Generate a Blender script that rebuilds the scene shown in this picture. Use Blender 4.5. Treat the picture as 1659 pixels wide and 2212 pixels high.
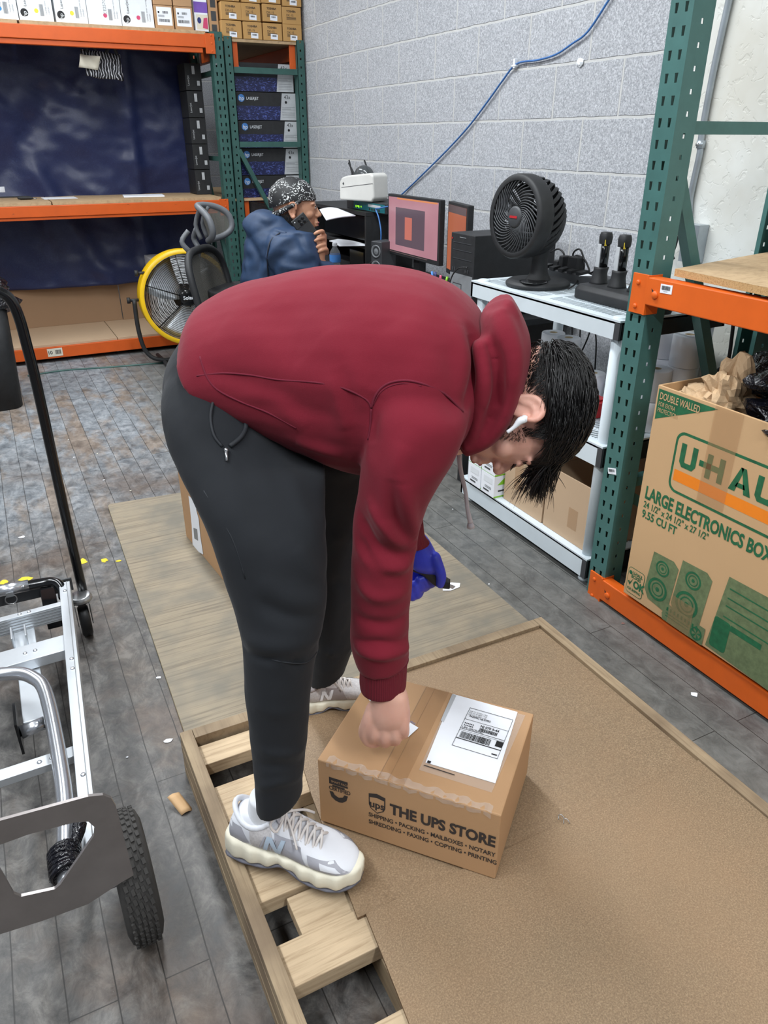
import bpy, bmesh, math, random
import numpy as np
from mathutils import Vector, Matrix, noise
from mathutils.bvhtree import BVHTree

for o in list(bpy.data.objects): bpy.data.objects.remove(o)
scn = bpy.context.scene
COL = scn.collection
rnd = random.Random(7)
PI = math.pi

# ---------------------------------------------------------------- camera
CAM = Vector((0, 0, 1.43)); FPX = 1613.18; CX, CY = 829.5, 1106.0
YAW, PIT, ROL = 0.47097, 0.46311, 0.001145
_f = Vector((math.sin(YAW)*math.cos(PIT), math.cos(YAW)*math.cos(PIT), -math.sin(PIT)))
_r = Vector((math.cos(YAW), -math.sin(YAW), 0)); _u = _r.cross(_f)
CR = _r*math.cos(ROL)+_u*math.sin(ROL); CU = -_r*math.sin(ROL)+_u*math.cos(ROL); CF = _f
cam = bpy.data.cameras.new('camera'); camo = bpy.data.objects.new('camera', cam); COL.objects.link(camo)
camo.matrix_world = Matrix(((CR.x, CU.x, -CF.x, CAM.x), (CR.y, CU.y, -CF.y, CAM.y), (CR.z, CU.z, -CF.z, CAM.z), (0, 0, 0, 1)))
cam.sensor_fit = 'VERTICAL'; cam.sensor_height = 24.0; cam.lens = 24.0*FPX/2212.0; cam.clip_start = 0.02
scn.camera = camo
scn.view_settings.view_transform = 'Standard'; scn.view_settings.look = 'None'
scn.view_settings.gamma = 1.0; scn.view_settings.use_curve_mapping = False
scn.view_settings.exposure = 0.0

# ---------------------------------------------------------------- light
W = bpy.data.worlds.new('world'); scn.world = W; W.use_nodes = True
W.node_tree.nodes['Background'].inputs[0].default_value = (0.80, 0.88, 1.0, 1)
W.node_tree.nodes['Background'].inputs[1].default_value = 0.33
def area(x, y, z, sx, sy, e, col=(0.93, 0.97, 1.0)):
    l = bpy.data.lights.new('ceiling_tube_light', 'AREA'); l.shape = 'RECTANGLE'; l.size = sx; l.size_y = sy
    l.energy = e; l.color = col
    o = bpy.data.objects.new('ceiling_tube_light', l); COL.objects.link(o); o.location = (x, y, z)
LAMPS = [(-1.1, 0.4, 3.3, 0.30, 2.4, 92), (0.75, 2.9, 3.3, 0.30, 2.4, 84), (-1.4, 3.6, 3.3, 0.30, 2.4, 80), (0.9, -1.6, 3.3, 0.30, 2.4, 84), (0.6, 5.6, 3.3, 0.30, 1.8, 46)]
for a in LAMPS: area(*a)

# ---------------------------------------------------------------- helpers
def at(px, py, x=None, y=None, z=None):
    d = CF + CR*((px-CX)/FPX) + CU*((CY-py)/FPX)
    t = (x-CAM.x)/d.x if x is not None else (y-CAM.y)/d.y if y is not None else (z-CAM.z)/d.z
    return CAM + d*t
def atL(px, py, L, D):
    d = CF + CR*((px-CX)/FPX) + CU*((CY-py)/FPX)
    return CAM + d*((D-CAM.dot(L))/d.dot(L))
def lin(c): return tuple(((v/255)/12.92 if v/255 <= .04045 else ((v/255+.055)/1.055)**2.4) for v in c)

class NT:
    def __init__(s, name):
        s.m = bpy.data.materials.new(name); s.m.use_nodes = True; s.t = s.m.node_tree
        s.b = s.t.nodes['Principled BSDF']
    def n(s, typ, **kw):
        x = s.t.nodes.new('ShaderNode'+typ)
        for k, v in kw.items():
            if k in x.inputs: s.set(x.inputs[k], v)
            else: setattr(x, k, v)
        return x
    def set(s, sock, v):
        if hasattr(v, 'bl_idname') or hasattr(v, 'is_linked'): s.t.links.new(v, sock)
        elif isinstance(v, (tuple, list)) and len(v) == 3 and sock.type == 'RGBA': sock.default_value = (*v, 1)
        else: sock.default_value = v
    def co(s): return s.n('TexCoord').outputs['Object']
    def map(s, scale=(1, 1, 1), loc=(0, 0, 0), rot=(0, 0, 0), src=None):
        m = s.n('Mapping'); s.set(m.inputs[0], src or s.co()); m.inputs['Scale'].default_value = scale
        m.inputs['Location'].default_value = loc; m.inputs['Rotation'].default_value = rot; return m.outputs[0]
    def noise(s, vec, scale, detail=4, rough=.6, dist=0):
        x = s.n('TexNoise'); s.set(x.inputs['Vector'], vec); x.inputs['Scale'].default_value = scale
        x.inputs['Detail'].default_value = detail; x.inputs['Roughness'].default_value = rough
        x.inputs['Distortion'].default_value = dist; return x.outputs['Fac']
    def ramp(s, fac, *stops, interp='LINEAR'):
        r = s.n('ValToRGB'); s.set(r.inputs[0], fac); r.color_ramp.interpolation = interp
        e = r.color_ramp.elements
        while len(e) < len(stops): e.new(.5)
        for k, (p, c) in enumerate(stops):
            e[k].position = p; e[k].color = (*(c if isinstance(c, tuple) else (c, c, c)), 1)
        return r.outputs[0]
    def mix(s, fac, a, b, mode='MIX'):
        x = s.n('Mix', data_type='RGBA', blend_type=mode)
        s.set(x.inputs[0], fac); s.set(x.inputs[6], a); s.set(x.inputs[7], b); return x.outputs[2]
    def math(s, op, a, b=0.0):
        x = s.n('Math', operation=op); s.set(x.inputs[0], a); s.set(x.inputs[1], b); return x.outputs[0]
    def bump(s, h, strength=.3, dist=.002):
        x = s.n('Bump'); s.set(x.inputs['Height'], h); x.inputs['Strength'].default_value = strength
        x.inputs['Distance'].default_value = dist; s.t.links.new(x.outputs[0], s.b.inputs['Normal'])
    def fin(s, col, rough=.6, metal=0.0, **kw):
        s.set(s.b.inputs['Base Color'], col); s.set(s.b.inputs['Roughness'], rough); s.set(s.b.inputs['Metallic'], metal)
        for k, v in kw.items(): s.set(s.b.inputs[k.replace('_', ' ')], v)
        return s.m

def simple(name, c, rough=.6, metal=0., var=.12, vs=14, bump=0., bs=200, bd=.001, **kw):
    n = NT(name); c = lin(c); v = n.co(); f = n.noise(v, vs, 5)
    d = tuple(x*(1-var) for x in c); l = tuple(min(1, x*(1+var)) for x in c)
    col = n.ramp(f, (.3, d), (.7, l))
    if bump: n.bump(n.noise(v, bs, 3), bump, bd)
    return n.fin(col, rough, metal, **kw)
def scuffed(name, c, c2, thr=.62, rough=.45):
    n = NT(name); v = n.co(); f = n.noise(n.map((6, 6, 18)), 1.6, 8, .7); g = n.noise(v, 9, 5)
    m = n.ramp(f, (thr, 0.), (thr+.06, 1.))
    base = n.ramp(g, (.3, tuple(x*.88 for x in lin(c))), (.7, lin(c)))
    n.bump(g, .15, .001)
    return n.fin(n.mix(m, base, lin(c2)), rough)
def glow(name, c, e, tex=False):
    n = NT(name); n.fin((0.02, 0.02, 0.02), .3); n.set(n.b.inputs['Emission Color'], lin(c)); n.b.inputs['Emission Strength'].default_value = e
    return n.m

M = {}
def S(k, *a, **kw): M[k] = simple(k, *a, **kw)
S('green', (66, 108, 104), .42, var=.12, bump=.1, bs=60); S('green_dark', (52, 90, 84), .45, var=.18)
M['orange'] = scuffed('orange', (226, 100, 24), (120, 78, 62), .66); M['orange2'] = scuffed('orange2', (214, 92, 26), (104, 62, 40), .64)
S('black', (24, 25, 27), .45, var=.25); S('blackm', (34, 35, 37), .6, var=.25, vs=30, bump=.2, bs=80); S('blackg', (16, 17, 19), .16, var=.1)
S('rubber', (52, 50, 48), .85, var=.25, bump=.3, bs=120); S('dgrey', (62, 64, 67), .5); S('grey', (128, 131, 134), .5); S('lgrey', (186, 189, 192), .5)
S('white', (226, 230, 234), .5, var=.04); S('paper', (238, 241, 247), .7, var=.02); S('shelf', (206, 216, 222), .42, var=.06, vs=5)
S('cream', (222, 216, 198), .6, var=.05); S('printer', (206, 205, 200), .45, var=.04)
S('alu', (208, 213, 218), .36, .75, var=.08, vs=6, bump=.05, bs=300); S('alu_tube', (205, 208, 214), .24, .9, var=.05)
S('steel', (150, 144, 142), .36, .8, var=.16, vs=7); S('zinc', (176, 178, 180), .3, .9)
S('yellow', (236, 190, 20), .35, var=.06); S('green_print', (30, 98, 62), .7, var=.25, vs=40); S('green_print2', (104, 118, 82), .75, var=.22, vs=60)
S('orange_print', (238, 132, 22), .7, var=.05); S('ink', (52, 46, 44), .7, var=.12); S('inkb', (30, 30, 32), .7)
S('limegreen', (140, 205, 50), .45, var=.05); S('bluecable', (58, 108, 170), .4); S('bluelogo', (70, 130, 200), .5); S('navyprint', (40, 50, 110), .45, var=.5, vs=60)
S('purple', (120, 85, 175), .5); S('redbox', (176, 38, 44), .4); S('magenta', (205, 70, 110), .5); S('cyan', (40, 130, 190), .5); S('yellowdot', (235, 205, 60), .5)
S('chair_grey', (98, 101, 105), .5); S('navy', (34, 56, 86), .62, var=.15, vs=20, bump=.25, bs=45, bd=.003)
S('glove', (50, 62, 196), .42, var=.12, vs=30, bump=.3, bs=90); S('sock', (232, 234, 238), .8); S('sole', (226, 220, 200), .6, var=.06)
S('shoe_white', (224, 226, 232), .55, var=.04); S('shoe_grey', (168, 168, 176), .6, var=.1); S('shoe_mesh', (196, 192, 192), .8, var=.15, vs=220); S('shoe_taupe', (160, 152, 152), .8, var=.12)
S('shoe_dark', (96, 96, 106), .6); S('lace', (220, 214, 210), .8); S('lace_dark', (140, 122, 118), .8); S('cord', (205, 200, 206), .8)
S('rubber_cable', (22, 22, 24), .5); S('galv', (170, 178, 184), .35, .6, var=.1); S('teal', (16, 104, 112), .5); S('led', (150, 255, 40), .5)
S('hair', (13, 11, 11), .42, var=.3); S('hairbrown', (62, 54, 48), .6); S('lip', (178, 108, 104), .5); S('eyew', (225, 220, 215), .3); S('iris', (40, 28, 22), .3)
S('greenboxlid', (60, 110, 52), .5); S('yellowpaint', (214, 188, 46), .7, var=.2); S('beige', (196, 176, 140), .7)
M['led'] = glow('led', (150, 255, 40), 1.5)

def cardboard(name, c, flute=0.):
    n = NT(name); v = n.co(); a = n.noise(v, 3, 4); b = n.noise(v, 420, 3, .7); c = lin(c)
    col = n.mix(n.math('MULTIPLY', a, .5), c, tuple(x*.72 for x in c)); col = n.mix(n.ramp(b, (.62, 0.), (.72, .35)), col, tuple(x*.6 for x in c))
    n.bump(n.noise(v, 60, 3), .08, .001); return n.fin(col, .72)
M['kraft'] = cardboard('kraft', (188, 148, 108)); M['kraft2'] = cardboard('kraft2', (206, 168, 124)); M['kraft3'] = cardboard('kraft3', (196, 168, 138))
M['kraft_toshiba'] = cardboard('kraft_toshiba', (196, 152, 92)); M['kraft_dark'] = cardboard('kraft_dark', (158, 126, 96)); M['kraft_in'] = cardboard('kraft_in', (150, 112, 76))
n = NT('packing_tape'); M['tape'] = n.fin(lin((186, 146, 104)), .14); n.b.inputs['Alpha'].default_value = .3
n = NT('clear_tape'); M['cleartape'] = n.fin(lin((225, 215, 205)), .1); n.b.inputs['Alpha'].default_value = .28

# wood grain: long axis of grain given by scale triple
def wood(name, c1, c2, sc, rough=.7, knots=True, stain=None):
    n = NT(name); v = n.map(sc); g = n.noise(v, 1, 6, .65, .6); w = n.noise(n.co(), 5, 3)
    col = n.ramp(g, (.3, lin(c2)), (.52, lin(c1)), (.75, tuple(min(1, x*1.12) for x in lin(c1))))
    if stain: col = n.mix(n.ramp(w, (.42, 0.), (.68, .85)), col, lin(stain))
    n.bump(g, .25, .002); return n.fin(col, rough)
M['pine'] = wood('pine', (192, 169, 138), (160, 136, 106), (6, 110, 60)); M['pinex'] = wood('pinex', (204, 176, 138), (166, 136, 100), (5, 90, 60))
M['piney'] = wood('piney', (160, 140, 112), (130, 110, 86), (120, 5, 60), stain=(112, 94, 74)); M['particle'] = wood('particle', (196, 158, 108), (150, 108, 62), (300, 300, 300))
M['deckboard'] = wood('deckboard', (186, 158, 122), (166, 138, 104), (30, 60, 30))
M['plytop'] = wood('plytop', (144, 132, 112), (108, 98, 84), (3, 110, 40), stain=(112, 108, 98)); M['plyedge'] = wood('plyedge', (196, 176, 138), (160, 138, 104), (20, 20, 500))
n = NT('hardboard'); v = n.co()
b = n.noise(v, 330, 4, .7); a = n.noise(v, 2.2, 5)
col = n.ramp(b, (.3, lin((110, 92, 72))), (.5, lin((136, 115, 90))), (.72, lin((168, 146, 116))))
col = n.mix(n.ramp(a, (.35, .0), (.7, .45)), col, lin((158, 126, 94))); n.bump(b, .1, .0006); M['hardboard'] = n.fin(col, .55)
M['hardedge'] = simple('hardedge', (110, 84, 58), .8)

# block wall (plane x = const): courses 0.2032, blocks 0.4064
n = NT('block_wall'); sx = n.n('SeparateXYZ'); n.set(sx.inputs[0], n.co())
cb = n.n('CombineXYZ'); n.set(cb.inputs[0], n.math('ADD', sx.outputs[1], -3.345+4.064+0.2032)); n.set(cb.inputs[1], n.math('ADD', sx.outputs[2], -1.105+2.032))
wob = n.noise(n.co(), 9, 3); vv = n.n('VectorMath', operation='ADD'); n.set(vv.inputs[0], cb.outputs[0])
wv = n.n('VectorMath', operation='SCALE'); wc = n.n('TexNoise'); n.set(wc.inputs['Vector'], n.co()); wc.inputs['Scale'].default_value = 12
n.set(wv.inputs[0], wc.outputs['Color']); wv.inputs['Scale'].default_value = .008; n.set(vv.inputs[1], wv.outputs[0])
br = n.n('TexBrick'); n.set(br.inputs['Vector'], vv.outputs[0]); br.offset = .5; br.inputs['Scale'].default_value = 1
br.inputs['Brick Width'].default_value = .4064; br.inputs['Row Height'].default_value = .2032; br.inputs['Mortar Size'].default_value = .0062; br.inputs['Mortar Smooth'].default_value = .35
br.inputs['Color1'].default_value = (*lin((160, 163, 168)), 1); br.inputs['Color2'].default_value = (*lin((184, 186, 190)), 1); br.inputs['Mortar'].default_value = (*lin((196, 196, 194)), 1)
sp = n.noise(n.co(), 150, 3, .8); big = n.noise(n.co(), 1.1, 4)
col = n.mix(n.math('SUBTRACT', 1.0, br.outputs['Fac']), br.outputs['Color'], n.mix(.75, br.outputs['Color'], n.ramp(sp, (.32, lin((112, 114, 118))), (.5, lin((168, 170, 175))), (.7, lin((226, 228, 232))))), 'MIX')
col = n.mix(n.ramp(big, (.5, 0.), (.75, .35)), col, lin((188, 192, 200)))
h = n.math('ADD', n.math('MULTIPLY', sp, .25), n.math('MULTIPLY', br.outputs['Fac'], -.4)); n.bump(h, .9, .008); M['block'] = n.fin(col, .85)
n = NT('plaster'); v = n.co(); f = n.noise(v, 30, 5, .55, .8); g = n.noise(v, 2.5, 4)
n.bump(n.ramp(f, (.34, 0.), (.44, 1.)), .35, .004); M['plaster'] = n.fin(n.ramp(g, (.35, lin((206, 204, 194))), (.65, lin((226, 228, 224)))), .6)
# plank floor along y
n = NT('plank_floor'); sx = n.n('SeparateXYZ'); n.set(sx.inputs[0], n.co()); cb = n.n('CombineXYZ'); n.set(cb.inputs[0], n.math('ADD', sx.outputs[1], 20.13)); n.set(cb.inputs[1], n.math('ADD', sx.outputs[0], 8.65-.03))
wc = n.n('TexNoise'); n.set(wc.inputs['Vector'], n.co()); wc.inputs['Scale'].default_value = 5; wv = n.n('VectorMath', operation='SCALE'); n.set(wv.inputs[0], wc.outputs['Color']); wv.inputs['Scale'].default_value = .006
vv = n.n('VectorMath', operation='ADD'); n.set(vv.inputs[0], cb.outputs[0]); n.set(vv.inputs[1], wv.outputs[0])
br = n.n('TexBrick'); n.set(br.inputs['Vector'], vv.outputs[0]); br.offset = .37; br.offset_frequency = 2; br.inputs['Scale'].default_value = 1
br.inputs['Brick Width'].default_value = 1.35; br.inputs['Row Height'].default_value = .0865; br.inputs['Mortar Size'].default_value = .0013; br.inputs['Mortar Smooth'].default_value = .1
br.inputs['Color1'].default_value = (0, 0, 0, 1); br.inputs['Color2'].default_value = (1, 1, 1, 1); br.inputs['Mortar'].default_value = (.5, .5, .5, 1)
blot = n.noise(n.map((2.6, 1.1, 1)), 1.3, 8, .68, .3); fine = n.noise(n.map((18, 13, 1)), 1, 8, .74, .5); sp = n.noise(n.co(), 190, 3, .7); mid = n.noise(n.co(), 1.7, 6, .65); pit = n.noise(n.map((18, 45, 1)), 1.4, 3, .6)
paint = n.ramp(fine, (.36, lin((96, 102, 108))), (.5, lin((132, 138, 143))), (.64, lin((158, 162, 166))))
bare = n.ramp(fine, (.32, lin((96, 82, 68))), (.52, lin((136, 116, 96))), (.74, lin((160, 142, 122))))
dirt = n.ramp(fine, (.36, lin((46, 43, 40))), (.5, lin((76, 72, 68))), (.64, lin((108, 104, 99))))
f1 = n.math('ADD', blot, n.math('MULTIPLY', n.math('SUBTRACT', br.outputs['Color'], .5), .16))
col = n.mix(n.ramp(f1, (.48, 0.), (.60, .75)), paint, bare); col = n.mix(n.ramp(pit, (.62, 0.), (.68, .6)), col, lin((58, 58, 60)))
near = n.math('ADD', n.math('MULTIPLY', sx.outputs[1], -.20), n.math('ADD', mid, .42))
col = n.mix(n.ramp(near, (.05, 0.), (.42, .9)), col, n.mix(n.ramp(mid, (.5, 0.), (.6, .7)), dirt, n.ramp(fine, (.3, lin((66, 52, 42))), (.7, lin((108, 90, 76))))))
col = n.mix(n.ramp(sx.outputs[0], (.55, 0.), (.85, .85)), col, n.mix(.5, n.ramp(mid, (.35, lin((84, 86, 86))), (.65, lin((112, 112, 108)))), n.ramp(fine, (.36, lin((70, 70, 68))), (.64, lin((124, 124, 120))))))
col = n.mix(n.ramp(sp, (.70, 0.), (.78, .5)), col, lin((180, 180, 174)))
col = n.mix(n.math('MULTIPLY', br.outputs['Fac'], .8), col, lin((30, 28, 26)))
h = n.math('ADD', n.math('MULTIPLY', fine, .35), n.math('MULTIPLY', br.outputs['Fac'], -1.)); n.bump(h, .45, .002)
M['floor'] = n.fin(col, n.ramp(fine, (.3, .38), (.7, .62)))
# fabrics
n = NT('maroon_fleece'); v = n.co(); a = n.noise(v, 6, 4); w = n.noise(v, 700, 2); fz = n.noise(n.map((1, 1, 1)), 22, 5, .6)
n.bump(n.math('ADD', n.math('MULTIPLY', w, .3), fz), .22, .004); c = lin((118, 14, 36))
M['maroon'] = n.fin(n.mix(n.ramp(a, (.3, .0), (.7, .5)), c, tuple(x*.8 for x in c)), .95, Sheen_Weight=.06, Sheen_Roughness=.4)
n = NT('maroon_rib'); wv = n.n('TexWave'); n.set(wv.inputs[0], n.map((1, 1, 0))); wv.inputs['Scale'].default_value = 90; n.bump(wv.outputs['Fac'], .5, .002); M['maroon_rib'] = n.fin(lin((108, 14, 34)), .9)
n = NT('black_jersey'); v = n.co(); fz = n.noise(n.map((1, 1, .6)), 14, 5, .6); n.bump(fz, .25, .006); c = lin((20, 24, 30))
M['jogger'] = n.fin(n.mix(n.noise(v, 7, 4), c, tuple(x*.7 for x in c)), .9, Sheen_Weight=.05, Sheen_Roughness=.4)
n = NT('blue_tarp'); v = n.co(); f = n.noise(v, 5, 8, .6, 1.); g = n.noise(v, 38, 6, .6, 1.5); r = n.ramp(g, (.49, 0.), (.5, 1.), (.515, 0.))
n.bump(n.math('ADD', f, n.math('MULTIPLY', g, .25)), .3, .008); c = lin((34, 44, 88))
M['tarp'] = n.fin(n.mix(n.math('MULTIPLY', r, .35), n.mix(n.noise(v, 2.5, 4), c, tuple(x*.55 for x in c)), lin((70, 84, 130))), .42)
n = NT('trash_plastic'); n.bump(n.noise(n.co(), 16, 4, .6, 1.5), .9, .02); M['bag'] = n.fin(lin((16, 16, 22)), .16)
n = NT('skin'); v = n.co(); a = n.noise(v, 9, 4); c1, c2 = lin((230, 184, 164)), lin((216, 158, 140)); n.bump(n.noise(v, 300, 3), .08, .001)
M['skin'] = n.fin(n.ramp(a, (.3, c1), (.7, c2)), .48, Subsurface_Weight=.12, Subsurface_Radius=(.012, .004, .002))
n = NT('skin_tan'); v = n.co(); a = n.noise(v, 9, 4); c1, c2 = lin((196, 146, 116)), lin((176, 122, 96)); M['skin2'] = n.fin(n.ramp(a, (.3, c1), (.7, c2)), .5)
n = NT('bandana'); v = n.co(); vo = n.n('TexVoronoi'); n.set(vo.inputs['Vector'], v); vo.inputs['Scale'].default_value = 34; wvn = n.n('TexWave', wave_type='RINGS'); n.set(wvn.inputs[0], vo.outputs['Position']); 
rr = n.ramp(n.math('FRACT', n.math('MULTIPLY', vo.outputs['Distance'], 3.4)), (.0, 0.), (.55, 0.), (.62, 1.), (.82, 1.), (.88, 0.)); g = n.noise(v, 17, 3); mk = n.ramp(g, (.44, 0.), (.5, 1.)); h = n.noise(v, 150, 2)
M['bandana'] = n.fin(n.mix(n.math('MULTIPLY', n.math('MULTIPLY', rr, mk), n.ramp(h, (.42, 0.), (.5, 1.))), lin((26, 27, 29)), lin((225, 228, 228))), .6)
n = NT('chair_mesh'); n.fin(lin((92, 90, 84)), .8); ck = n.n('TexChecker'); n.set(ck.inputs[0], n.co()); ck.inputs['Scale'].default_value = 420; n.set(n.b.inputs['Alpha'], n.math('ADD', n.math('MULTIPLY', ck.outputs['Fac'], .35), .6)); M['chairmesh'] = n.m
n = NT('clear_plastic'); n.fin(lin((235, 240, 245)), .05, 0.); n.b.inputs['Transmission Weight'].default_value = .9; n.b.inputs['IOR'].default_value = 1.33; M['clear'] = n.m
n = NT('smoke_plastic'); n.fin(lin((70, 74, 76)), .15); n.b.inputs['Alpha'].default_value = .75; M['smoke'] = n.m
def screen(name, c, c2, e):
    n = NT(name); n.fin((.01, .01, .01), .25); f = n.noise(n.map((1, 1, 1)), 3, 2); n.set(n.b.inputs['Emission Color'], n.ramp(f, (.35, lin(c)), (.65, lin(c2)))); n.b.inputs['Emission Strength'].default_value = e; return n.m
M['scr1'] = screen('screen_pink', (204, 148, 160), (190, 134, 148), .8); M['scr2'] = screen('screen_orange', (200, 110, 78), (206, 120, 84), .7); M['scr_dark'] = glow('screen_window', (104, 84, 100), .7); M['scr_darkl'] = glow('screen_window_photo', (214, 120, 106), .8); M['scr_top'] = glow('screen_bar', (240, 150, 90), .8); M['scr_grey'] = glow('screen_grey', (110, 90, 92), .6)
n = NT('code_print'); v = n.map((70, 70, 150)); g = n.noise(v, 1, 3, .7); M['code'] = n.fin(n.mix(n.ramp(g, (.55, 0.), (.62, .75)), lin((26, 32, 74)), lin((96, 112, 190))), .35)
n = NT('bag_print'); v = n.co(); wv = n.n('TexWave', wave_profile='SAW'); n.set(wv.inputs[0], v); wv.inputs['Scale'].default_value = 18; wv.inputs['Distortion'].default_value = 9; M['bagprint'] = n.fin(n.mix(n.ramp(wv.outputs['Fac'], (.68, 0.), (.72, 1.)), lin((20, 20, 26)), lin((190, 190, 196))), .7)
n = NT('brown_paper'); n.bump(n.noise(n.co(), 22, 4, .5, 1.), .6, .01); M['brownpaper'] = n.fin(lin((196, 166, 130)), .8)

# ---------------------------------------------------------------- mesh builder
_txt = {}
def text_mesh(s, bold=.0):
    k = (s, bold)
    if k not in _txt:
        c = bpy.data.curves.new('t', 'FONT'); c.body = s; c.size = 1; c.offset = bold; c.resolution_u = 3; c.fill_mode = 'FRONT'
        o = bpy.data.objects.new('t', c); COL.objects.link(o); bpy.context.view_layer.update()
        me = o.evaluated_get(bpy.context.evaluated_depsgraph_get()).to_mesh()
        _txt[k] = ([tuple(v.co) for v in me.vertices], [tuple(p.vertices) for p in me.polygons])
        bpy.data.objects.remove(o); bpy.data.curves.remove(c)
    return _txt[k]
def frame(d):
    d = Vector(d).normalized(); a = Vector((0, 0, 1)) if abs(d.z) < .9 else Vector((1, 0, 0))
    u = d.cross(a).normalized(); return u, d.cross(u).normalized(), d
def catmull(P, k):
    out = []; n = len(P)
    for i in range(n-1):
        p0, p1, p2, p3 = P[max(i-1, 0)], P[i], P[i+1], P[min(i+2, n-1)]
        for j in range(k):
            t = j/k; out.append(.5*((2*p1)+(p2-p0)*t+(2*p0-5*p1+4*p2-p3)*t*t+(3*p1-p0-3*p2+p3)*t**3))
    out.append(P[-1]); return out
class MB:
    def __init__(s, X=None): s.v = []; s.f = []; s.m = []; s.mats = []; s.X = X; s.sm = []
    def mi(s, m):
        if m not in s.mats: s.mats.append(m)
        return s.mats.index(m)
    def add(s, vs, fs, m, smooth=False):
        b = len(s.v)
        for p in vs:
            p = Vector(p); s.v.append(s.X @ p if s.X else p)
        k = s.mi(m)
        for f in fs: s.f.append([b+i for i in f]); s.m.append(k); s.sm.append(smooth)
        return s
    def box(s, a, b, m):
        (x0, y0, z0), (x1, y1, z1) = a, b
        x0, x1 = min(x0, x1), max(x0, x1); y0, y1 = min(y0, y1), max(y0, y1); z0, z1 = min(z0, z1), max(z0, z1)
        return s.add([(x0, y0, z0), (x1, y0, z0), (x1, y1, z0), (x0, y1, z0), (x0, y0, z1), (x1, y0, z1), (x1, y1, z1), (x0, y1, z1)],
                     [(0, 3, 2, 1), (4, 5, 6, 7), (0, 1, 5, 4), (1, 2, 6, 5), (2, 3, 7, 6), (3, 0, 4, 7)], m)
    def bar(s, a, b, w, h, m, up=(0, 0, 1)):     # rectangular bar between two points; w sideways, h along up
        a, b = Vector(a), Vector(b); d = (b-a).normalized(); u = Vector(up); u = (u-d*u.dot(d)).normalized(); r = d.cross(u)
        vs = [p+r*(w/2*i)+u*(h/2*j) for p in (a, b) for i, j in ((-1, -1), (1, -1), (1, 1), (-1, 1))]
        return s.add(vs, [(0, 1, 2, 3), (7, 6, 5, 4), (0, 4, 5, 1), (1, 5, 6, 2), (2, 6, 7, 3), (3, 7, 4, 0)], m)
    def tube(s, P, r, m, n=10, closed=False, caps=True, sub=0):
        P = [Vector(p) for p in P]; R = list(r) if hasattr(r, '__len__') else [r]*len(P)
        if sub:
            Q = catmull([Vector((*p, rr)) for p, rr in zip(P, R)], sub); P = [q.to_3d() for q in Q]; R = [q[3] for q in Q]
        N = len(P); vs = []; up = None
        for i, p in enumerate(P):
            t = (P[(i+1) % N]-P[i-1]) if closed else (P[min(i+1, N-1)]-P[max(i-1, 0)])
            t = t.normalized() if t.length > 1e-9 else Vector((0, 0, 1))
            if up is None: up = frame(t)[0]
            up = (up-t*up.dot(t)); up = up.normalized() if up.length > 1e-6 else frame(t)[0]
            w = t.cross(up)
            vs += [p+(up*math.cos(2*PI*k/n)+w*math.sin(2*PI*k/n))*R[i] for k in range(n)]
        fs = []
        for i in range(N if closed else N-1):
            j = (i+1) % N
            fs += [(i*n+k, i*n+(k+1) % n, j*n+(k+1) % n, j*n+k) for k in range(n)]
        if caps and not closed: fs += [tuple(range(n-1, -1, -1)), tuple((N-1)*n+k for k in range(n))]
        return s.add(vs, fs, m, True)
    def cyl(s, a, b, r, m, n=20, r2=None):
        return s.tube([a, b], [r, r if r2 is None else r2], m, n)
    def lathe(s, c, axis, prof, m, n=24, smooth=True):   # prof: (radius, distance along axis)
        u, w, d = frame(axis); c = Vector(c); vs = [c+d*z+(u*math.cos(2*PI*k/n)+w*math.sin(2*PI*k/n))*max(r, 1e-5) for r, z in prof for k in range(n)]
        fs = [(i*n+k, i*n+(k+1) % n, (i+1)*n+(k+1) % n, (i+1)*n+k) for i in range(len(prof)-1) for k in range(n)]
        return s.add(vs, fs, m, smooth)
    def ell(s, c, r, m, n=20, R=None):
        c = Vector(c); vs = []; fs = []; h = n//2
        for i in range(h+1):
            for k in range(n):
                p = Vector((math.sin(PI*i/h)*math.cos(2*PI*k/n)*r[0], math.sin(PI*i/h)*math.sin(2*PI*k/n)*r[1], math.cos(PI*i/h)*r[2]))
                vs.append(c+(R @ p if R else p))
        fs = [(i*n+k, (i+1)*n+k, (i+1)*n+(k+1) % n, i*n+(k+1) % n) for i in range(h) for k in range(n)]
        return s.add(vs, fs, m, True)
    def loft(s, secs, m, n=28, sub=5, e=1.0):
        Q = [[Vector(x) for x in sc] for sc in secs]
        if sub: C, U, V = (catmull([q[k] for q in Q], sub) for k in range(3))
        else: C, U, V = ([q[k] for q in Q] for k in range(3))
        vs = []
        for c, u, v in zip(C, U, V):
            for k in range(n):
                a = 2*PI*k/n; ca, sa = math.cos(a), math.sin(a)
                vs.append(c+u*(math.copysign(abs(ca)**e, ca))+v*(math.copysign(abs(sa)**e, sa)))
        N = len(C); fs = [(i*n+k, i*n+(k+1) % n, (i+1)*n+(k+1) % n, (i+1)*n+k) for i in range(N-1) for k in range(n)]
        fs += [tuple(range(n-1, -1, -1)), tuple((N-1)*n+k for k in range(n))]
        return s.add(vs, fs, m, True)
    def prism(s, pts, o, ux, uy, th, m):       # polygon in plane (o, ux, uy) thickened by th along ux x uy
        o, ux, uy = Vector(o), Vector(ux), Vector(uy); nz = ux.cross(uy).normalized()*th; n = len(pts)
        A = [o+ux*x+uy*y for x, y in pts]; vs = A+[p+nz for p in A]
        return s.add(vs, [tuple(range(n-1, -1, -1)), tuple(range(n, 2*n))]+[(i, (i+1) % n, n+(i+1) % n, n+i) for i in range(n)], m)
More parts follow.
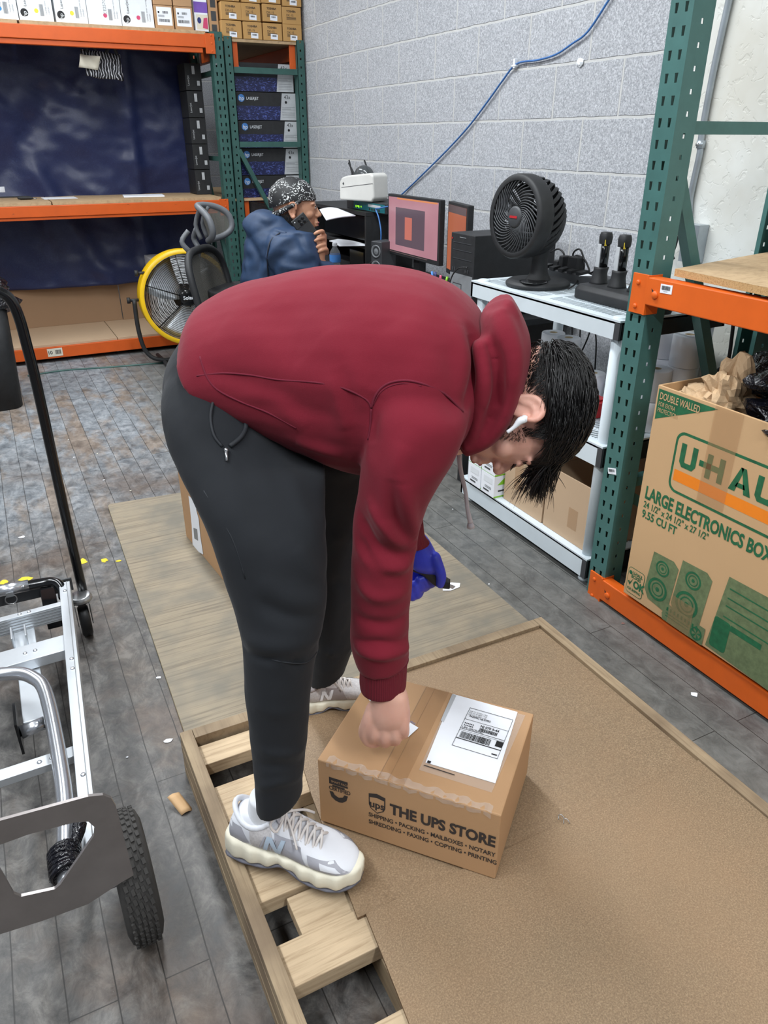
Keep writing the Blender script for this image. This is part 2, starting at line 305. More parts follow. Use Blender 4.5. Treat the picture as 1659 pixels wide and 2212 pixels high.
    def text(s, t, o, ux, uy, size, m, bold=.0, sx=1., lift=.0008, align='L'):
        vs, fs = text_mesh(t, bold); 
        if not vs: return s
        o, ux, uy = Vector(o), Vector(ux).normalized(), Vector(uy).normalized(); nz = ux.cross(uy).normalized()
        x0, x1 = min(v[0] for v in vs), max(v[0] for v in vs); k = size/.72; off = -x0 if align == 'L' else -(x0+x1)/2
        return s.add([o+ux*((v[0]+off)*k*sx)+uy*(v[1]*k)+nz*lift for v in vs], fs, m)
    def rect(s, o, ux, uy, x0, y0, x1, y1, m, lift=.0005):
        o, ux, uy = Vector(o), Vector(ux).normalized(), Vector(uy).normalized(); nz = ux.cross(uy).normalized()
        return s.add([o+ux*x+uy*y+nz*lift for x, y in ((x0, y0), (x1, y0), (x1, y1), (x0, y1))], [(0, 1, 2, 3)], m)
    def poly(s, o, ux, uy, pts, m, lift=.0005):
        o, ux, uy = Vector(o), Vector(ux).normalized(), Vector(uy).normalized(); nz = ux.cross(uy).normalized()
        return s.add([o+ux*x+uy*y+nz*lift for x, y in pts], [tuple(range(len(pts)))], m)
    def ring(s, o, ux, uy, c, r, w, m, lift=.0005, n=24, ry=None):
        o, ux, uy = Vector(o), Vector(ux).normalized(), Vector(uy).normalized(); nz = ux.cross(uy).normalized(); ry = ry or r
        vs = [o+ux*(c[0]+(r-q)*math.cos(2*PI*k/n))+uy*(c[1]+(ry-q)*math.sin(2*PI*k/n))+nz*lift for q in (0, w) for k in range(n)]
        return s.add(vs, [(k, (k+1) % n, n+(k+1) % n, n+k) for k in range(n)], m)
    def disc(s, o, ux, uy, c, r, m, lift=.0005, n=20, ry=None):
        return s.poly(o, ux, uy, [(c[0]+r*math.cos(2*PI*k/n), c[1]+(ry or r)*math.sin(2*PI*k/n)) for k in range(n)], m, lift)
    def barcode(s, o, ux, uy, x0, y0, x1, y1, m, lift=.001, seed=1, k=26):
        r = random.Random(seed); x = x0; d = (x1-x0)/k
        while x < x1-d:
            w = d*r.choice((.35, .6, 1.)); s.rect(o, ux, uy, x, y0, x+w, y1, m, lift); x += w+d*r.choice((.35, .6))
        return s
    def mesh(s, name, merge=0):
        me = bpy.data.meshes.new(name); me.from_pydata([tuple(v) for v in s.v], [], s.f)
        for k in s.mats: me.materials.append(M[k])
        me.polygons.foreach_set('material_index', s.m); me.polygons.foreach_set('use_smooth', s.sm)
        if merge:
            b = bmesh.new(); b.from_mesh(me); bmesh.ops.remove_doubles(b, verts=b.verts, dist=merge); b.to_mesh(me); b.free()
        me.update(); return me
    def build(s, name, parent=None, bevel=0, seg=2, solid=0, merge=0, subsurf=0, fixn=False):
        org = wloc(parent) if parent else Vector((0, 0, 0))
        s.v = [v-org for v in s.v]; me = s.mesh(name, merge)
        if fixn:
            b = bmesh.new(); b.from_mesh(me); bmesh.ops.recalc_face_normals(b, faces=b.faces); b.to_mesh(me); b.free()
        o = bpy.data.objects.new(name, me); COL.objects.link(o)
        if parent: o.parent = parent
        if solid: q = o.modifiers.new('s', 'SOLIDIFY'); q.thickness = solid; q.offset = -1
        if bevel: q = o.modifiers.new('b', 'BEVEL'); q.width = bevel; q.segments = seg; q.limit_method = 'ANGLE'; q.angle_limit = .6
        if subsurf: q = o.modifiers.new('u', 'SUBSURF'); q.levels = subsurf; q.render_levels = subsurf
        s.v = [v+org for v in s.v]
        return o
def wloc(o):
    v = Vector(o.location)
    while o.parent: o = o.parent; v += Vector(o.location)
    return v
def tag(o, label=None, cat=None, group=None, kind=None):
    if label: o['label'] = label
    if cat: o['category'] = cat
    if group: o['group'] = group
    if kind: o['kind'] = kind
    return o
def thing(name, loc, label, cat, group=None):
    o = bpy.data.objects.new(name, None); o.empty_display_size = .05; COL.objects.link(o); o.location = loc
    return tag(o, label, cat, group)
def dup(root, loc, label=None, name=None):
    def cp(o, par):
        c = o.copy(); COL.objects.link(c); c.parent = par
        for ch in [x for x in bpy.data.objects if x.parent == o]: cp(ch, c)
        return c
    r = cp(root, None); r.location = loc
    if label: r['label'] = label
    return r
def struct(o): o['kind'] = 'structure'; return o
V = Vector
def rotz(a): return Matrix.Rotation(a, 4, 'Z')
def XF(loc, rz=0, rx=0, ry=0): return Matrix.Translation(Vector(loc)) @ Matrix.Rotation(rz, 4, 'Z') @ Matrix.Rotation(ry, 4, 'Y') @ Matrix.Rotation(rx, 4, 'X')
# ================================================================ setting
def shape2d(loops, th):
    c = bpy.data.curves.new('s', 'CURVE'); c.dimensions = '2D'; c.fill_mode = 'BOTH'; c.extrude = th/2
    for L in loops:
        s = c.splines.new('POLY'); s.points.add(len(L)-1); s.use_cyclic_u = True
        for p, q in zip(s.points, L): p.co = (q[0], q[1], 0, 1)
    o = bpy.data.objects.new('s', c); COL.objects.link(o); bpy.context.view_layer.update()
    me = o.evaluated_get(bpy.context.evaluated_depsgraph_get()).to_mesh()
    r = ([tuple(v.co) for v in me.vertices], [tuple(p.vertices) for p in me.polygons]); bpy.data.objects.remove(o); bpy.data.curves.remove(c); return r
def add_shape(mb, loops, th, o, ux, uy, m):
    vs, fs = shape2d(loops, th); o, ux, uy = V(o), V(ux).normalized(), V(uy).normalized(); nz = ux.cross(uy)
    return mb.add([o+ux*a+uy*b+nz*c for a, b, c in vs], fs, m)

struct(MB().box((-5, -3, -.05), (4, 9.2, 0), 'floor').build('floor'))
struct(MB().box((2.31, 2.12, 0), (2.5, 8, 3.5), 'block').build('wall_right'))
struct(MB().box((2.245, -3, 0), (2.5, 2.12, 3.5), 'plaster').build('wall_near'))
struct(MB().box((-5, 8, 0), (2.5, 8.2, 3.5), 'block').build('wall_back'))
M['ceil'] = simple('ceiling_paint', (205, 206, 204), .8)
struct(MB().box((-5, -3, 3.5), (2.6, 8.2, 3.6), 'ceil').build('ceiling'))
M['lampglow'] = glow('tube_glow', (236, 246, 255), 6)
for (x, y, z, sx, sy, e), w_ in zip(LAMPS, ('over the hand truck', 'over the plywood sheet', 'beyond the hand truck', 'behind the pallet near end', 'before the far rack')):
    t = thing('ceiling_light', (x, y, 3.42), 'long white fluorescent ceiling strip light '+w_, 'light', 'ceiling strip lights')
    mb = MB().box((x-.17, y-sy/2-.03, 3.42), (x+.17, y+sy/2+.03, 3.5), 'white'); mb.build('housing', t)
    mb = MB()
    for q in (-.08, .08): mb.cyl((x+q, y-sy/2, 3.4), (x+q, y+sy/2, 3.4), .016, 'lampglow', 10)
    mb.build('tube', t)

# ================================================================ racking
def slotted(mb, o, ux, uy, w, h, hw, hh, cols, pitch, z0, m, taper=.6):
    """sheet w wide, h high in plane (o,ux,uy) with a column of punched slots at each x in cols"""
    o, ux, uy = V(o), V(ux), V(uy); xs = [0.]
    for c in cols: xs += [c-hw/2, c+hw/2]
    xs.append(w); n = int(h/pitch); q = lambda pts: mb.add([o+ux*a+uy*b for a, b in pts], [tuple(range(len(pts)))], m)
    zs = [0]+[z0+i*pitch for i in range(n) if z0+i*pitch+hh < h-.005]
    for i in range(0, len(xs), 2): q([(xs[i], 0), (xs[i+1], 0), (xs[i+1], h), (xs[i], h)])
    for c in cols:
        a, b = c-hw/2, c+hw/2; t = hw/2*taper; prev = 0
        for z in zs[1:]:
            q([(a, prev), (b, prev), (b, z), (a, z)]); q([(a, z), (c-t, z), (a+.001, z+hh)]); q([(b, z), (b-.001, z+hh), (c+t, z)]); prev = z+hh
            q([(a, z), (a+.001, z+hh), (a, z+hh)]); q([(b, z), (b, z+hh), (b-.001, z+hh)])
        q([(a, prev), (b, prev), (b, h), (a, h)])
def post(o, face, side, h, parent, m='green', w=.075, d=.072, pitch=.0508, z0=.0356):
    """U channel post: face = direction along the slotted face, side = direction into the rack"""
    mb = MB(); face, side, o = V(face), V(side), V(o)
    slotted(mb, o, face, (0, 0, 1), w, h, .0135, .022, (.021, .054), pitch, z0, m)
    slotted(mb, o+side*d, -side, (0, 0, 1), d, h, .010, .012, (.036,), pitch, z0+.025, m, .9)
    slotted(mb, o+face*w, side, (0, 0, 1), d, h, .010, .012, (.036,), pitch, z0+.025, m, .9)
    for e in (0, w-.016): mb.add([o+side*(d+.001)+face*(e+.0005), o+side*(d+.001)+face*(e+.016), o+side*(d+.001)+face*(e+.016)+V((0, 0, h)), o+side*(d+.001)+face*(e+.0005)+V((0, 0, h))], [(0, 1, 2, 3)], m)
    ob = mb.build('upright_post', parent, merge=.0003, solid=.0022)
    ob.modifiers['s'].offset = 0
    return ob
def foot(o, parent):
    MB().box((o[0]-.05, o[1]-.05, 0), (o[0]+.05, o[1]+.05, .006), 'green').build('foot_plate', parent)
def beam(mb, x0, x1, y0, y1, z0, z1, m): mb.box((x0, y0, z0), (x1, y1, z1), m)

# ---- right hand rack: front plane x=1.66, depth to x=2.24
RR = thing('pallet_rack', (1.7, 1.64, 0), 'near pallet rack with teal slotted uprights and orange beams holding the open moving box', 'rack')
post((1.66, 1.675, 0), (0, -1, 0), (1, 0, 0), 2.6, RR)
post((2.235, 1.675, 0), (0, -1, 0), (-1, 0, 0), 2.6, RR)
for zz in (1.458, 2.15, .42): MB().bar((1.73, 1.64, zz), (2.17, 1.64, zz), .032, .032, 'green').build('horizontal_brace', RR)
for a, b in (((1.73, 1.66, 1.40), (2.165, 1.66, .50)), ((1.73, 1.65, .38), (2.165, 1.65, .10))):
    MB().bar(a, b, .034, .034, 'green', up=(0, 1, 0)).build('diagonal_brace', RR)
def rack_beam(parent, z0, z1, rear=False):
    mb = MB(); x0, x1 = (1.648, 1.688) if not rear else (2.19, 2.23)
    mb.box((x0, 1.60, z0), (x1, -1.1, z1), 'orange'); mb.box((x0+.012 if not rear else x0-.012, 1.60, z0+.012), (x1, -1.1, z1-.022), 'orange')
    o = mb.build('beam', parent, bevel=.003)
    if rear: return
    c = MB(); c.box((1.652, 1.662, z0-.03), (1.658, 1.60, z1+.004), 'orange'); c.box((1.648, 1.604, z0-.03), (1.70, 1.597, z1+.004), 'orange')
    for k in (.18, .78): c.lathe((1.653, 1.638, z0-.03+(z1-z0+.034)*k), (-1, 0, 0), [(.007, 0), (.007, .004), (.004, .006), (0, .006)], 'orange', 12)
    c.lathe((1.653, 1.638, z0-.03+(z1-z0+.034)*.48), (-1, 0, 0), [(.0055, 0), (.0055, .0006), (0, .0006)], 'inkb', 12)
    c.lathe((1.648, 1.565, (z0+z1)/2-.006), (-1, 0, 0), [(.011, 0), (.011, .004), (.006, .007), (0, .007)], 'orange', 14)
    c.poly((1.648, 1.575, (z0+z1)/2-.002), (0, -1, 0), (0, 0, 1), [(-.006, .012), (.004, .006), (0, -.004)], 'inkb', .0015)
    c.build('beam_connector', parent, bevel=.0015)
rack_beam(RR, 1.008, 1.084); rack_beam(RR, .012, .088); rack_beam(RR, 1.008, 1.084, True); rack_beam(RR, .012, .088, True)
def bar_label(o, ux, uy, w, h, parent, name='barcode_label', seed=3):
    mb = MB(); mb.prism([(-w/2, -h/2), (w/2, -h/2), (w/2, h/2), (-w/2, h/2)], o, V(ux).normalized(), V(uy).normalized(), .0006, 'paper')
    mb.barcode(o, ux, uy, -w*.38, -h*.12, w*.36, h*.34, 'inkb', .0014, seed, 22); mb.rect(o, ux, uy, -w*.2, -h*.3, w*.15, -h*.26, 'grey', .0014)
    ob = mb.build(name, parent); ob['label'] = 'white sticker printed with a barcode'; return ob
bar_label((1.6475, 1.528, 1.062), (0, -1, .03), (0, 0.03, 1), .042, .024, RR)
bar_label((1.6578, 1.637, .474), (0, -1, .28), (0, .28, 1), .036, .020, RR, seed=5)
mb = MB(); mb.box((1.70, 1.50, .088), (2.2, .2, .102), 'particle'); mb.box((1.68, 1.53, .09), (1.93, 1.44, .105), 'particle'); mb.build('lower_deck_board', RR)
# loose particle board lying askew on the upper beams
a, b = V((1.676, 1.535, 1.094)), V((2.225, 1.66, 1.094)); d = V((1.648, 1.20, 1.094))-a; d = d.normalized()*1.2
mb = MB(); mb.add([a, b, b+d, a+d, a+V((0, 0, .019)), b+V((0, 0, .019)), b+d+V((0, 0, .019)), a+d+V((0, 0, .019))], [(0, 1, 2, 3), (0, 4, 5, 1), (1, 5, 6, 2), (2, 6, 7, 3), (3, 7, 4, 0)], 'particle')
mb.add([a+V((0, 0, .0192)), b+V((0, 0, .0192)), b+d+V((0, 0, .0192)), a+d+V((0, 0, .0192))], [(3, 2, 1, 0)], 'deckboard')
tag(mb.build('particle_board', None, fixn=True), 'thick particle board lying askew on the orange beams of the near rack', 'board')
tag(MB().box((1.72, 1.40, 1.0845), (1.80, 1.1, 1.0885), 'paper').build('folded_paper'), 'white folded paper slipped between the particle board and the upper orange beam', 'paper')

# ---- left rack (front y=5.75) -------------------------------------------------
LR = thing('shelving_rack', (.3, 5.75, 0), 'wide rack in the far background with three orange beam levels before the blue tarp', 'rack')
for x in (1.63, -1.15):
    post((x, 5.75, 0), (1, 0, 0), (0, 1, 0), 2.07, LR, 'green_dark'); post((x, 6.45, 0), (1, 0, 0), (0, -1, 0), 2.07, LR, 'green_dark')
    for zz in (1.84, 1.30, .3): MB().bar((x+.037, 5.8, zz), (x+.037, 6.4, zz), .03, .03, 'green_dark').build('horizontal_brace', LR)
    MB().bar((x+.037, 6.38, 1.27), (x+.037, 5.83, .35), .034, .03, 'green_dark', up=(1, 0, 0)).build('diagonal_brace', LR)
def lbeam(z0, z1, y, sub, xr=1.60):
    mb = MB(); mb.box((-1.1, y, z0), (xr, y+.045, z1), 'orange2')
    if sub: mb.box((-1.1, y+.01, z0-sub), (xr-.03, y+.05, z0), 'orange2')
    mb.build('beam', LR, bevel=.003)
    if y < 6:
        c = MB().box((1.585, y-.002, z0-.035), (1.65, y-.008, z1+.006), 'orange2')
        for k in (0, 1, 2): c.lathe((1.628, y-.008, z0-.02+k*.045), (0, -1, 0), [(.006, 0), (.005, .003), (0, .003)], 'orange2', 10)
        c.build('beam_connector', LR, bevel=.0015)
lbeam(1.975, 2.05, 5.745, .03); lbeam(.966, 1.035, 5.745, .02); lbeam(.03, .11, 5.745, 0)
for z0, z1 in ((1.975, 2.05), (.966, 1.035), (.03, .11)): lbeam(z0, z1, 6.40, 0)
for x0, x1 in ((-1.1, .455), (.463, 1.60)):
    MB().box((x0, 5.752, 1.036), (x1, 6.42, 1.056), 'deckboard').build('bench_board', LR); MB().box((x0, 5.752, 2.051), (x1-.005, 6.42, 2.07), 'deckboard').build('top_board', LR)
for x0, x1 in ((-1.1, .735), (.74, 1.6)): MB().box((x0, 5.757, .111), (x1, 6.42, .126), 'kraft3').build('bottom_board', LR)
sg = MB(); o = V((.3, 5.744, .072)); sg.prism([(-.05, -.028), (.05, -.028), (.05, .028), (-.05, .028)], o, (1, 0, 0), (0, 0, 1), .001, 'cream')
sg.text('10', o+V((-.043, 0, -.011)), (1, 0, 0), (0, 0, 1), .024, 'inkb', .015, lift=.0015); sg.barcode(o, (1, 0, 0), (0, 0, 1), .002, -.014, .042, .016, 'inkb', .0015, 9, 16)
sg.build('number_label', LR)['label'] = 'cream label reading 10 with a barcode'
# tarp
def cloth(name, O, U, Vv, nu, nv, fn, mat, th=.001):
    O, U, Vv = V(O), V(U), V(Vv); N = U.cross(Vv).normalized(); mb = MB(); vs = [O+U*(i/nu)+Vv*(j/nv)+N*fn(i/nu, j/nv) for j in range(nv+1) for i in range(nu+1)]
    mb.add(vs, [(j*(nu+1)+i, j*(nu+1)+i+1, (j+1)*(nu+1)+i+1, (j+1)*(nu+1)+i) for j in range(nv) for i in range(nu)], mat, True); return mb
def tf(u, v):
    a = noise.noise((u*5, v*2.2+u*2.5, 1.3))*.075+noise.noise((u*13+v*7, v*9, 4.))*.022+noise.noise((u*30, v*24, 7.))*.006
    a += .03*math.exp(-((u-.82)/.02)**2)+.035*math.exp(-(((u-.62)+(v-.3)*.3)/.03)**2)-.03*math.exp(-(((u-.5)-(v-.5)*.5)/.04)**2); return a
t = cloth('tarp', (-1.1, 6.30, .42), (2.72, 0, 0), (0, 0, 1.66), 150, 100, tf, 'tarp').build('blue_tarp', solid=.001)
tag(t, 'creased navy blue tarp hung as a curtain behind the far bench', 'tarp')
for x0, x1, z1, d in ((-1.1, .88, .52, 0), (.885, 1.6, .52, .012)):
    tag(MB().box((x0+(.35 if x0 < 0 else 0), 6.372-d, .127), (x1, 6.378-d, z1), 'kraft_dark').build('cardboard_sheet'), 'flattened %s brown cardboard sheet standing behind the bottom shelf of the far rack' % ('wide' if x0 < 0 else 'short'), 'cardboard', None)
# patterned bag hanging from the upper beam
HB = thing('patterned_bag', (.93, 5.88, 1.8), 'black and white zigzag patterned bag hanging under the upper orange beam', 'bag')
c = cloth('x', (.815, 5.87, 1.795), (.235, 0, -.02), (0.0, .01, .15), 16, 12, lambda u, v: .012*math.sin(u*9+v*3), 'bagprint'); c.build('bag_body', HB, solid=.02)
MB().tube([(.84, 5.87, 1.93), (.86, 5.86, 1.98), (.90, 5.86, 1.94)], .010, 'blackm', 8, sub=4).tube([(1.03, 5.87, 1.92), (1.0, 5.86, 1.975), (.96, 5.86, 1.93)], .010, 'blackm', 8, sub=4).build('strap', HB)
c = cloth('x', (.775, 5.85, 1.84), (.12, 0, -.01), (0.02, 0, .075), 6, 5, lambda u, v: .02*math.sin(u*5+v*3), 'cream'); tag(c.build('paper_scrap', solid=.001), 'crumpled cream paper tucked beside the hanging patterned bag', 'paper')

# ---- side rack against block wall, end frame at y=5.76 facing the camera
SR = thing('end_rack', (2.0, 5.8, 0), 'narrow rack against the block wall stacked with black toner cartons', 'rack')
for y in (5.76, 7.4):
    s = 1 if y < 6 else -1
    for x, f in ((1.72, 1), (2.295, -1)):
        mb = MB(); slotted(mb, (x, y, 0), (f, 0, 0), (0, 0, 1), .055, 2.05, .011, .013, (.028,), .0508, .05, 'green_dark', .9)
        slotted(mb, (x, y, 0), (0, s, 0), (0, 0, 1), .075, 2.05, .0125, .021, (.021, .054), .0508, .04, 'green_dark')
        mb.box((x+f*.055, y, 0), (x+f*.051, y+s*.07, 2.05), 'green_dark'); mb.build('upright_post', SR)
for zz in (1.855, 1.395, .55): MB().bar((1.775, 5.775, zz), (2.24, 5.775, zz), .03, .036, 'green_dark').build('horizontal_brace', SR)
MB().bar((1.768, 5.775, 1.36), (2.03, 5.775, .86), .03, .034, 'green_dark', up=(0, 1, 0)).build('diagonal_brace', SR)
for z0 in (1.93, .93, .05):
    for x in (1.722, 2.24): MB().box((x, 5.80, z0), (x+.045, 7.35, z0+.09), 'orange2').build('beam', SR, bevel=.003)
    c = MB()
    for x in (1.775, 2.195): c.box((x, 5.79, z0-.06), (x+.045, 5.80, z0+.11), 'orange2')
    c.build('beam_connector', SR, bevel=.002); MB().box((1.70, 5.77, z0+.091), (2.29, 7.3, z0+.108), 'deckboard').build('deck_board', SR)

# ================================================================ cartons on racks
def carton(name, a, b, mat, label, cat='box', group=None, bevel=.002, flaps=None):
    t = thing(name, ((a[0]+b[0])/2, (a[1]+b[1])/2, a[2]), label, cat, group); MB().box(a, b, mat).build('carton_body', t, bevel=bevel); return t
# white toner boxes on the far top shelf
xs = [(.265, .467), (.472, .667), (.680, .868), (.871, 1.073), (1.076, 1.278)]
dots = ['cyan', 'yellowdot', 'yellowdot', 'magenta', 'magenta']
wlabel = ['white toner box with a cyan dot, leftmost on the far top shelf', 'white toner box with logo and yellow dot beside the cyan dotted box', 'white toner box with logo and yellow dot in the middle of the far top shelf', 'white toner box with magenta dot and no logo at its foot', 'white toner box with logo and magenta dot beside the brown labelled cartons']
for i, (x0, x1) in enumerate(xs):
    t = carton('toner_box', (x0, 5.79+.003*i, 2.071), (x1, 6.2, 2.39), 'white', wlabel[i], 'box', 'white toner boxes on the far top shelf'); y = 5.79+.003*i
    mb = MB(); o = V((x0, y, 2.071)); w = x1-x0; U, Z = (1, 0, 0), (0, 0, 1)
    mb.disc(o, U, Z, (w*.52, .055), .012, dots[i]); mb.barcode(o, U, Z, w*.62, .03, w*.74, .09, 'grey', .0012, i)
    if i in (1, 2, 4):
        mb.disc(o, U, Z, (.032, .042), .022, 'inkb'); mb.text('hp', o+V((.044, 0, .022)), Z, (-1, 0, 0), .022, 'white', .0, lift=.0015)
        mb.text('LaserJet', o+V((.05, 0, .075)), Z, (-1, 0, 0), .016, 'inkb')
    else: mb.text('CE257C' if i == 3 else 'CE25', o+V((.115, 0, .06)), Z, (-1, 0, 0), .018, 'grey')
    mb.text('LaserJet toner cartridge', o+V((w*.82, 0, .04)), Z, (-1, 0, 0), .009, 'grey'); mb.text('LaserJet', o+V((w*.9, 0, .04)), Z, (-1, 0, 0), .009, 'grey')
    mb.build('printing', t)
for i, (x0, x1) in enumerate(((1.284, 1.402), (1.410, 1.53))):
    t = carton('labelled_carton', (x0, 5.785, 2.071), (x1, 6.2, 2.20), 'kraft', ['small brown carton with big white label beside the magenta dotted toner boxes', 'small brown carton with big white label beside the purple box'][i], 'box', 'brown labelled cartons on the far top shelf')
    mb = MB(); o = V((x0, 5.785, 2.071)); U, Z = (1, 0, 0), (0, 0, 1); mb.rect(o, U, Z, .012, .02, .108, .12, 'paper'); mb.barcode(o, U, Z, .022, .038, .095, .055, 'inkb', .001, i+4, 30); mb.barcode(o, U, Z, .05, .085, .085, .098, 'inkb', .001, i+9, 14); mb.rect(o, U, Z, .02, .085, .03, .096, 'inkb', .001)
    for k in range(3): mb.rect(o, U, Z, .02, .066+.004*k, .06, .068+.004*k, 'grey', .001)
    mb.build('shipping_label', t)
    t = carton('brown_carton', (x0, 5.785, 2.202), (x1, 6.2, 2.32), 'kraft', ['plain brown carton atop the first small labelled carton', 'plain brown carton atop the labelled carton beside the purple box'][i])
t = carton('photo_box', (1.545, 5.80, 2.071), (1.635, 6.1, 2.30), 'paper', 'slim glossy box with purple panel and blue emblem between the brown cartons', 'box')
mb = MB(); o = V((1.545, 5.80, 2.071)); U, Z = (1, 0, 0), (0, 0, 1); mb.rect(o, U, Z, .0, .105, .09, .165, 'purple'); mb.rect(o, U, Z, .012, .01, .09, .095, 'cream'); mb.disc(o, U, Z, (.03, .062), .013, 'navyprint', .001, ry=.018); mb.poly(o, U, Z, [(.05, .02), (.085, .015), (.085, .08), (.06, .075)], 'magenta', .001); mb.build('printing', t)
# toshiba cartons 4 columns, 3 rows, on side rack (two visible rows and the foot of a third)
cols = [(1.712, 1.852), (1.862, 1.995), (2.003, 2.140), (2.147, 2.285)]
t = thing('long_carton', (1.66, 5.9, 2.05), 'tall brown carton with dark square marks wedged beside the small cartons', 'box')
MB().box((1.642, 5.80, 2.05), (1.705, 6.3, 2.42), 'kraft').build('carton_body', t, bevel=.002); mb = MB(); [mb.rect(V((1.642, 5.80, 2.05)), (1, 0, 0), (0, 0, 1), .015, z, .05, z+.055, 'dgrey') for z in (.01, .085, .16, .235)]; mb.build('printing', t)
row_names = ['bottom', 'middle', 'top']; col_names = ['left edge', 'left centre', 'right centre', 'wall side']
for r in range(3):
    for k, (x0, x1) in enumerate(cols):
        dz = (0, .0, .004, -.004)[k] if r else 0; z0 = 2.039+r*.105+dz; dx = (0, .006, -.004, .003)[(k+r) % 4]*(r > 0)
        t = carton('cartridge_carton', (x0+dx, 5.765, z0), (x1+dx, 6.15, z0+.101), 'kraft_toshiba', 'tan cartridge carton, %s row, %s of the stack on the wall rack' % (row_names[r], col_names[k]), 'box', 'tan cartridge cartons stacked on the wall rack', .003)
        mb = MB(); o = V((x0+dx, 5.765, z0)); U, Z = (1, 0, 0), (0, 0, 1)
        mb.text('TOSHIBA', o+V((.03, 0, .070)), U, Z, .012, 'ink', .03); mb.text('DK-15', o+V((.03, 0, .046)), U, Z, .014, 'ink', 0)
        for q in range(3): mb.rect(o, U, Z, .03, .027+.006*q, .10, .030+.006*q, 'ink')
        mb.build('printing', t)
        if not (k == 3 and r == 1):
            mb = MB(); mb.prism([(.052, .008), (.103, .006), (.104, .036), (.053, .039)], o, U, Z, .0012, 'paper'); mb.barcode(o, U, Z, .062, .022, .094, .032, 'inkb', .002, r*4+k, 12); mb.build('sticker', t)
# black laser toner cartons: near column stack
zz = [1.008+.1805*i for i in range(5)]; nm = ['bottom', 'second from bottom', 'middle', 'second from top', 'top']
for i, z0 in enumerate(zz):
    zt = z0+.178; o = V((1.782, 5.835, z0)); w = .47; dx = (0, .01, .012, 0, -.016)[i]; o.x += dx
    t = thing('laser_toner_carton', (2.0, 6.0, z0), 'black toner carton with white 43x panel, %s of the wall side stack' % nm[i], 'box', 'black toner cartons stacked on the end rack')
    MB().box((1.785+dx, 5.835, z0), (2.252+dx, 6.15, zt), 'blackm').build('carton_body', t, bevel=.002)
    mb = MB(); U, Z = (1, 0, 0), (0, 0, 1)
    mb.rect(o, U, Z, .003, .003, .34, .092, 'code'); mb.poly(o, U, Z, [(.335, .003), (.465, .003), (.465, .175), (.357, .175)], 'lgrey', .001)
    mb.disc(o, U, Z, (.052, .140), .024, 'bluelogo', .001, 24); mb.text('hp', o+V((.036, 0, .127)), U, V((.15, 0, 1)), .026, 'white', .01, lift=.0018)
    mb.text('LASERJET', o+V((.09, 0, .130)), U, Z, .019, 'white', .0, .85, lift=.0015); mb.text('43x', o+V((.372, 0, .139)), U, Z, .026, 'inkb', 0, .9, lift=.0018)
    mb.disc(o, U, Z, (.385, .118), .009, 'inkb', .0015)
    for q in (.085, .075, .07, .05, .038, .03, .02): mb.rect(o, U, Z, .352, q, .352+(.1 if q != .075 else .07), q+.002, 'grey', .0015)
    mb.build('printing', t)
for i in range(5):       # stack seen end-on between the two racks
    z0 = 1.008+.178*i; o = V((1.475, 6.0, z0)); t = thing('upright_toner_carton', (1.55, 6.1, z0), 'black toner carton seen end on, %s of the narrow stack' % nm[i], 'box', 'black toner cartons stacked between the far racks')
    MB().box((1.712, 5.845, z0), (1.772, 6.12, z0+.175), 'blackm').build('carton_body', t, bevel=.002)
    MB().rect((1.712, 5.845, z0), (1, 0, 0), (0, 0, 1), .008, .1, .02, .15, 'lgrey').rect((1.712, 5.845, z0), (1, 0, 0), (0, 0, 1), .03, .02, .045, .045, 'lgrey').build('printing', t)
for i in range(5):
    z0 = 1.058+.17*i; t = thing('carton_end', (1.5, 6.2, z0), 'dark toner carton at the right end of the far bench, %s of five' % nm[i], 'box', 'dark toner cartons on the far bench end')
    MB().box((1.50, 6.03, z0), (1.615, 6.24, z0+.166), 'blackm').build('carton_body', t, bevel=.002)
    mb = MB(); mb.rect((1.50, 6.03, z0), (1, 0, 0), (0, 0, 1), .05, .1, .07, .15, 'lgrey').rect((1.50, 6.03, z0), (1, 0, 0), (0, 0, 1), .08, .03, .1, .06, 'lgrey'); mb.text('LaserJet', (1.525, 6.03, z0+.03), (0, 0, 1), (-1, 0, 0), .014, 'lgrey'); mb.build('printing', t)
# bench top things
def flatrect(name, px, z, th, mat, label, cat, col=None):
    P = [at(a, b, z=z) for a, b in px]; mb = MB(); n = len(P); mb.add(P+[p+V((0, 0, th)) for p in P], [tuple(range(n-1, -1, -1)), tuple(range(n, 2*n))]+[(i, (i+1) % n, n+(i+1) % n, n+i) for i in range(n)], mat)
    return tag(mb.build(name, fixn=True), label, cat)
def sheet(name, c, w, h, rz, z, th, mat, label): 
    o = MB(XF((c[0], c[1], z), rz)).box((-w/2, -h/2, 0), (w/2, h/2, th), mat).build(name, bevel=.0005); return tag(o, label, 'paper')
p = at(128, 428, z=1.057); sheet('printed_sheet', (p.x, p.y), .22, .20, .03, 1.057, .002, 'paper', 'white printed sheet lying on the far bench beside the dark knife')
p = at(307, 423, z=1.057); sheet('paper_pad', (p.x, p.y-.05), .28, .20, -.12, 1.057, .008, 'paper', 'small stack of white papers on the far bench near the office chair')
p = at(53, 427, z=1.07); t = thing('pocket_knife', p, 'dark brown folding knife lying on the far bench', 'knife'); MB().tube([(p.x-.045, p.y, 1.067), (p.x-.02, p.y, 1.069), (p.x+.03, p.y, 1.068), (p.x+.05, p.y-.004, 1.066)], [.006, .013, .012, .007], 'blackm', 10, sub=4).build('handle', t)
MB().cyl((p.x+.05, p.y-.004, 1.064), (p.x+.075, p.y-.01, 1.063), .004, 'zinc', 8).build('clip', t)
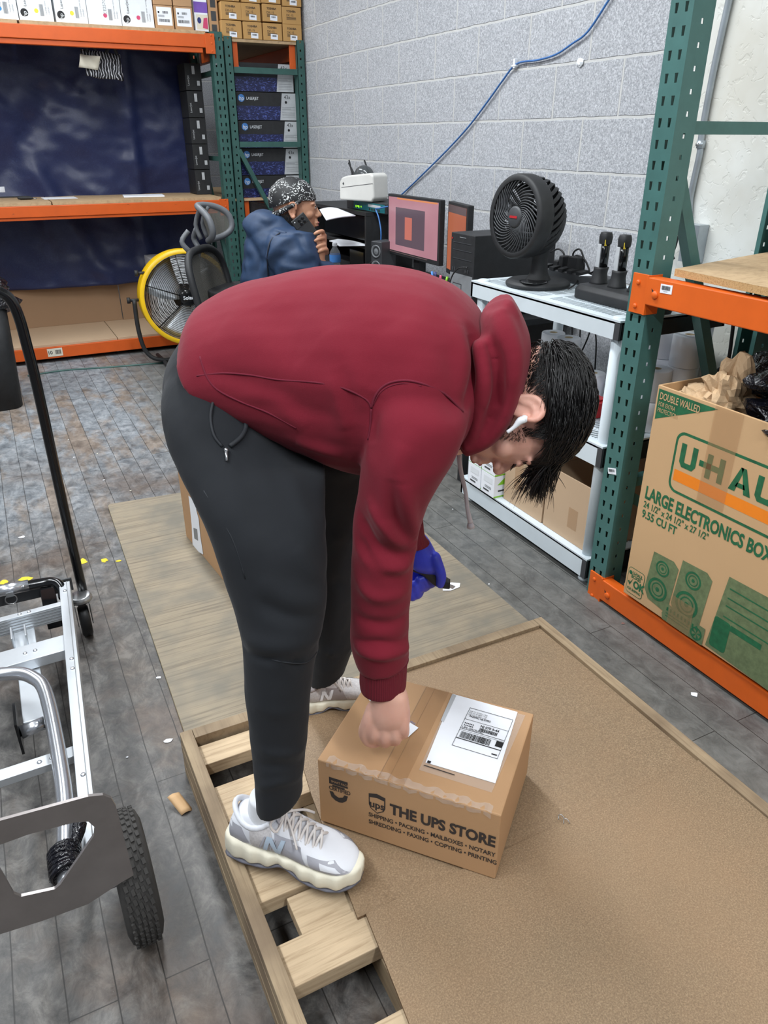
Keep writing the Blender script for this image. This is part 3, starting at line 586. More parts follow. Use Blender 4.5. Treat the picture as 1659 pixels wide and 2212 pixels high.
p = at(3, 418, z=1.08); t = thing('paper_roll', p, 'white paper roll at the left edge of the far bench', 'roll'); MB().cyl((p.x-.12, p.y, 1.10), (p.x+.03, p.y-.02, 1.10), .038, 'paper', 28).build('roll', t)
MB().box((p.x-.2, p.y-.09, 1.057), (p.x+.11, p.y-.075, 1.064), 'blackm').build('holder', t)
# ================================================================ floor things
# plywood sheet
PL = [(.252, 3.121), (.262, 3.135), (.60, 3.11), (1.357, 3.07), (1.348, 1.55), (.215, 1.55)]
mb = MB(); n = len(PL); mb.add([V((x, y, .0015)) for x, y in PL]+[V((x, y, .013)) for x, y in PL], [tuple(range(n))]+[(i, (i+1) % n, n+(i+1) % n, n+i) for i in range(n)], 'plyedge')
mb.add([V((x, y, .0132)) for x, y in PL], [tuple(range(n))], 'plytop'); tag(mb.build('plywood_sheet', fixn=True), 'worn grey brown plywood sheet lying on the floor beyond the pallet', 'board')

# pallet: top rim z=.13
PA = thing('wooden_pallet', (.73, .9, 0), 'large wooden pallet frame topped with brown hardboard under the standing person', 'pallet')
X0, X1, Y0, Y1 = .186, 1.285, -.45, 1.468
def rimbar(a, b, w, z0, z1, name, mats=('piney', 'plyedge')):
    a, b = V(a), V(b); mb = MB(); d = (b-a).normalized(); r = V((-d.y, d.x, 0))*w
    for i in range(4):
        za, zb = z0+(z1-z0)*i/4, z0+(z1-z0)*(i+1)/4-.0008; q = .0006*(i % 2)
        P = [a+r*q/w, b+r*q/w, b+r, a+r]; mb.add([V((p.x, p.y, za)) for p in P]+[V((p.x, p.y, zb)) for p in P], [(3, 2, 1, 0), (4, 5, 6, 7), (0, 1, 5, 4), (1, 2, 6, 5), (2, 3, 7, 6), (3, 0, 4, 7)], mats[0])
    return mb.build(name, PA, bevel=.0012)
rimbar((X0, Y1, 0), (X0, Y0, 0), .030, .0, .131, 'side_rail'); rimbar((X1, Y0, 0), (X1, Y1, 0), .030, .0, .131, 'side_rail')
rimbar((X1-.031, Y1, 0), (X0+.031, Y1, 0), .034, .0, .131, 'end_rail'); rimbar((X0+.031, Y0, 0), (X1-.031, Y0, 0), .034, .0, .131, 'end_rail')
for y in (Y0+.06, ): pass
slat_y = [(1.425, 1.358), (1.278, 1.168), (1.075, .955), (.86, .775), (.66, .565), (.35, .26), (.1, 0), (-.15, -.25)]
for i, (ya, yb) in enumerate(slat_y): MB().box((X0+.031, ya, .072), (X1-.031, yb, .112 if i else .108), 'pine').build('deck_board', PA, bevel=.002)
MB().box((.34, .91, .0735), (.40, .862, .108), 'pinex').build('filler_block', PA) if 0 else None
for x in (.39, .74, 1.08): MB().box((x, Y0+.04, 0.001), (x+.04, Y1-.04, .071), 'piney').build('stringer', PA, bevel=.002)
MB().box((.27, .948, .0735), (.60, .864, .104), 'pine').build('deck_board', PA, bevel=.002)
def hb(pts, z, label):
    mb = MB(); n = len(pts); mb.add([V((x, y, z)) for x, y in pts]+[V((x, y, z+.006)) for x, y in pts], [tuple(range(n-1, -1, -1))]+[(i, (i+1) % n, n+(i+1) % n, n+i) for i in range(n)], 'hardedge')
    mb.add([V((x, y, z+.0062)) for x, y in pts], [tuple(range(n))], 'hardboard'); return tag(mb.build('hardboard_panel', fixn=True), label, 'board')
hb([(1.254, 1.433), (.45, 1.433), (.405, 1.15), (.372, .838), (1.254, .835)], .1135, 'brown hardboard panel under the shipping box at the far end of the pallet')
hb([(1.254, .832), (.388, .836), (.30, -.05), (.30, -.41), (1.254, -.41)], .1185, 'brown hardboard panel filling the near right of the pallet')
for (px, py) in ((1207, 1771), (1218, 1780)):
    p = at(px, py, z=.1255); t = tag(MB().tube([p, p+V((.004, .006, .006)), p+V((.009, .002, .008)), p+V((.011, -.006, .002))], .0009, 'zinc', 6, sub=3).build('bent_staple'), 'bent staple at the hardboard seam, %s one' % ('upper left' if px < 1210 else 'lower right'), 'staple', 'bent staples at the hardboard seam')

# shipping box on the pallet
e1 = (V((.394, 1.072, 0))-V((.646, .785, 0))); W1 = e1.length; e1.normalize(); e2 = V((e1.y, -e1.x, 0)); e2 = -e2 if e2.x < 0 else e2; W2 = .298; HB_ = .176
O = V((.646, .785, .1255)); BX = thing('shipping_box', O+e1*W1/2+e2*W2/2, 'taped brown shipping box printed with black store lettering on the pallet', 'box')
TL = O+e1*W1     # front face left bottom corner; ux along front face = -e1
mb = MB(); P = [O, O+e2*W2, O+e2*W2+e1*W1, O+e1*W1]; mb.add(P+[p+V((0, 0, HB_)) for p in P], [(3, 2, 1, 0), (4, 5, 6, 7), (0, 1, 5, 4), (1, 2, 6, 5), (2, 3, 7, 6), (3, 0, 4, 7)], 'kraft'); mb.build('carton_body', BX, bevel=.003, fixn=True)
U, Z = -e1, V((0, 0, 1)); k = W1/.372
pr = MB()
pr.text('THE UPS STORE', TL+U*.155*k+Z*.090, U, Z, .0275, 'ink', .04, .78*k); pr.text('SHIPPING • PACKING • MAILBOXES • NOTARY', TL+U*.110*k+Z*.063, U, Z, .0115, 'ink', .02, .785*k)
pr.text('SHREDDING • FAXING • COPYING • PRINTING', TL+U*.110*k+Z*.043, U, Z, .0115, 'ink', .02, .79*k)
sh = [(-.018, .024), (0, .029), (.018, .024), (.018, -.006), (.014, -.016), (0, -.026), (-.014, -.016), (-.018, -.006)]; so = TL+U*.128*k+Z*.103
pr.poly(so, U, Z, sh, 'ink', .0006); pr.poly(so, U, Z, [(x*.86, y*.88 if y < 0 else y*.62) for x, y in sh], 'kraft', .001); pr.text('ups', so+Z*-.010+U*-.0155, U, Z, .019, 'ink', .03, .9, lift=.0014)
co = TL+U*.045*k+Z*.102; pr.rect(co, U, Z, -.021, .018, .021, .036, 'ink'); pr.text('CERTIFIED', co+U*-.0215+Z*.002, U, Z, .0105, 'ink', .02, .72)
pr.rect(co, U, Z, -.014, .0125, .014, .0165, 'ink'); pr.text('SMART PACK', co+U*-.016+Z*.024, U, Z, .006, 'kraft', 0, .8, lift=.0014)
pr.poly(co, U, Z, [(-.021, -.003), (-.013, -.003), (-.009, -.011), (0, -.015), (.009, -.011), (.013, -.003), (.021, -.003), (.017, -.018), (.008, -.026), (0, -.028), (-.008, -.026), (-.017, -.018)], 'ink', .0006)
pr.build('printed_lettering', BX)
T0 = TL+Z*HB_     # top face frame: ux = U (right), uy = e2 (back)
tp = MB(); tp.rect(T0, U, e2, .135, .0, .188, W2, 'tape', .0010); tp.add([T0+U*.135-e2*.0006, T0+U*.188-e2*.0006, T0+U*.188-e2*.0006-Z*.05, T0+U*.135-e2*.0006-Z*.05], [(3, 2, 1, 0)], 'tape') if 0 else None
ed = [T0+U*(.02+.343*i/40)+e2*(.004+.0022*math.sin(i*1.7))+Z*(.0014+.0012*math.sin(i*2.3)) for i in range(41)]
tp.add([p-e2*.004-Z*.001*(i % 3) for i, p in enumerate(ed)]+[p+e2*(.012+.003*math.sin(i)) for i, p in enumerate(ed)], [(i, i+1, 41+i+1, 41+i) for i in range(40)], 'cleartape')
tp.add([p-e2*.0055-Z*.002 for p in ed]+[p-e2*.0055-Z*(.012+.002*math.sin(i*1.3)) for i, p in enumerate(ed)], [(i, 41+i, 41+i+1, i+1) for i in range(40)], 'cleartape')
tp.build('packing_tape', BX)
gap = MB().rect(T0, U, e2, .133, .0, .1345, W2, 'kraft_dark', .0006).rect(T0, U, e2, .1535, 0, .1545, W2, 'kraft_dark', .0006).build('flap_seam', BX)
def topq(px, m, lift, mb): P = [at(a, b, z=T0.z+lift) for a, b in px]; mb.add(P, [tuple(range(len(P)))], m); return P
lb = MB(); topq([(905, 1663), (975, 1505), (1135, 1545), (1062, 1712)], 'cleartape', .0012, lb)
P = topq([(919, 1647), (979, 1499), (1118, 1538), (1070, 1692)], 'paper', .002, lb); lx = (P[2]-P[1]).normalized(); ly = (P[1]-P[0]); ly = (ly-lx*ly.dot(lx)).normalized(); o = P[0]+V((0, 0, .0006)); w, h = (P[3]-P[0]).length, (P[1]-P[0]).length
topq([(952, 1556), (977, 1499), (986, 1502), (958, 1560)], 'lgrey', .0026, lb)
lb.build('label_pouch', BX, fixn=False)
pr = MB(); L = lambda a, b, c, d, m='inkb': pr.rect(o, lx, ly, w*a, h*b, w*c, h*d, m, .0006)
for a, b, c, d in ((.23, .30, .905, .305), (.23, .86, .905, .865), (.23, .30, .236, .865), (.90, .30, .905, .865), (.23, .69, .905, .694), (.23, .55, .905, .555), (.23, .41, .905, .42), (.23, .53, .905, .533)): L(a, b, c, d)
pr.text('UPS GROUND', o+lx*w*.25+ly*h*.56, lx, ly, .006, 'inkb', .01, .9); pr.text('NJ 070 9-44', o+lx*w*.50+ly*h*.635, lx, ly, .0075, 'inkb', .02, .8)
pr.barcode(o, lx, ly, w*.50, h*.58, w*.78, h*.625, 'inkb', .0006, 3, 22); pr.barcode(o, lx, ly, w*.27, h*.43, w*.74, h*.515, 'inkb', .0006, 8, 34); L(.80, .45, .90, .525)
for q in range(12): L(.26+.019*(q % 6)*1.3, .60+.03*(q//6), .275+.019*(q % 6)*1.3, .615+.03*(q//6))
pr.text('PASSAIC NJ 07055', o+lx*w*.28+ly*h*.735, lx, ly, .0055, 'inkb', .02, .8)
for q in range(3): pr.text('SHIP TO: ID DEPT 1 FLR', o+lx*w*.25+ly*h*(.76+.025*q), lx, ly, .0035, 'inkb', 0, .8)
L(.80, .335, .88, .35); L(.02, .0, .07, .03)
pr.rect(o, lx, ly, w*.0, h*-.045, w*.45, h*-.035, 'ink', .0006); pr.build('label_printing', BX)
st = MB(); P = topq([(798, 1500), (832, 1512), (902, 1572), (880, 1592), (870, 1590)], 'paper', .002, st) if 0 else topq([(866, 1548), (904, 1572), (882, 1592), (852, 1580)], 'paper', .002, st)
st.text('pretty Label', P[0]+V((0, 0, .001)), (P[1]-P[0]), (P[0]-P[3]), .006, 'bluecable'); st.build('small_sticker', BX, fixn=False)
st = MB(); topq([(793, 1508), (800, 1503), (815, 1510), (806, 1520)], 'paper', .002, st); st.build('corner_sticker', BX)

# box behind the legs, standing on the plywood
BB = thing('brown_box', (.62, 2.4, .0135), 'tall brown box with torn white label standing on the plywood behind the legs', 'box')
A = at(497, 1272, z=.014); B = at(437, 1200, z=.014); d = (B-A).normalized()*.46; s = V((d.y, -d.x, 0)).normalized(); s = s if s.x > 0 else -s; s *= .40
mb = MB(); P = [A, A+s, A+s+d, A+d]; mb.add(P+[p+V((0, 0, .30)) for p in P], [(3, 2, 1, 0), (4, 5, 6, 7), (0, 1, 5, 4), (1, 2, 6, 5), (2, 3, 7, 6), (3, 0, 4, 7)], 'kraft'); mb.build('carton_body', BB, bevel=.003, fixn=True)
nn = (A-(A+s)).normalized()*.0015; g = A+nn; dn = d.normalized(); l = MB()
def onface(px, py):
    n_ = nn.normalized(); r = CF+CR*((px-CX)/FPX)+CU*((CY-py)/FPX); return CAM+r*((g-CAM).dot(n_)/r.dot(n_))
P = [onface(a, b) for a, b in ((407, 1070), (423, 1085), (424, 1102), (429, 1120), (433, 1160), (439, 1198), (425, 1190), (416, 1176), (414, 1135), (410, 1095))]; l.add(P, [tuple(range(len(P)))], 'paper')
q = [onface(a, b) for a, b in ((418, 1140), (426, 1143), (428, 1168), (420, 1163))]; l.add([p+nn*.4 for p in q], [(0, 1, 2, 3)], 'grey'); ob = l.build('torn_label', BB); ob['label'] = 'torn white label'
# litter
for i, (px, py, m, s_) in enumerate([(363, 1600, 'paper', .012), (275, 1636, 'paper', .004), (160, 988, 'paper', .006), (210, 980, 'cream', .005), (225, 1037, 'paper', .006), (282, 1060, 'cream', .005), (148, 950, 'paper', .004), (342, 1464, 'paper', .01), (48, 1160, 'paper', .014), (1346, 1347, 'zinc', .008), (1500, 1500, 'paper', .012), (1056, 1262, 'paper', .004), (978, 1100, 'paper', .004)]):
    if s_:
        p = at(px, py, z=.001); r = random.Random(i); pts = [(s_*(.6+.6*r.random())*math.cos(a), s_*(.3+.7*r.random())*math.sin(a)) for a in [PI*2*k/7 for k in range(7)]]
        tag(MB().prism(pts, p, (1, 0, 0), (0, 1, 0), .0012, m).build('litter_scrap'), '%s scrap on the floor %s' % (('bright metal ring' if m == 'zinc' else 'pale paper'), ['left of the pallet corner', 'just off the left side of the plywood', 'left of the black push handle top', 'right of the black push handle, furthest back', 'beside the plywood far corner, left one', 'beside the plywood far corner, right one', 'between the push handle and the far rack, leftmost', 'along the left edge of the plywood', 'left of the black push handle, larger one', 'in front of the lower orange beam', 'on the dark planks right of the pallet', 'near the black cutter', 'under the hanging hood cord'][i]), 'litter', 'small scraps on the floor')
p = at(395, 1725, z=.001); mb = cloth('x', (p.x-.015, p.y-.05, .002), (.03, .006, 0), (-.02, .05, .02), 5, 5, lambda u, v: .006*math.sin(u*4), 'kraft2'); tag(mb.build('cardboard_scrap', solid=.002), 'torn cardboard scrap leaning on the outer side of the pallet', 'litter')
for i, (px, py, s_) in enumerate([(176, 1213, .024), (227, 1210, .018), (255, 1212, .012), (8, 1258, .020), (55, 1252, .026), (955, 1222, .01)]):
    p = at(px, py, z=.0006); r = random.Random(i+50); pts = [(s_*(.3+.8*r.random())*math.cos(a), s_*(.4+.8*r.random())*math.sin(a)) for a in [PI*2*k/11 for k in range(11)]]
    tag(MB().prism(pts, p, (1, 0, 0), (0, 1, 0), .0006, 'yellowpaint').build('paint_mark'), 'flaking yellow paint mark on the floor, '+['next to the hand truck caster', 'middle one right of the caster', 'rightmost before the plywood', 'at the left picture edge', 'under the hand truck end frame', 'by the plywood beyond the cutter'][i], 'paint mark', 'yellow paint marks on the floor')
for i, P in enumerate([[(955, 1270), (975, 1283)], ]): pass
p = at(972, 1268, z=.0145); tag(MB().prism([(-.035, -.01), (-.01, -.022), (.03, -.016), (.045, .004), (.02, .022), (-.015, .028)], p, (1, 0, 0), (0, 1, 0), .001, 'paper').build('torn_sticker'), 'torn white sticker stuck on the plywood by the black cutter', 'sticker')
a, b = at(1003, 1248, z=.003), at(1052, 1272, z=.003); tag(MB().tube([a, (a+b)/2+V((0, 0, .004)), b], .0028, 'lgrey', 6, sub=3).build('plastic_strip'), 'thin pale plastic strip lying on the floor beside the plywood', 'litter')
# taped seam strip on the floor
P = [at(*q, z=.004) for q in ((60, 812), (140, 800), (240, 793), (360, 783))]; tag(MB().tube(P, .007, 'green_dark', 6, sub=4).build('floor_cable'), 'dark green cable running across the floor before the far rack', 'cable')

# ================================================================ hand truck in platform mode
HT = thing('hand_truck', (-.2, 1.65, 0), 'aluminium convertible hand truck laid flat with black push handle at left', 'hand truck')
def rail(x0, y0, x1, y1, z):
    mb = MB(); mb.bar((x0, y0, z), (x1, y1, z), .030, .045, 'alu'); mb.bar((x0+.006, y0, z+.0235), (x1+.006, y1, z+.0235), .002, .0015, 'grey')
    for t in (.05, .38, .42, .78): mb.lathe((x0+(x1-x0)*t, y0+(y1-y0)*t, z+.0225), (0, 0, 1), [(.006, 0), (.0045, .003), (0, .004)], 'alu_tube', 10)
    mb.build('side_rail', HT, bevel=.002)
rail(.012, 2.16, -.052, 1.09, .205); rail(-.455, 2.16, -.455, 1.09, .205)
def cross(ya, yb, z, w, h, m='alu', rib=False, name='crossbar', xe=0.):
    mb = MB(); mb.bar((-.45, ya, z), (xe, yb, z), w, h, m)
    if rib:
        for k in range(5): mb.bar((-.45, ya-w/2-.0005, z-.018+k*.009), (0, yb-w/2-.0005, z-.018+k*.009), .002, .003, 'grey')
    for x in (-.12, -.095): mb.lathe((x, ya+(yb-ya)*(x+.45)/.45, z+h/2), (0, 0, 1), [(.006, 0), (.0045, .003), (0, .004)], 'alu_tube', 10)
    mb.build(name, HT, bevel=.0015)
cross(2.02, 2.045, .200, .022, .05, rib=True); cross(1.845, 1.865, .195, .075, .03, xe=-.01); cross(1.43, 1.44, .19, .035, .02, xe=-.035)
# inner loop tube
mb = MB(); P = [(-.37, 1.09, .19), (-.365, 1.55, .235), (-.34, 1.70, .245), (-.27, 1.745, .247), (-.16, 1.735, .247), (-.105, 1.69, .245), (-.082, 1.6, .24), (-.078, 1.3, .24), (-.092, 1.12, .24), (-.098, 1.045, .24)]; mb.tube(P, .0165, 'alu_tube', 16, sub=6); mb.build('loop_tube', HT)
mb = MB()
for k in range(7): y = 1.075+k*.0085; mb.tube([(-.095+.026*math.cos(a), y+.003*math.sin(a*2+k), .24+.026*math.sin(a)) for a in [2*PI*j/14 for j in range(14)]], .0052, 'bag', 6, closed=True)
mb.cyl((-.095, 1.07, .24), (-.095, 1.13, .24), .022, 'bag', 14); mb.tube([(-.075, 1.12, .25), (-.06, 1.16, .26), (-.062, 1.2, .25)], [.008, .014, .004], 'bag', 8, sub=3); mb.build('black_tape_wrap', HT)
# toe plate (upright at near end)
PY = 1.02
outer = [(0, 1770), (190, 1718), (222, 1715), (240, 1722), (250, 1740), (288, 1888), (262, 1903), (190, 1950), (95, 1985), (0, 2015)]
hole = [(0, 1822), (60, 1800), (160, 1774), (190, 1772), (204, 1784), (203, 1802), (130, 1908), (118, 1918), (45, 1934), (30, 1928), (0, 1875)]
pz = lambda q: (lambda p: (p.x, p.z))(at(*q, y=PY)); cx0 = -.245
def mirror(L): R_ = [pz(q) for q in L]; return R_+[(2*cx0-x, z) for x, z in reversed(R_)]
mb = MB(); add_shape(mb, [mirror(outer), mirror(hole)], .006, (0, PY, 0), (1, 0, 0), (0, 0, 1), 'steel'); mb.build('toe_plate', HT, bevel=.001)

# wheels
def tyre(x, name='tyre'):
    c = V((x, 1.115, .128)); w = MB()
    w.lathe(c-V((.034, 0, 0)), (1, 0, 0), [(.07, .002), (.10, 0), (.118, .006), (.125, .016), (.127, .034), (.125, .052), (.118, .062), (.10, .068), (.07, .066)], 'rubber', 40)
    for r, xo in ((.1278, .014), (.129, .025), (.1292, .034), (.129, .043), (.1278, .054)):
        for k in range(44):
            a = 2*PI*(k+.5*(int(xo*1000) % 2))/44; p = c+V((xo-.034, math.cos(a)*r, math.sin(a)*r)); R = Matrix.Rotation(a, 3, 'X')
            tz = R @ V((0, 1, 0)); ty = R @ V((0, 0, 1)); vs = [p+V((i*.0038, 0, 0))+ty*j*.0062+tz*q for q in (-.004, .0008) for i, j in ((-1, -.8), (.6, -1), (1, .8), (-.6, 1))]
            w.add(vs, [(4, 5, 6, 7), (0, 1, 5, 4), (1, 2, 6, 5), (2, 3, 7, 6), (3, 0, 4, 7)], 'rubber')
    w.build(name, HT)
    MB().lathe(c-V((.03, 0, 0)), (1, 0, 0), [(0, .0), (.03, 0), (.045, .012), (.07, .012), (.072, .048), (.045, .048), (.03, .06), (0, .06)], 'lgrey', 28).build('wheel_hub', HT)
tyre(.014); tyre(-.50); MB().cyl((-.50, 1.115, .128), (.02, 1.115, .128), .009, 'zinc', 12).build('axle', HT)
def caster(x, y):
    MB().lathe((x-.016, y, .052), (1, 0, 0), [(.028, 0), (.044, 0), (.051, .005), (.051, .027), (.044, .032), (.028, .032)], 'rubber_cable', 28).build('caster_tyre', HT)
    MB().lathe((x-.017, y, .052), (1, 0, 0), [(0, 0), (.012, 0), (.014, .006), (.03, .006), (.03, .028), (.014, .028), (.012, .034), (0, .034)], 'grey', 24).build('caster_wheel', HT)
    mb = MB()
    for s_ in (-1, 1): mb.prism([(-.012, -.012), (.012, -.012), (.045, .07), (-.02, .07)], (x+s_*.022-(.0015), y, .052), (0, 1, 0), (0, 0, 1), .003, 'zinc')
    mb.lathe((x, y+.014, .118), (0, 0, 1), [(0, 0), (.03, 0), (.036, .006), (.036, .014), (.03, .022), (0, .022)], 'zinc', 24); mb.build('caster_fork', HT, bevel=.001)
caster(.048, 2.20); caster(-.50, 2.20)
# far end black frame and tall handle
mb = MB(); mb.box((-.50, 2.235, .150), (.035, 2.242, .195), 'dgrey'); mb.bar((-.49, 2.13, .135), (.0, 2.15, .135), .02, .018, 'blackg'); mb.box((-.06, 2.12, .10), (-.018, 2.235, .185), 'blackg'); mb.box((-.46, 2.12, .10), (-.42, 2.235, .185), 'blackg')
mb.build('end_frame', HT, bevel=.002)
mb = MB(); mb.tube([(-.455, 2.12, .212), (-.452, 2.16, .218), (-.42, 2.195, .222), (-.2, 2.205, .222), (-.06, 2.195, .222), (-.015, 2.18, .222), (.002, 2.145, .215), (.002, 2.11, .205)], .0155, 'blackg', 14, sub=5); mb.build('end_handle', HT)
mb = MB(); mb.cyl((-.20, 2.2035, .222), (-.085, 2.2, .222), .0175, 'alu_tube', 20)
for x in (-.185, -.10): mb.ell((x, 2.186, .228), (.005, .005, .005), 'zinc', 10)
mb.tube([(-.14+.016*math.cos(a), 2.186, .195+.016*math.sin(a)) for a in [2*PI*k/20 for k in range(20)]], .0018, 'zinc', 6, closed=True); mb.box((-.15, 2.183, .205), (-.13, 2.19, .22), 'zinc'); mb.build('lock_sleeve', HT)
mb = MB(); P = [(.060, 2.245, .13), (.056, 2.25, .45), (.054, 2.25, .80), (.050, 2.25, .93), (.046, 2.25, 1.0), (.036, 2.25, 1.045), (.016, 2.25, 1.068), (-.02, 2.25, 1.074), (-.25, 2.25, 1.074), (-.47, 2.25, 1.07), (-.51, 2.25, 1.03), (-.52, 2.25, .9), (-.52, 2.25, .13)]
mb.tube(P, .0145, 'blackg', 16, sub=4); mb.build('push_handle', HT)
mb = MB(); mb.bar((-.12, 1.62, .16), (-.118, 2.10, .165), .055, .03, 'alu'); mb.box((-.15, 1.94, .17), (-.145, 2.0, .215), 'alu'); mb.box((-.115, 1.94, .17), (-.11, 2.0, .215), 'alu'); mb.build('centre_strut', HT, bevel=.002)
MB().cyl((-.155, 1.60, .165), (-.085, 1.615, .165), .016, 'alu_tube', 16).box((-.162, 1.575, .12), (-.156, 1.66, .21), 'blackg').box((-.085, 1.58, .125), (-.079, 1.66, .205), 'blackg').build('pivot_roller', HT)

# waste bin with black liner at left edge
WB = thing('waste_bin', (-.16, 4.95, 0), 'black waste bin with overhanging black plastic liner at the left edge', 'bin')
mb = MB(XF((-.17, 4.9, 0))); mb.loft([((0, 0, 0), (.19, 0, 0), (0, .16, 0)), ((0, 0, .3), (.205, 0, 0), (0, .175, 0)), ((0, 0, .58), (.215, 0, 0), (0, .19, 0))], 'blackm', 32, 1, .45); mb.build('bin_body', WB)
def crumple(mb, c, r, seed, m, amp=.28, n=26, fr=3.):
    b = MB(); b.ell((0, 0, 0), (1, 1, 1), m, n); vs = []
    for v in b.v: d = 1+amp*noise.noise(v*fr*.5+V((seed, 0, 0)))+amp*.5*abs(noise.noise(v*fr*1.7+V((0, seed, 0)))); vs.append(V(c)+V((v.x*r[0]*d, v.y*r[1]*d, v.z*r[2]*d)))
    return mb.add(vs, b.f, m, False)
mb = MB(); crumple(mb, (-.17, 4.9, .64), (.27, .2, .11), 3, 'bag', .4, 40); mb.build('plastic_liner', WB)
# ================================================================ white resin shelving unit
SX0, SX1, SY0, SY1 = 1.67, 2.13, 1.705, 2.53
WS = thing('resin_shelf_unit', (1.9, 2.1, 0), 'white plastic shelving unit with slotted shelves between the desk and the near rack', 'shelf')
def rshelf(z1, h):
    mb = MB(); z0 = z1-h; t = .012
    mb.box((SX0, SY0, z0), (SX0+t, SY1, z1-.006), 'shelf'); mb.box((SX1-t, SY0, z0), (SX1, SY1, z1-.006), 'shelf'); mb.box((SX0, SY1-t, z0), (SX1, SY1, z1-.006), 'shelf')
    mb.box((SX0+.008, SY0, z0), (SX1, SY0+t, z1-.006), 'blackm'); mb.box((SX0-.0012, SY0-.001, z0), (SX0+.008, SY0+.022, z1-.008), 'dgrey')
    # slotted top: rim frame, lengthwise ribs and many thin cross slats
    B = .035; mb.box((SX0, SY0, z1-.012), (SX0+B, SY1, z1), 'shelf'); mb.box((SX1-B, SY0, z1-.012), (SX1, SY1, z1), 'shelf')
    for a, b in ((SY0, SY0+B), (SY1-B, SY1), ((SY0+SY1)/2-.02, (SY0+SY1)/2+.02)): mb.box((SX0+B, a, z1-.012), (SX1-B, b, z1), 'shelf')
    for x in np.linspace(SX0+B, SX1-B, 7)[1:-1]: mb.box((x-.004, SY0+B, z1-.010), (x+.004, SY1-B, z1-.0006), 'shelf')
    y = SY0+B+.008
    while y < SY1-B-.006: mb.box((SX0+B, y, z1-.010), (SX1-B, y+.0055, z1-.001), 'shelf'); y += .0145
    return mb.build('shelf_panel', WS)
for z1, h in ((.938, .060), (.530, .075), (.105, .078)): rshelf(z1, h)
for x in (SX0+.035, SX1-.035):
    for y in (SY0+.035, SY1-.035):
        mb = MB(); mb.cyl((x, y, .012), (x, y, .93), .021, 'shelf', 20); mb.lathe((x, y, 0), (0, 0, 1), [(.0, 0), (.024, 0), (.024, .008), (.021, .014)], 'shelf', 20); mb.lathe((x, y, .938), (0, 0, 1), [(.024, -.004), (.024, .004), (.018, .006), (0, .006)], 'shelf', 20); mb.build('shelf_post', WS)
ZT = .939
# turbo fan
fc = at(1160, 618, z=ZT); FN = thing('desk_fan', (1.83, 2.30, ZT), 'round black desk fan with spiral grille standing on the white shelf', 'fan'); bx, by = 1.825, 2.315
mb = MB(); 
mb.loft([((bx, by, ZT), (.118, 0, 0), (0, .118, 0)), ((bx, by, ZT+.012), (.120, 0, 0), (0, .120, 0)), ((bx, by, ZT+.022), (.108, 0, 0), (0, .108, 0))], 'blackm', 40, 2); mb.build('base', FN, bevel=.002)
MB().lathe((bx-.055, by-.045, ZT+.0225), (0, 0, 1), [(.05, 0), (.052, .003), (.045, .0035), (0, .001)], 'blackg', 28).build('control_dish', FN)
mb = MB(); mb.loft([((bx, by, ZT+.02), (.05, 0, 0), (0, .045, 0)), ((bx, by, ZT+.05), (.034, 0, 0), (0, .032, 0)), ((bx, by, ZT+.10), (.03, 0, 0), (0, .028, 0)), ((bx, by, ZT+.13), (.036, 0, 0), (0, .034, 0))], 'blackm', 24, 4); mb.build('stem', FN)
hc = V((1.775, 2.345, 1.178)); fax = V((-.995, -.06, .05)).normalized(); fu, fw, _ = frame(fax)
mb = MB(); R0 = .143
mb.lathe(hc+fax*.01, fax, [(R0-.022, .052), (R0-.006, .055), (R0, .045), (R0+.001, .0), (R0-.004, -.012), (R0-.014, -.012), (R0-.02, .03), (R0-.022, .052)], 'blackm', 56); mb.build('housing_ring', FN)
g = MB()
for k in range(38):
    a = 2*PI*k/38; P = []
    for t in np.linspace(0, 1, 9): r = .034+(R0-.052)*t*1.0+.0; th = a+1.15*(1-t)**1.2; P.append(hc+fax*(.052+.006*math.sin(t*PI)+.004)+(fu*math.cos(th)+fw*math.sin(th))*r)
    for q in range(8): pass
    g.tube(P+[hc+fax*.04+(fu*math.cos(a-.03)+fw*math.sin(a-.03))*(R0-.012)], [.0022]*9+[.002], 'dgrey', 5)
g.build('front_grille', FN)
MB().lathe(hc+fax*.05, fax, [(.038, 0), (.037, .010), (.03, .014), (0, .015)], 'dgrey', 28).build('grille_hub', FN)
mb = MB(); ux = V((-fax.y, fax.x, 0)).normalized(); ux = -ux if ux.dot(CR) < 0 else ux; uy = fax.cross(ux); uy = uy if uy.z > 0 else -uy; mb.rect(hc+fax*.0655, ux, uy, -.02, -.004, .02, .004, 'redbox', .0); mb.v = [v+fax*.0008 for v in mb.v]; mb.build('brand_badge', FN)
mb = MB()
for k in range(30):       # rear cage: curved vanes sweeping back to a small cap
    a = 2*PI*k/30; P = []; 
    for t in np.linspace(0, 1, 9): r = R0-.004-(R0-.045)*t**2.1; th = a+.9*t; P.append(hc-fax*(.0+.135*t**.85)+(fu*math.cos(th)+fw*math.sin(th))*r)
    tan = [(P[min(i+1, 8)]-P[max(i-1, 0)]).normalized() for i in range(9)]
    vs = []
    for i, p in enumerate(P):
        th = a+.9*i/8; rad = fu*math.cos(th)+fw*math.sin(th); s_ = tan[i].cross(rad).normalized()*.0065; vs += [p-s_, p+s_, p+s_-rad*.004, p-s_-rad*.004]
    mb.add(vs, [(4*i+j, 4*i+(j+1) % 4, 4*(i+1)+(j+1) % 4, 4*(i+1)+j) for i in range(8) for j in range(4)], 'blackm', False)
mb.build('rear_grille', FN)
MB().lathe(hc-fax*.14, fax, [(0, -.012), (.03, -.01), (.05, 0), (.05, .02), (.035, .05)], 'blackm', 28).build('motor_housing', FN)
mb = MB(); mb.lathe(hc+fax*.015, fax, [(0, -.03), (.035, -.03), (.036, .01), (0, .015)], 'blackg', 24)
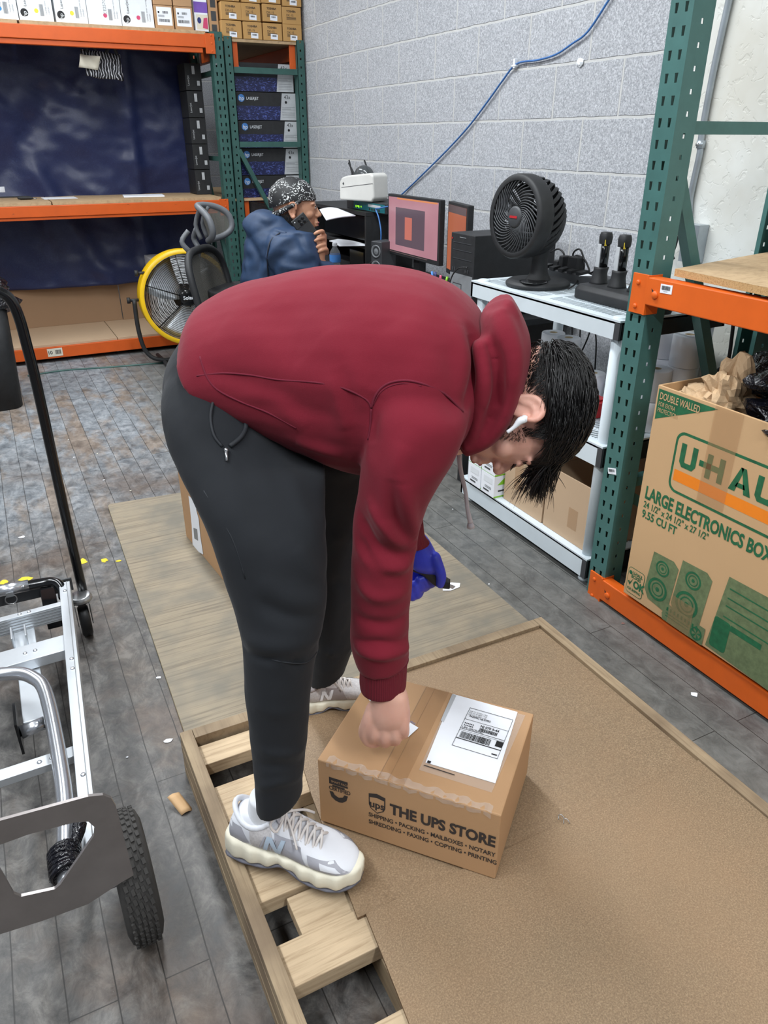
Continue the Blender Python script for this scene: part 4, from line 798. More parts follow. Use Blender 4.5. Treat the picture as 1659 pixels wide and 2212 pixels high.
for k in range(3):
    a0 = 2*PI*k/3; vs = []
    for i in range(5):
        r = .035+.08*i/4
        for j in range(4): th = a0+j*.28+i*.08; vs.append(hc+fax*(.0+.02*j/3)+(fu*math.cos(th)+fw*math.sin(th))*r)
    mb.add(vs, [(i*4+j, i*4+j+1, (i+1)*4+j+1, (i+1)*4+j) for i in range(4) for j in range(3)], 'blackm', True)
mb.build('blades', FN, solid=.002)
# power strip with plugs (on shelf behind fan)
def L2(px, py, z): p = at(px, py, z=z); return p
A = at(1185, 606, z=ZT+.02); B = at(1262, 607, z=ZT+.02)
PS = thing('power_strip', (2.03, 2.3, ZT), 'grey multi outlet power strip with plugs on the white shelf behind the fan', 'power strip')
mb = MB(); a, b = V((1.99, 2.50, ZT+.019)), V((2.02, 2.13, ZT+.019)); mb.bar(a, b, .075, .036, 'dgrey'); mb.build('strip_body', PS, bevel=.006, seg=3)
mb = MB()
for k in range(5):
    p = a.lerp(b, .12+.13*k)+V((-.02, 0, .02)); mb.bar(p-V((.02, 0, 0)), p+V((.02, 0, .006)), .028, .012, 'blackm')
mb.build('socket_block', PS, bevel=.001)
for k, (px, py, w, h) in enumerate(((1218, 575, .028, .05), (1243, 573, .055, .055), (1206, 585, .03, .03))):
    p = at(px, py+6, x=2.01); q = MB(); q.box((p.x-.02, p.y-w/2, ZT+.036), (p.x+.02, p.y+w/2, ZT+.036+h), 'blackm'); q.build('plug', PS, bevel=.005, seg=3)
cab = MB()
for P in ([(1190, 545), (1206, 538), (1218, 548), (1219, 572)], [(1240, 570), (1238, 548), (1250, 538), (1258, 548), (1262, 575), (1258, 590)], [(1232, 565), (1245, 552), (1262, 560), (1272, 580), (1274, 590), (1283, 586)]):
    cab.tube([at(*q, x=2.02) for q in P], .0035, 'rubber_cable', 8, sub=5)
cab.build('cord', PS)
tag(MB().tube([at(1264, 590, z=ZT+.02), at(1250, 604, z=ZT+.015), at(1240, 616, z=ZT+.006), at(1228, 624, z=ZT+.004)], .003, 'rubber_cable', 8, sub=5).build('fan_cord'), 'thin black cord lying between the power strip and the fan base', 'cable')
# scanner cradle
CD = thing('charging_dock', (1.84, 1.9, ZT), 'long black charging dock on the white shelf partly behind the green upright', 'charger')
mb = MB(); mb.loft([((1.845, 1.895, ZT), (.055, 0, 0), (0, .185, 0)), ((1.845, 1.895, ZT+.03), (.055, 0, 0), (0, .185, 0)), ((1.85, 1.895, ZT+.045), (.045, 0, 0), (0, .180, 0))], 'blackm', 24, 1, .25); mb.build('dock_body', CD, bevel=.003)
ys = [2.045, 1.955, 1.862, 1.77]
for i, y in enumerate(ys):
    mb = MB(); mb.loft([((1.875, y, ZT+.042), (.030, 0, 0), (0, .030, 0)), ((1.877, y, ZT+.075), (.023, 0, 0), (0, .021, 0)), ((1.88, y, ZT+.098), (.024, 0, 0), (0, .022, 0))], 'blackm', 20, 3, .7); mb.build('cup', CD)
for i, y in enumerate(ys[:2]):
    SC = thing('barcode_scanner', (1.885, y, 1.03), ['slim handheld scanner standing in the dock, further from the green upright', 'slim handheld scanner standing in the dock, nearer the green upright'][i], 'scanner', 'handheld scanners in the dock')
    mb = MB(); mb.loft([((1.884, y, 1.03), (.015, 0, 0), (0, .014, 0)), ((1.884, y, 1.125), (.0155, 0, 0), (0, .0145, 0))], 'blackg', 20, 2, .6); mb.build('scanner_body', SC)
    MB().box((1.8655, y-.001, 1.035), (1.884, y+.0165, 1.112), 'lgrey').build('silver_side', SC, bevel=.002)
    MB().loft([((1.884, y, 1.112), (.017, 0, 0), (0, .018, 0)), ((1.884, y, 1.135), (.019, 0, 0), (0, .0195, 0)), ((1.884, y, 1.15), (.015, 0, 0), (0, .016, 0))], 'blackm', 20, 3, .55).build('head_cap', SC)
    MB().box((1.868, y-.0165, 1.108), (1.876, y-.0145, 1.128), 'yellowdot').build('yellow_tab', SC); MB().box((1.8665, y-.006, 1.075), (1.8675, y-.002, 1.10), 'dgrey').build('button_strip', SC)
for i, (px, py, s_) in enumerate(((1262, 602, .026), (1300, 610, .018), (1336, 619, .022))):
    p = at(px, py, z=ZT+.047); pts = [(-s_, -s_*.5), (s_*.8, -s_*.7), (s_, s_*.5), (-s_*.4, s_*.7)]; mb = MB(); vs = [p+V((x, y, .003+.4*abs(x))) for x, y in pts]; mb.add(vs, [(0, 1, 2, 3)], 'paper'); tag(mb.build('torn_label', solid=.0006), ['torn white label curling at the left end of the charging dock', 'torn white label between the two scanners on the dock', 'torn white label in front of the right scanner on the dock'][i], 'label')
# label rolls on the middle shelf
def roll(x, y, z, r=.052, h=.105, label='', lying=False):
    t = thing('label_roll', (x, y, z), label, 'roll', 'white label rolls on the white shelving unit')
    mb = MB(); mb.lathe((x, y, z), (0, 0, 1), [(.016, 0), (r-.002, 0), (r, .003), (r, h*.5), (r+.0006, h*.5+.001), (r, h-.003), (r-.002, h), (.016, h)], 'paper', 32); mb.build('roll', t)
    MB().lathe((x, y, z), (0, 0, 1), [(.016, 0), (.016, h), (.013, h), (.013, 0)], 'beige', 20).build('core', t)
RL = [(1.956, 2.353, .531, 'behind the hood, far left roll of the middle shelf'), (1.956, 2.353, .637, 'far left upper roll just above the dark hair'), (1.954, 2.257, .531, 'second roll from the left under the fan'), (1.954, 2.257, .637, 'second upper roll from the left, above the dark hair'),
      (1.97, 2.115, .531, 'small roll beside the red box near the white shelf post'), (2.02, 2.02, .531, 'roll behind the red box near the white shelf post'), (1.965, 1.905, .531, 'low roll just right of the white shelf post')]
for x, y, z, l in RL: roll(x, y, z, r=.046, label='upright white label roll, '+l)
RB = [(1.93, 1.775, .531), (1.93, 1.775, .638), (2.035, 1.76, .531), (2.035, 1.76, .638), (2.035, 1.755, .745), (2.06, 1.88, .531), (2.06, 1.88, .638), (2.06, 1.88, .745), (1.86, 1.83, .531)]
ln = ['lower front roll seen right of the green upright', 'second tier front roll right of the green upright', 'bottom rear roll right of the green upright', 'second tier rear roll right of the green upright', 'topmost shiny roll behind the open moving box', 'bottom roll in the far corner of the middle shelf', 'second tier roll in the far corner of the middle shelf', 'top tier roll in the far corner of the middle shelf', 'front roll hidden partly by the green upright']
for (x, y, z), l in zip(RB, ln): roll(x, y, z, label='wrapped white label roll, '+l)
t = carton('red_box', (1.80, 1.93, .531), (1.90, 2.02, .585), 'redbox', 'small red and black ribbon box on the middle white shelf', 'box', None, .002)
mb = MB(); o = V((1.8, 2.02, .531)); mb.rect(o, (0, -1, 0), (0, 0, 1), .0, .03, .09, .054, 'inkb'); mb.text('KW', o+V((0, -.015, .036)), (0, -1, 0), (0, 0, 1), .009, 'paper'); mb.ring(o, (0, -1, 0), (0, 0, 1), (.07, .042), .007, .002, 'redbox', .0012); mb.build('printing', t)
tag(MB().box((1.80, 1.95, .5865), (1.90, 2.04, .592), 'redbox').build('red_packet', bevel=.002), 'thin red packet resting on the red ribbon box', 'packet')
# cartons on lowest shelf
def obox(name, x0, x1, y0, y1, z0, h, mat, label, open_=False):
    t = thing(name, ((x0+x1)/2, (y0+y1)/2, z0), label, 'box'); mb = MB(); w = .005
    mb.box((x0, y0, z0), (x1, y1, z0+w), mat)
    for a, b in (((x0, y0), (x0+w, y1)), ((x1-w, y0), (x1, y1)), ((x0+w, y0), (x1-w, y0+w)), ((x0+w, y1-w), (x1-w, y1))): mb.box((a[0], a[1], z0+w), (b[0], b[1], z0+h), mat)
    if not open_: mb.box((x0, y0, z0+h), (x1, y1, z0+h+.004), mat)
    mb.build('carton_body', t, bevel=.001); return t
t = obox('open_carton', 1.70, 2.08, 1.745, 1.995, .106, .245, 'kraft3', 'open pale brown carton on the lowest white shelf beside its post', True)
mb = MB(); mb.add([(1.705, 1.992, .352), (2.075, 1.992, .352), (2.075, 1.90, .43), (1.80, 1.90, .43)], [(0, 1, 2, 3)], 'kraft3'); mb.build('top_flap', t, solid=.003)
MB().rect((1.70, 1.86, .16), (0, -1, 0), (0, 0, 1), 0, 0, .05, .08, 'tape', .001).build('tape_patch', t)
t = obox('carton', 1.70, 2.08, 2.005, 2.255, .106, .30, 'kraft3', 'closed pale brown carton in the middle of the lowest white shelf'); MB().rect((1.70, 2.19, .18), (0, -1, 0), (0, 0, 1), 0, 0, .05, .12, 'tape', .001).build('tape_patch', t)
def tonerbox(y0, z0, x0, label):
    x1, y1, z1 = x0+.33, y0+.095, z0+.095; t = thing('green_toner_box', (x0, y0, z0), label, 'box', 'green and white toner boxes on the lowest shelf')
    MB().box((x0, y0, z0), (x1, y1, z1), 'paper').build('carton_body', t, bevel=.001)
    mb = MB(); mb.rect((x0, y0, z1), (1, 0, 0), (0, 1, 0), .0, .0, .33, .095, 'limegreen', .0008)
    o = V((x0, y0, z0)); U, Z = (1, 0, 0), (0, 0, 1); mb.poly(o, U, Z, [(.015, .055), (.06, .092), (.33, .092), (.33, .055)], 'limegreen', .0012); mb.text('PREMIUM', o+V((.10, 0, .062)), U, Z, .018, 'inkb', .02, lift=.002); mb.poly(o, U, Z, [(.06, .02), (.13, .036), (.16, .04), (.17, .03), (.09, .014)], 'inkb', .0012); mb.rect(o, U, Z, .02, .025, .05, .032, 'dgrey', .0012); mb.text('W', o+V((.2, 0, .02)), U, Z, .03, 'navyprint', .03); mb.rect(o, U, Z, 0, 0, .33, .006, 'limegreen', .001)
    o = V((x0, y1, z0)); U = (0, -1, 0)
    for q in (.03, .036): mb.rect(o, U, Z, .03, q, .075, q+.003, 'grey', .001)
    mb.rect(o, U, Z, .02, .055, .08, .08, 'white', .0008); mb.rect(o, U, Z, .02, .015, .06, .022, 'dgrey', .001); mb.build('printing', t)
for i, (y, z, l) in enumerate(((2.272, .106, 'lower front'), (2.272, .203, 'upper front'), (2.372, .106, 'lower rear'), (2.372, .203, 'upper rear'))): tonerbox(y, z, 1.662, 'green and white toner box, %s of the four below the drooping hood cord' % l)
# ---- wall items
cb = [(1315, 0), (1270, 68), (1235, 95), (1200, 118), (1160, 130), (1116, 138)]
cc = [(1116, 138), (1085, 175), (1060, 210), (1015, 270), (970, 320), (920, 370), (870, 418)]
P = [at(*q, x=2.298) for q in cb]; P2 = [at(*q, x=2.298) for q in cc]; P = [at(1335, -30, x=2.298)]+P+P2[1:]+[at(835, 445, x=2.24)]
tag(MB().tube(P, .0042, 'bluecable', 8, sub=5).build('network_cable'), 'blue network cable sagging diagonally across the grey block wall', 'cable')
p = at(1117, 138, x=2.31); tag(MB().box((p.x-.018, p.y-.006, p.z-.018), (p.x, p.y+.008, p.z+.02), 'white').box((p.x-.02, p.y-.016, p.z-.012), (p.x-.002, p.y+.016, p.z-.004), 'white').build('cable_clip', bevel=.002), 'white cable clip holding the blue network cable on the wall', 'clip')
p = at(1255, 135, x=2.31); crum = MB(); crumple(crum, (p.x-.005, p.y, p.z), (.006, .02, .014), 4, 'white', .5, 12); tag(crum.build('wall_anchor'), 'empty crumpled white adhesive clip on the block wall near the upright', 'clip')
# conduit on plaster
X = 2.232; CN = thing('conduit', at(1500, 480, x=X), 'galvanised conduit running down the white plaster to a junction box', 'pipe')
MB().tube([at(1590, -60, x=X), at(1575, 0, x=X), at(1540, 160, x=X), at(1516, 290, x=X), at(1512, 330, x=X), at(1500, 385, x=X), at(1491, 430, x=X), at(1489, 468, x=X)], .011, 'galv', 14, sub=4).build('pipe', CN)
p = at(1514, 312, x=X); MB().cyl(p-V((0, 0, .012)), p+V((0, 0, .012)), .0145, 'galv', 16).lathe(p+V((-.014, 0, 0)), (-1, 0, 0), [(.005, 0), (.005, .006), (0, .006)], 'zinc', 10).build('coupling', CN)
p = at(1497, 520, x=X-.01); mb = MB(); mb.box((p.x-.025, p.y-.04, p.z-.07), (p.x+.022, p.y+.03, p.z+.055), 'galv')
for dz in (.035, 0, -.035): mb.lathe((p.x-.025, p.y-.012, p.z+dz-.008), (-1, 0, 0), [(.012, 0), (.012, .001), (.010, .0012), (0, .0012)], 'zinc', 16)
mb.build('junction_box', CN, bevel=.002)
MB().tube([at(1455, 560, x=2.2), at(1445, 530, x=2.2), at(1450, 505, x=2.2), at(1462, 515, x=2.2), at(1452, 545, x=2.2), at(1446, 520, x=2.2)], .0055, 'rubber_cable', 8, sub=5).build('plug_cord', CN)
tag(MB().tube([at(1585, 690, x=2.15), at(1580, 735, x=2.15), at(1572, 780, x=2.15), at(1550, 800, x=2.18)], .006, 'rubber_cable', 8, sub=5).build('power_cable'), 'black power cable hanging behind the upper orange beam', 'cable')
for i, P in enumerate(([(1254, 700), (1252, 740), (1250, 760)], [(1270, 690), (1273, 720), (1252, 770), (1250, 790)], [(1283, 700), (1288, 740), (1285, 800)], [(1236, 690), (1236, 740)])):
    tag(MB().tube([at(*q, x=2.26) for q in P], .0035, 'rubber_cable', 6, sub=4).build('hanging_cord'), ['short black cord hanging behind the white shelf', 'crossing black cord hanging behind the white shelf', 'straight black cord hanging behind the white shelf nearest the post', 'leftmost black cord hanging behind the white shelf'][i], 'cable', 'black cords behind the white shelf')

# ================================================================ moving box with refuse
UX, UY0, UY1, UZ0, UZ1 = 1.640, 1.492, .870, .103, .803
UB = thing('moving_box', (1.9, 1.2, UZ0), 'large open brown moving box with green and orange printing on the lower orange beam', 'box')
mb = MB(); w = .006; x1 = 2.20
for a, b in (((UX, UY1), (UX+w, UY0)), ((x1-w, UY1), (x1, UY0)), ((UX+w, UY1), (x1-w, UY1+w)), ((UX+w, UY0-w), (x1-w, UY0))): mb.box((a[0], a[1], UZ0), (b[0], b[1], UZ1), 'kraft2')
mb.box((UX+w, UY1+w, UZ0), (x1-w, UY0-w, UZ0+.004), 'kraft2'); mb.build('carton_body', UB, bevel=.002)
o = V((UX, UY0, UZ0)); U, Z = V((0, -1, 0)), V((0, 0, 1)); H = .70; pr = MB()
G = 'green_print'
pr.poly(o, U, Z, [(.006, .690), (.215, .690), (.008, .600)], G)
pr.text('DOUBLE WALLED', o+U*.014+Z*.662, U, Z, .021, 'kraft2', .012, .62, lift=.0014); pr.text('FOR EXTRA', o+U*.014+Z*.642, U, Z, .013, 'kraft2', .0, .66, lift=.0014); pr.text('PROTECTION', o+U*.014+Z*.624, U, Z, .013, 'kraft2', .0, .66, lift=.0014)
def rrect(x0, y0, x1, y1, r, n=6):
    P = []
    for cx, cy, a0 in ((x1-r, y1-r, 0), (x0+r, y1-r, 90), (x0+r, y0+r, 180), (x1-r, y0+r, 270)): P += [(cx+r*math.cos(math.radians(a0+90*k/n)), cy+r*math.sin(math.radians(a0+90*k/n))) for k in range(n+1)]
    return P
pr.poly(o, U, Z, rrect(.098, .412, .575, .596, .030), G, .0006); pr.poly(o, U, Z, rrect(.106, .420, .567, .588, .024), 'kraft2', .0010)
pr.rect(o, U, Z, .112, .448, .561, .482, 'orange_print', .0014)
def letter(ch, x, y, w, h, t=.30):
    k = w*t; q = lambda P: pr.poly(o, U, Z, [(x+a, y+b) for a, b in P], G, .0016)
    if ch == 'U': q([(0, h), (k, h), (k, h*.25), (k*1.2, k*.9), (w-k*1.2, k*.9), (w-k, h*.25), (w-k, h), (w, h), (w, h*.2), (w-h*.15, 0), (h*.15, 0), (0, h*.2)])
    if ch == '-': q([(0, h*.38), (w, h*.38), (w, h*.62), (0, h*.62)])
    if ch == 'H': q([(0, 0), (k, 0), (k, h), (0, h)]); q([(w-k, 0), (w, 0), (w, h), (w-k, h)]); q([(k, h*.38), (w-k, h*.38), (w-k, h*.62), (k, h*.62)])
    if ch == 'A': q([(0, 0), (k, 0), (w/2-k*.05, h*.78), (w/2, h), (w*.38, h)]); q([(w-k, 0), (w, 0), (w*.62, h), (w*.38, h), (w/2-k*.05, h*.78)]); q([(k*.9, h*.2), (w-k*.9, h*.2), (w-k*1.15, h*.38), (k*1.15, h*.38)])
    if ch == 'L': q([(0, 0), (w, 0), (w, k*.9), (k, k*.9), (k, h), (0, h)])
x = .122
for ch, w_ in (('U', .058), ('-', .040), ('H', .058), ('A', .070), ('U', .058), ('L', .045)): letter(ch, x-(.012 if ch == 'H' else 0), .495, w_, .070); x += w_+(.010 if ch not in '-' else -.004)
pr.text('LARGE ELECTRONICS BOX', o+U*.022+Z*.352, U, Z, .040, G, .035, .66); pr.text('24 1/2" x 24 1/2" x 27 1/2"', o+U*.022+Z*.322, U, Z, .021, G, .02, .78); pr.text('9.55 CU FT', o+U*.022+Z*.288, U, Z, .026, G, .025, .80)
# two loudspeakers and an amplifier, printed
def spk(x, y, w, h, top):
    pr.poly(o, U, Z, [(x, y+.03), (x+.02, y), (x+w, y-.01), (x+w+.012, y+h-.012), (x+w-.01, y+h+.004), (x+.012, y+h)], 'green_print2', .0008)
    for cx, cy, r in ((x+w*.55, y+h*.76, w*.26), (x+w*.5, y+h*.30, w*.38)):
        pr.ring(o, U, Z, (cx, cy), r, r*.22, G, .0012, ry=r*1.0); pr.ring(o, U, Z, (cx, cy), r*.6, r*.10, G, .0012); pr.disc(o, U, Z, (cx, cy), r*.2, G, .0012)
spk(.082, .035, .100, .165, 0); spk(.190, .040, .110, .185, 0)
pr.poly(o, U, Z, [(.165, .02), (.18, .06), (.325, .058), (.325, .0), (.17, .0)], 'green_print2', .0014); pr.poly(o, U, Z, [(.335, .01), (.36, .255), (.56, .26), (.56, .0)], 'green_print2', .0008)
for k in range(9): pr.rect(o, U, Z, .18+.014*k, .038, .186+.014*k, .05, G, .0018)
pr.rect(o, U, Z, .18, .018, .27, .0205, G, .0018); pr.rect(o, U, Z, .18, .0275, .27, .030, G, .0018); pr.ring(o, U, Z, (.298, .026), .021, .005, G, .0019)
for k in range(5): a = 2*PI*k/5; pr.poly(o, U, Z, [(.298, .026), (.298+.016*math.cos(a), .026+.016*math.sin(a)), (.298+.016*math.cos(a+.5), .026+.016*math.sin(a+.5))], G, .0019)
for z in (.22, .19, .165, .13): pr.rect(o, U, Z, .37, z, .56, z+.004, G, .0012)
pr.rect(o, U, Z, .40, .10, .50, .118, G, .0012); pr.poly(o, U, Z, rrect(.345, .02, .40, .12, .01), G, .0012)
pr.poly(o, U, Z, rrect(.008, .012, .078, .105, .012), G, .0006); pr.poly(o, U, Z, rrect(.010, .014, .076, .103, .010), 'kraft2', .001)
pr.text('U-HAUL', o+U*.028+Z*.084, U, Z, .011, G, .04, .75, lift=.0014); pr.text('BOXES', o+U*.024+Z*.070, U, Z, .012, G, .04, .80, lift=.0014); pr.text('OK', o+U*.036+Z*.040, U, Z, .026, G, .05, .85, lift=.0014); pr.text('FOR SHIPPING', o+U*.014+Z*.024, U, Z, .009, G, .03, .72, lift=.0014)
pr.poly(o, U, Z, [(.012, .052), (.018, .056), (.021, .050), (.034, .070), (.022, .040)], G, .0014); pr.disc(o, U, Z, (.019, .086), .007, G, .0014)
pr.build('printed_lettering', UB)
tp = MB(); tp.rect(o, U, Z, .205, .42, .295, .70, 'tape', .0022).rect(o, U, Z, .19, 0, .275, .10, 'tape', .0024).build('packing_tape', UB)
mb = MB(); crumple(mb, (1.75, 1.335, .79), (.07, .055, .085), 5, 'brownpaper', .7, 34, 5.); crumple(mb, (1.72, 1.40, .765), (.05, .07, .04), 8, 'brownpaper', .5, 26, 5.); tag(mb.build('packing_paper'), 'crumpled brown packing paper poking out of the open moving box', 'paper')
mb = MB(); crumple(mb, (1.92, 1.17, .84), (.20, .175, .12), 11, 'bag', .5, 60, 4.5); crumple(mb, (1.80, 1.10, .78), (.14, .14, .07), 17, 'bag', .5, 40, 4.5); tag(mb.build('trash_bag'), 'shiny black trash bag bulging out of the open moving box', 'bag')

# ================================================================ desk
DK = thing('desk', (2.0, 3.8, 0), 'black computer desk with shelf hutch along the grey block wall', 'desk'); DX0 = 1.74
MB().box((DX0, 2.62, .705), (2.29, 5.15, .735), 'blackm').build('desk_top', DK, bevel=.003)
for x, y in ((DX0+.04, 2.68), (DX0+.04, 5.09), (2.24, 2.68), (2.24, 5.09)): MB().box((x-.02, y-.02, 0), (x+.02, y+.02, .704), 'blackm').build('leg', DK)
MB().box((2.25, 2.7, .25), (2.26, 5.1, .68), 'blackm').build('modesty_panel', DK)
mb = MB(); hy0, hy1, hx0 = 4.12, 5.05, 1.98
MB().box((hx0, hy0, 1.035), (2.28, hy1, 1.055), 'blackm').build('hutch_top', DK); MB().box((hx0, hy0+.02, .855), (2.28, hy1, .87), 'blackm').build('hutch_shelf', DK)
for y in (hy0, hy1-.018): MB().box((hx0, y, .736), (2.28, y+.018, 1.034), 'blackm').build('hutch_side', DK)
MB().box((2.27, hy0+.02, .736), (2.28, hy1-.02, 1.034), 'blackm').build('hutch_back', DK); MB().box((hx0+.01, hy0+.02, .90), (hx0+.02, hy1-.3, 1.03), 'blackg').build('hutch_flap', DK)
# network box + printer + antennas
NB = thing('network_switch', (2.12, 4.35, 1.056), 'black and teal network box with green lights on the desk hutch', 'router')
ny0, ny1, nx0 = 3.94, 4.47, 2.02; MB().box((nx0, ny0, 1.056), (2.24, ny1, 1.108), 'blackm').build('box_body', NB, bevel=.002)
mb = MB(); o = V((nx0, ny1, 1.056)); U, Z = V((0, -1, 0)), V((0, 0, 1)); 
fo = V((nx0, ny0, 1.056)); mb.rect(o, U, Z, .10, .004, .51, .048, 'teal', .001)
for k, q in enumerate((.13, .155, .17, .2)): mb.rect(o, U, Z, q, .012+.004*(k % 2), q+.012, .024, 'led', .002)
mb.rect(o, U, Z, .30, .026, .46, .040, 'lgrey', .002)
for k in range(5): mb.rect(o, U, Z, .31+.03*k, .008, .33+.03*k, .020, 'inkb', .002)
mb.build('front_panel', NB)
tag(MB().tube([at(838, 446, x=2.0), at(820, 450, x=1.995), at(812, 452, x=1.99), at(818, 470, x=1.99), at(823, 500, x=1.99), at(822, 530, x=1.99)], .004, 'bluecable', 8, sub=5).build('patch_cable'), 'blue patch cable dropping from the network box behind the desk speaker', 'cable')
LP = thing('label_printer', (2.13, 4.33, 1.109), 'beige desktop label printer with smoked dome lid on the network box', 'printer')
prof = [(0, 0), (.0, .095), (.02, .120), (.07, .132), (.26, .150), (.285, .138), (.29, .02), (.27, 0)]
oo = V((2.04, 4.40, 1.110)); rx = V((.30, -.954, 0)).normalized(); fx = V((rx.y, -rx.x, 0)); fx = -fx if fx.x < 0 else fx; pw = .12
mb = MB(); mb.prism(prof, oo, rx*1.0, (0, 0, 1), pw, 'printer'); ob = mb.build('printer_body', LP, bevel=.010, seg=3, fixn=True)
nzv = V(rx).cross(V((0, 0, 1))); cside = -nzv if nzv.dot(V((-1, -.8, 0))) < 0 else nzv
mb = MB(); dm = oo+rx*.15+nzv*pw*.5+V((0, 0, .125)); mb.ell(dm, (.070, .05, .062), 'smoke', 28, Matrix.Rotation(math.atan2(rx.y, rx.x), 3, 'Z')); mb.build('smoked_lid', LP)
ff = oo if nzv.dot(cside) < 0 else oo+nzv*pw
mb = MB(); mb.add([ff+rx*.02+V((0, 0, .066))+cside*.0012, ff+rx*.285+V((0, 0, .096))+cside*.0012, ff+rx*.285+V((0, 0, .0985))+cside*.0012, ff+rx*.02+V((0, 0, .0685))+cside*.0012], [(0, 1, 2, 3)], 'dgrey'); mb.add([ff+rx*a+V((0, 0, b))+cside*.0015 for a, b in ((.03, .088), (.038, .098), (.045, .09), (.038, .080))], [(0, 1, 2, 3)], 'dgrey'); mb.build('seam_and_mark', LP)
AN = thing('wifi_router', (2.22, 4.62, 1.056), 'router behind the label printer showing three thin black antennas', 'router'); MB().box((2.17, 4.52, 1.057), (2.28, 4.75, 1.085), 'blackg').build('router_body', AN, bevel=.003)
for a, b in (((764, 390), (754, 346)), ((772, 390), (753, 352)), ((796, 372), (787, 346))):
    p, q = at(*a, x=2.25), at(*b, x=2.25); MB().tube([V((2.25, p.y, 1.08)), p, q], [.007, .007, .005], 'blackm', 8).build('antenna', AN)
def sheet3(name, P, th, label, mat='paper', sag=.01):
    mb = MB(); n = 8; vs = []
    for j in range(n+1):
        for i in range(n+1):
            u, v = i/n, j/n; p = (P[0]*(1-u)+P[1]*u)*(1-v)+(P[3]*(1-u)+P[2]*u)*v; vs.append(p+V((0, 0, sag*math.sin(PI*u)*math.sin(2*v+.4))))
    mb.add(vs, [(j*(n+1)+i, j*(n+1)+i+1, (j+1)*(n+1)+i+1, (j+1)*(n+1)+i) for j in range(n) for i in range(n)], mat, True); return tag(mb.build(name, solid=th), label, 'paper')
sheet3('paper_stack', [at(704, 474, z=1.062), at(768, 465, z=1.062), at(728, 449, z=1.062), at(690, 452, z=1.062)], .006, 'white paper stack on top of the hutch before the seated person')
sheet3('loose_papers', [at(711, 520, z=.876), at(733, 531, z=.876), at(800, 530, z=.876), at(730, 516, z=.876)], .004, 'white papers lying on the hutch shelf above the water bottle')
# monitors
def monitor(name, P, h, label, kind):
    A, B = V(P[0]), V(P[1]); u = (B-A).normalized(); w = (B-A).length; nrm = u.cross(V((0, 0, 1))); nrm = -nrm if nrm.x > 0 else nrm; t = thing(name, (A+B)/2-V((0, 0, h)), label, 'monitor'); z0 = A.z-h
    X = Matrix(((u.x, -nrm.x, 0, A.x), (u.y, -nrm.y, 0, A.y), (0, 0, 1, z0), (0, 0, 0, 1)))
    m = MB(X); m.box((0, 0, 0), (w, .03, h), 'blackm'); m.build('casing', t, bevel=.003)
    m = MB(X); b = .013; m.add([(b, -.001, b+.01), (w-b, -.001, b+.01), (w-b, -.001, h-b), (b, -.001, h-b)], [(0, 1, 2, 3)], 'scr1' if kind else 'scr2')
    if kind:
        r = lambda a, c, d, e, mm, l=-.0016: m.add([(w*a, l, h*c), (w*d, l, h*c), (w*d, l, h*e), (w*a, l, h*e)], [(0, 1, 2, 3)], mm)
        r(.2, .93, .96, .955, 'scr_top'); r(.17, .18, .74, .80, 'scr_dark'); r(.36, .30, .50, .66, 'scr_darkl', -.002); r(.03, .045, .8, .06, 'scr_grey')
    else: m.add([(.013, -.0016, h*.86), (w-.013, -.0016, h*.86), (w-.013, -.0016, h-.013), (.013, -.0016, h-.013)], [(0, 1, 2, 3)], 'scr_grey')
    m.build('screen', t)
    c = (A+B)/2-nrm*.05; MB().box((c.x-.02, c.y-.03, .737), (c.x+.02, c.y+.03, z0+.12), 'blackm').build('stand', t); MB().box((c.x-.09, c.y-.12, .736), (c.x+.07, c.y+.12, .748), 'blackm').build('foot', t, bevel=.003)
monitor('monitor', ((2.0, 3.885, 1.168), (2.0, 3.335, 1.168)), .305, 'wide monitor showing a pink screen with a dark window', 1)
monitor('monitor', ((2.03, 3.31, 1.165), (1.955, 3.02, 1.165)), .33, 'second monitor with an orange screen turned beside the pink one', 0)
# tower
PT = thing('computer_tower', (2.0, 2.83, .736), 'black desktop computer tower with grey lower front beside the monitors', 'computer')
tx, ty0, ty1 = 1.80, 2.715, 2.90; MB().box((tx, ty0, .737), (2.22, ty1, 1.075), 'blackm').build('case', PT, bevel=.003); o = V((tx, ty1, .737)); U = V((0, -1, 0)); mb = MB()
mb.rect(o, U, Z, .004, .004, .181, .175, 'grey', .0015).rect(o, U, Z, .03, .10, .10, .135, 'dgrey', .002).rect(o, U, Z, .034, .104, .096, .131, 'grey', .0025)
for z in (.27, .235, .30): mb.rect(o, U, Z, .02, z, .165, z+.003, 'dgrey', .0015)
for x in (.02, .035, .12, .14): mb.rect(o, U, Z, x, .185, x+.008, .20, 'dgrey', .0015)
mb.rect(o, U, Z, .07, .322, .12, .325, 'grey', .0015); mb.disc(o, U, Z, (.012, .315), .004, 'redbox', .0015); mb.build('front_panel', PT)
MB().tube([at(1010, 578, x=1.79), at(990, 580, x=1.78), at(975, 600, x=1.77), at(966, 640, x=1.77)], .003, 'rubber_cable', 6, sub=4).build('front_cable', PT)
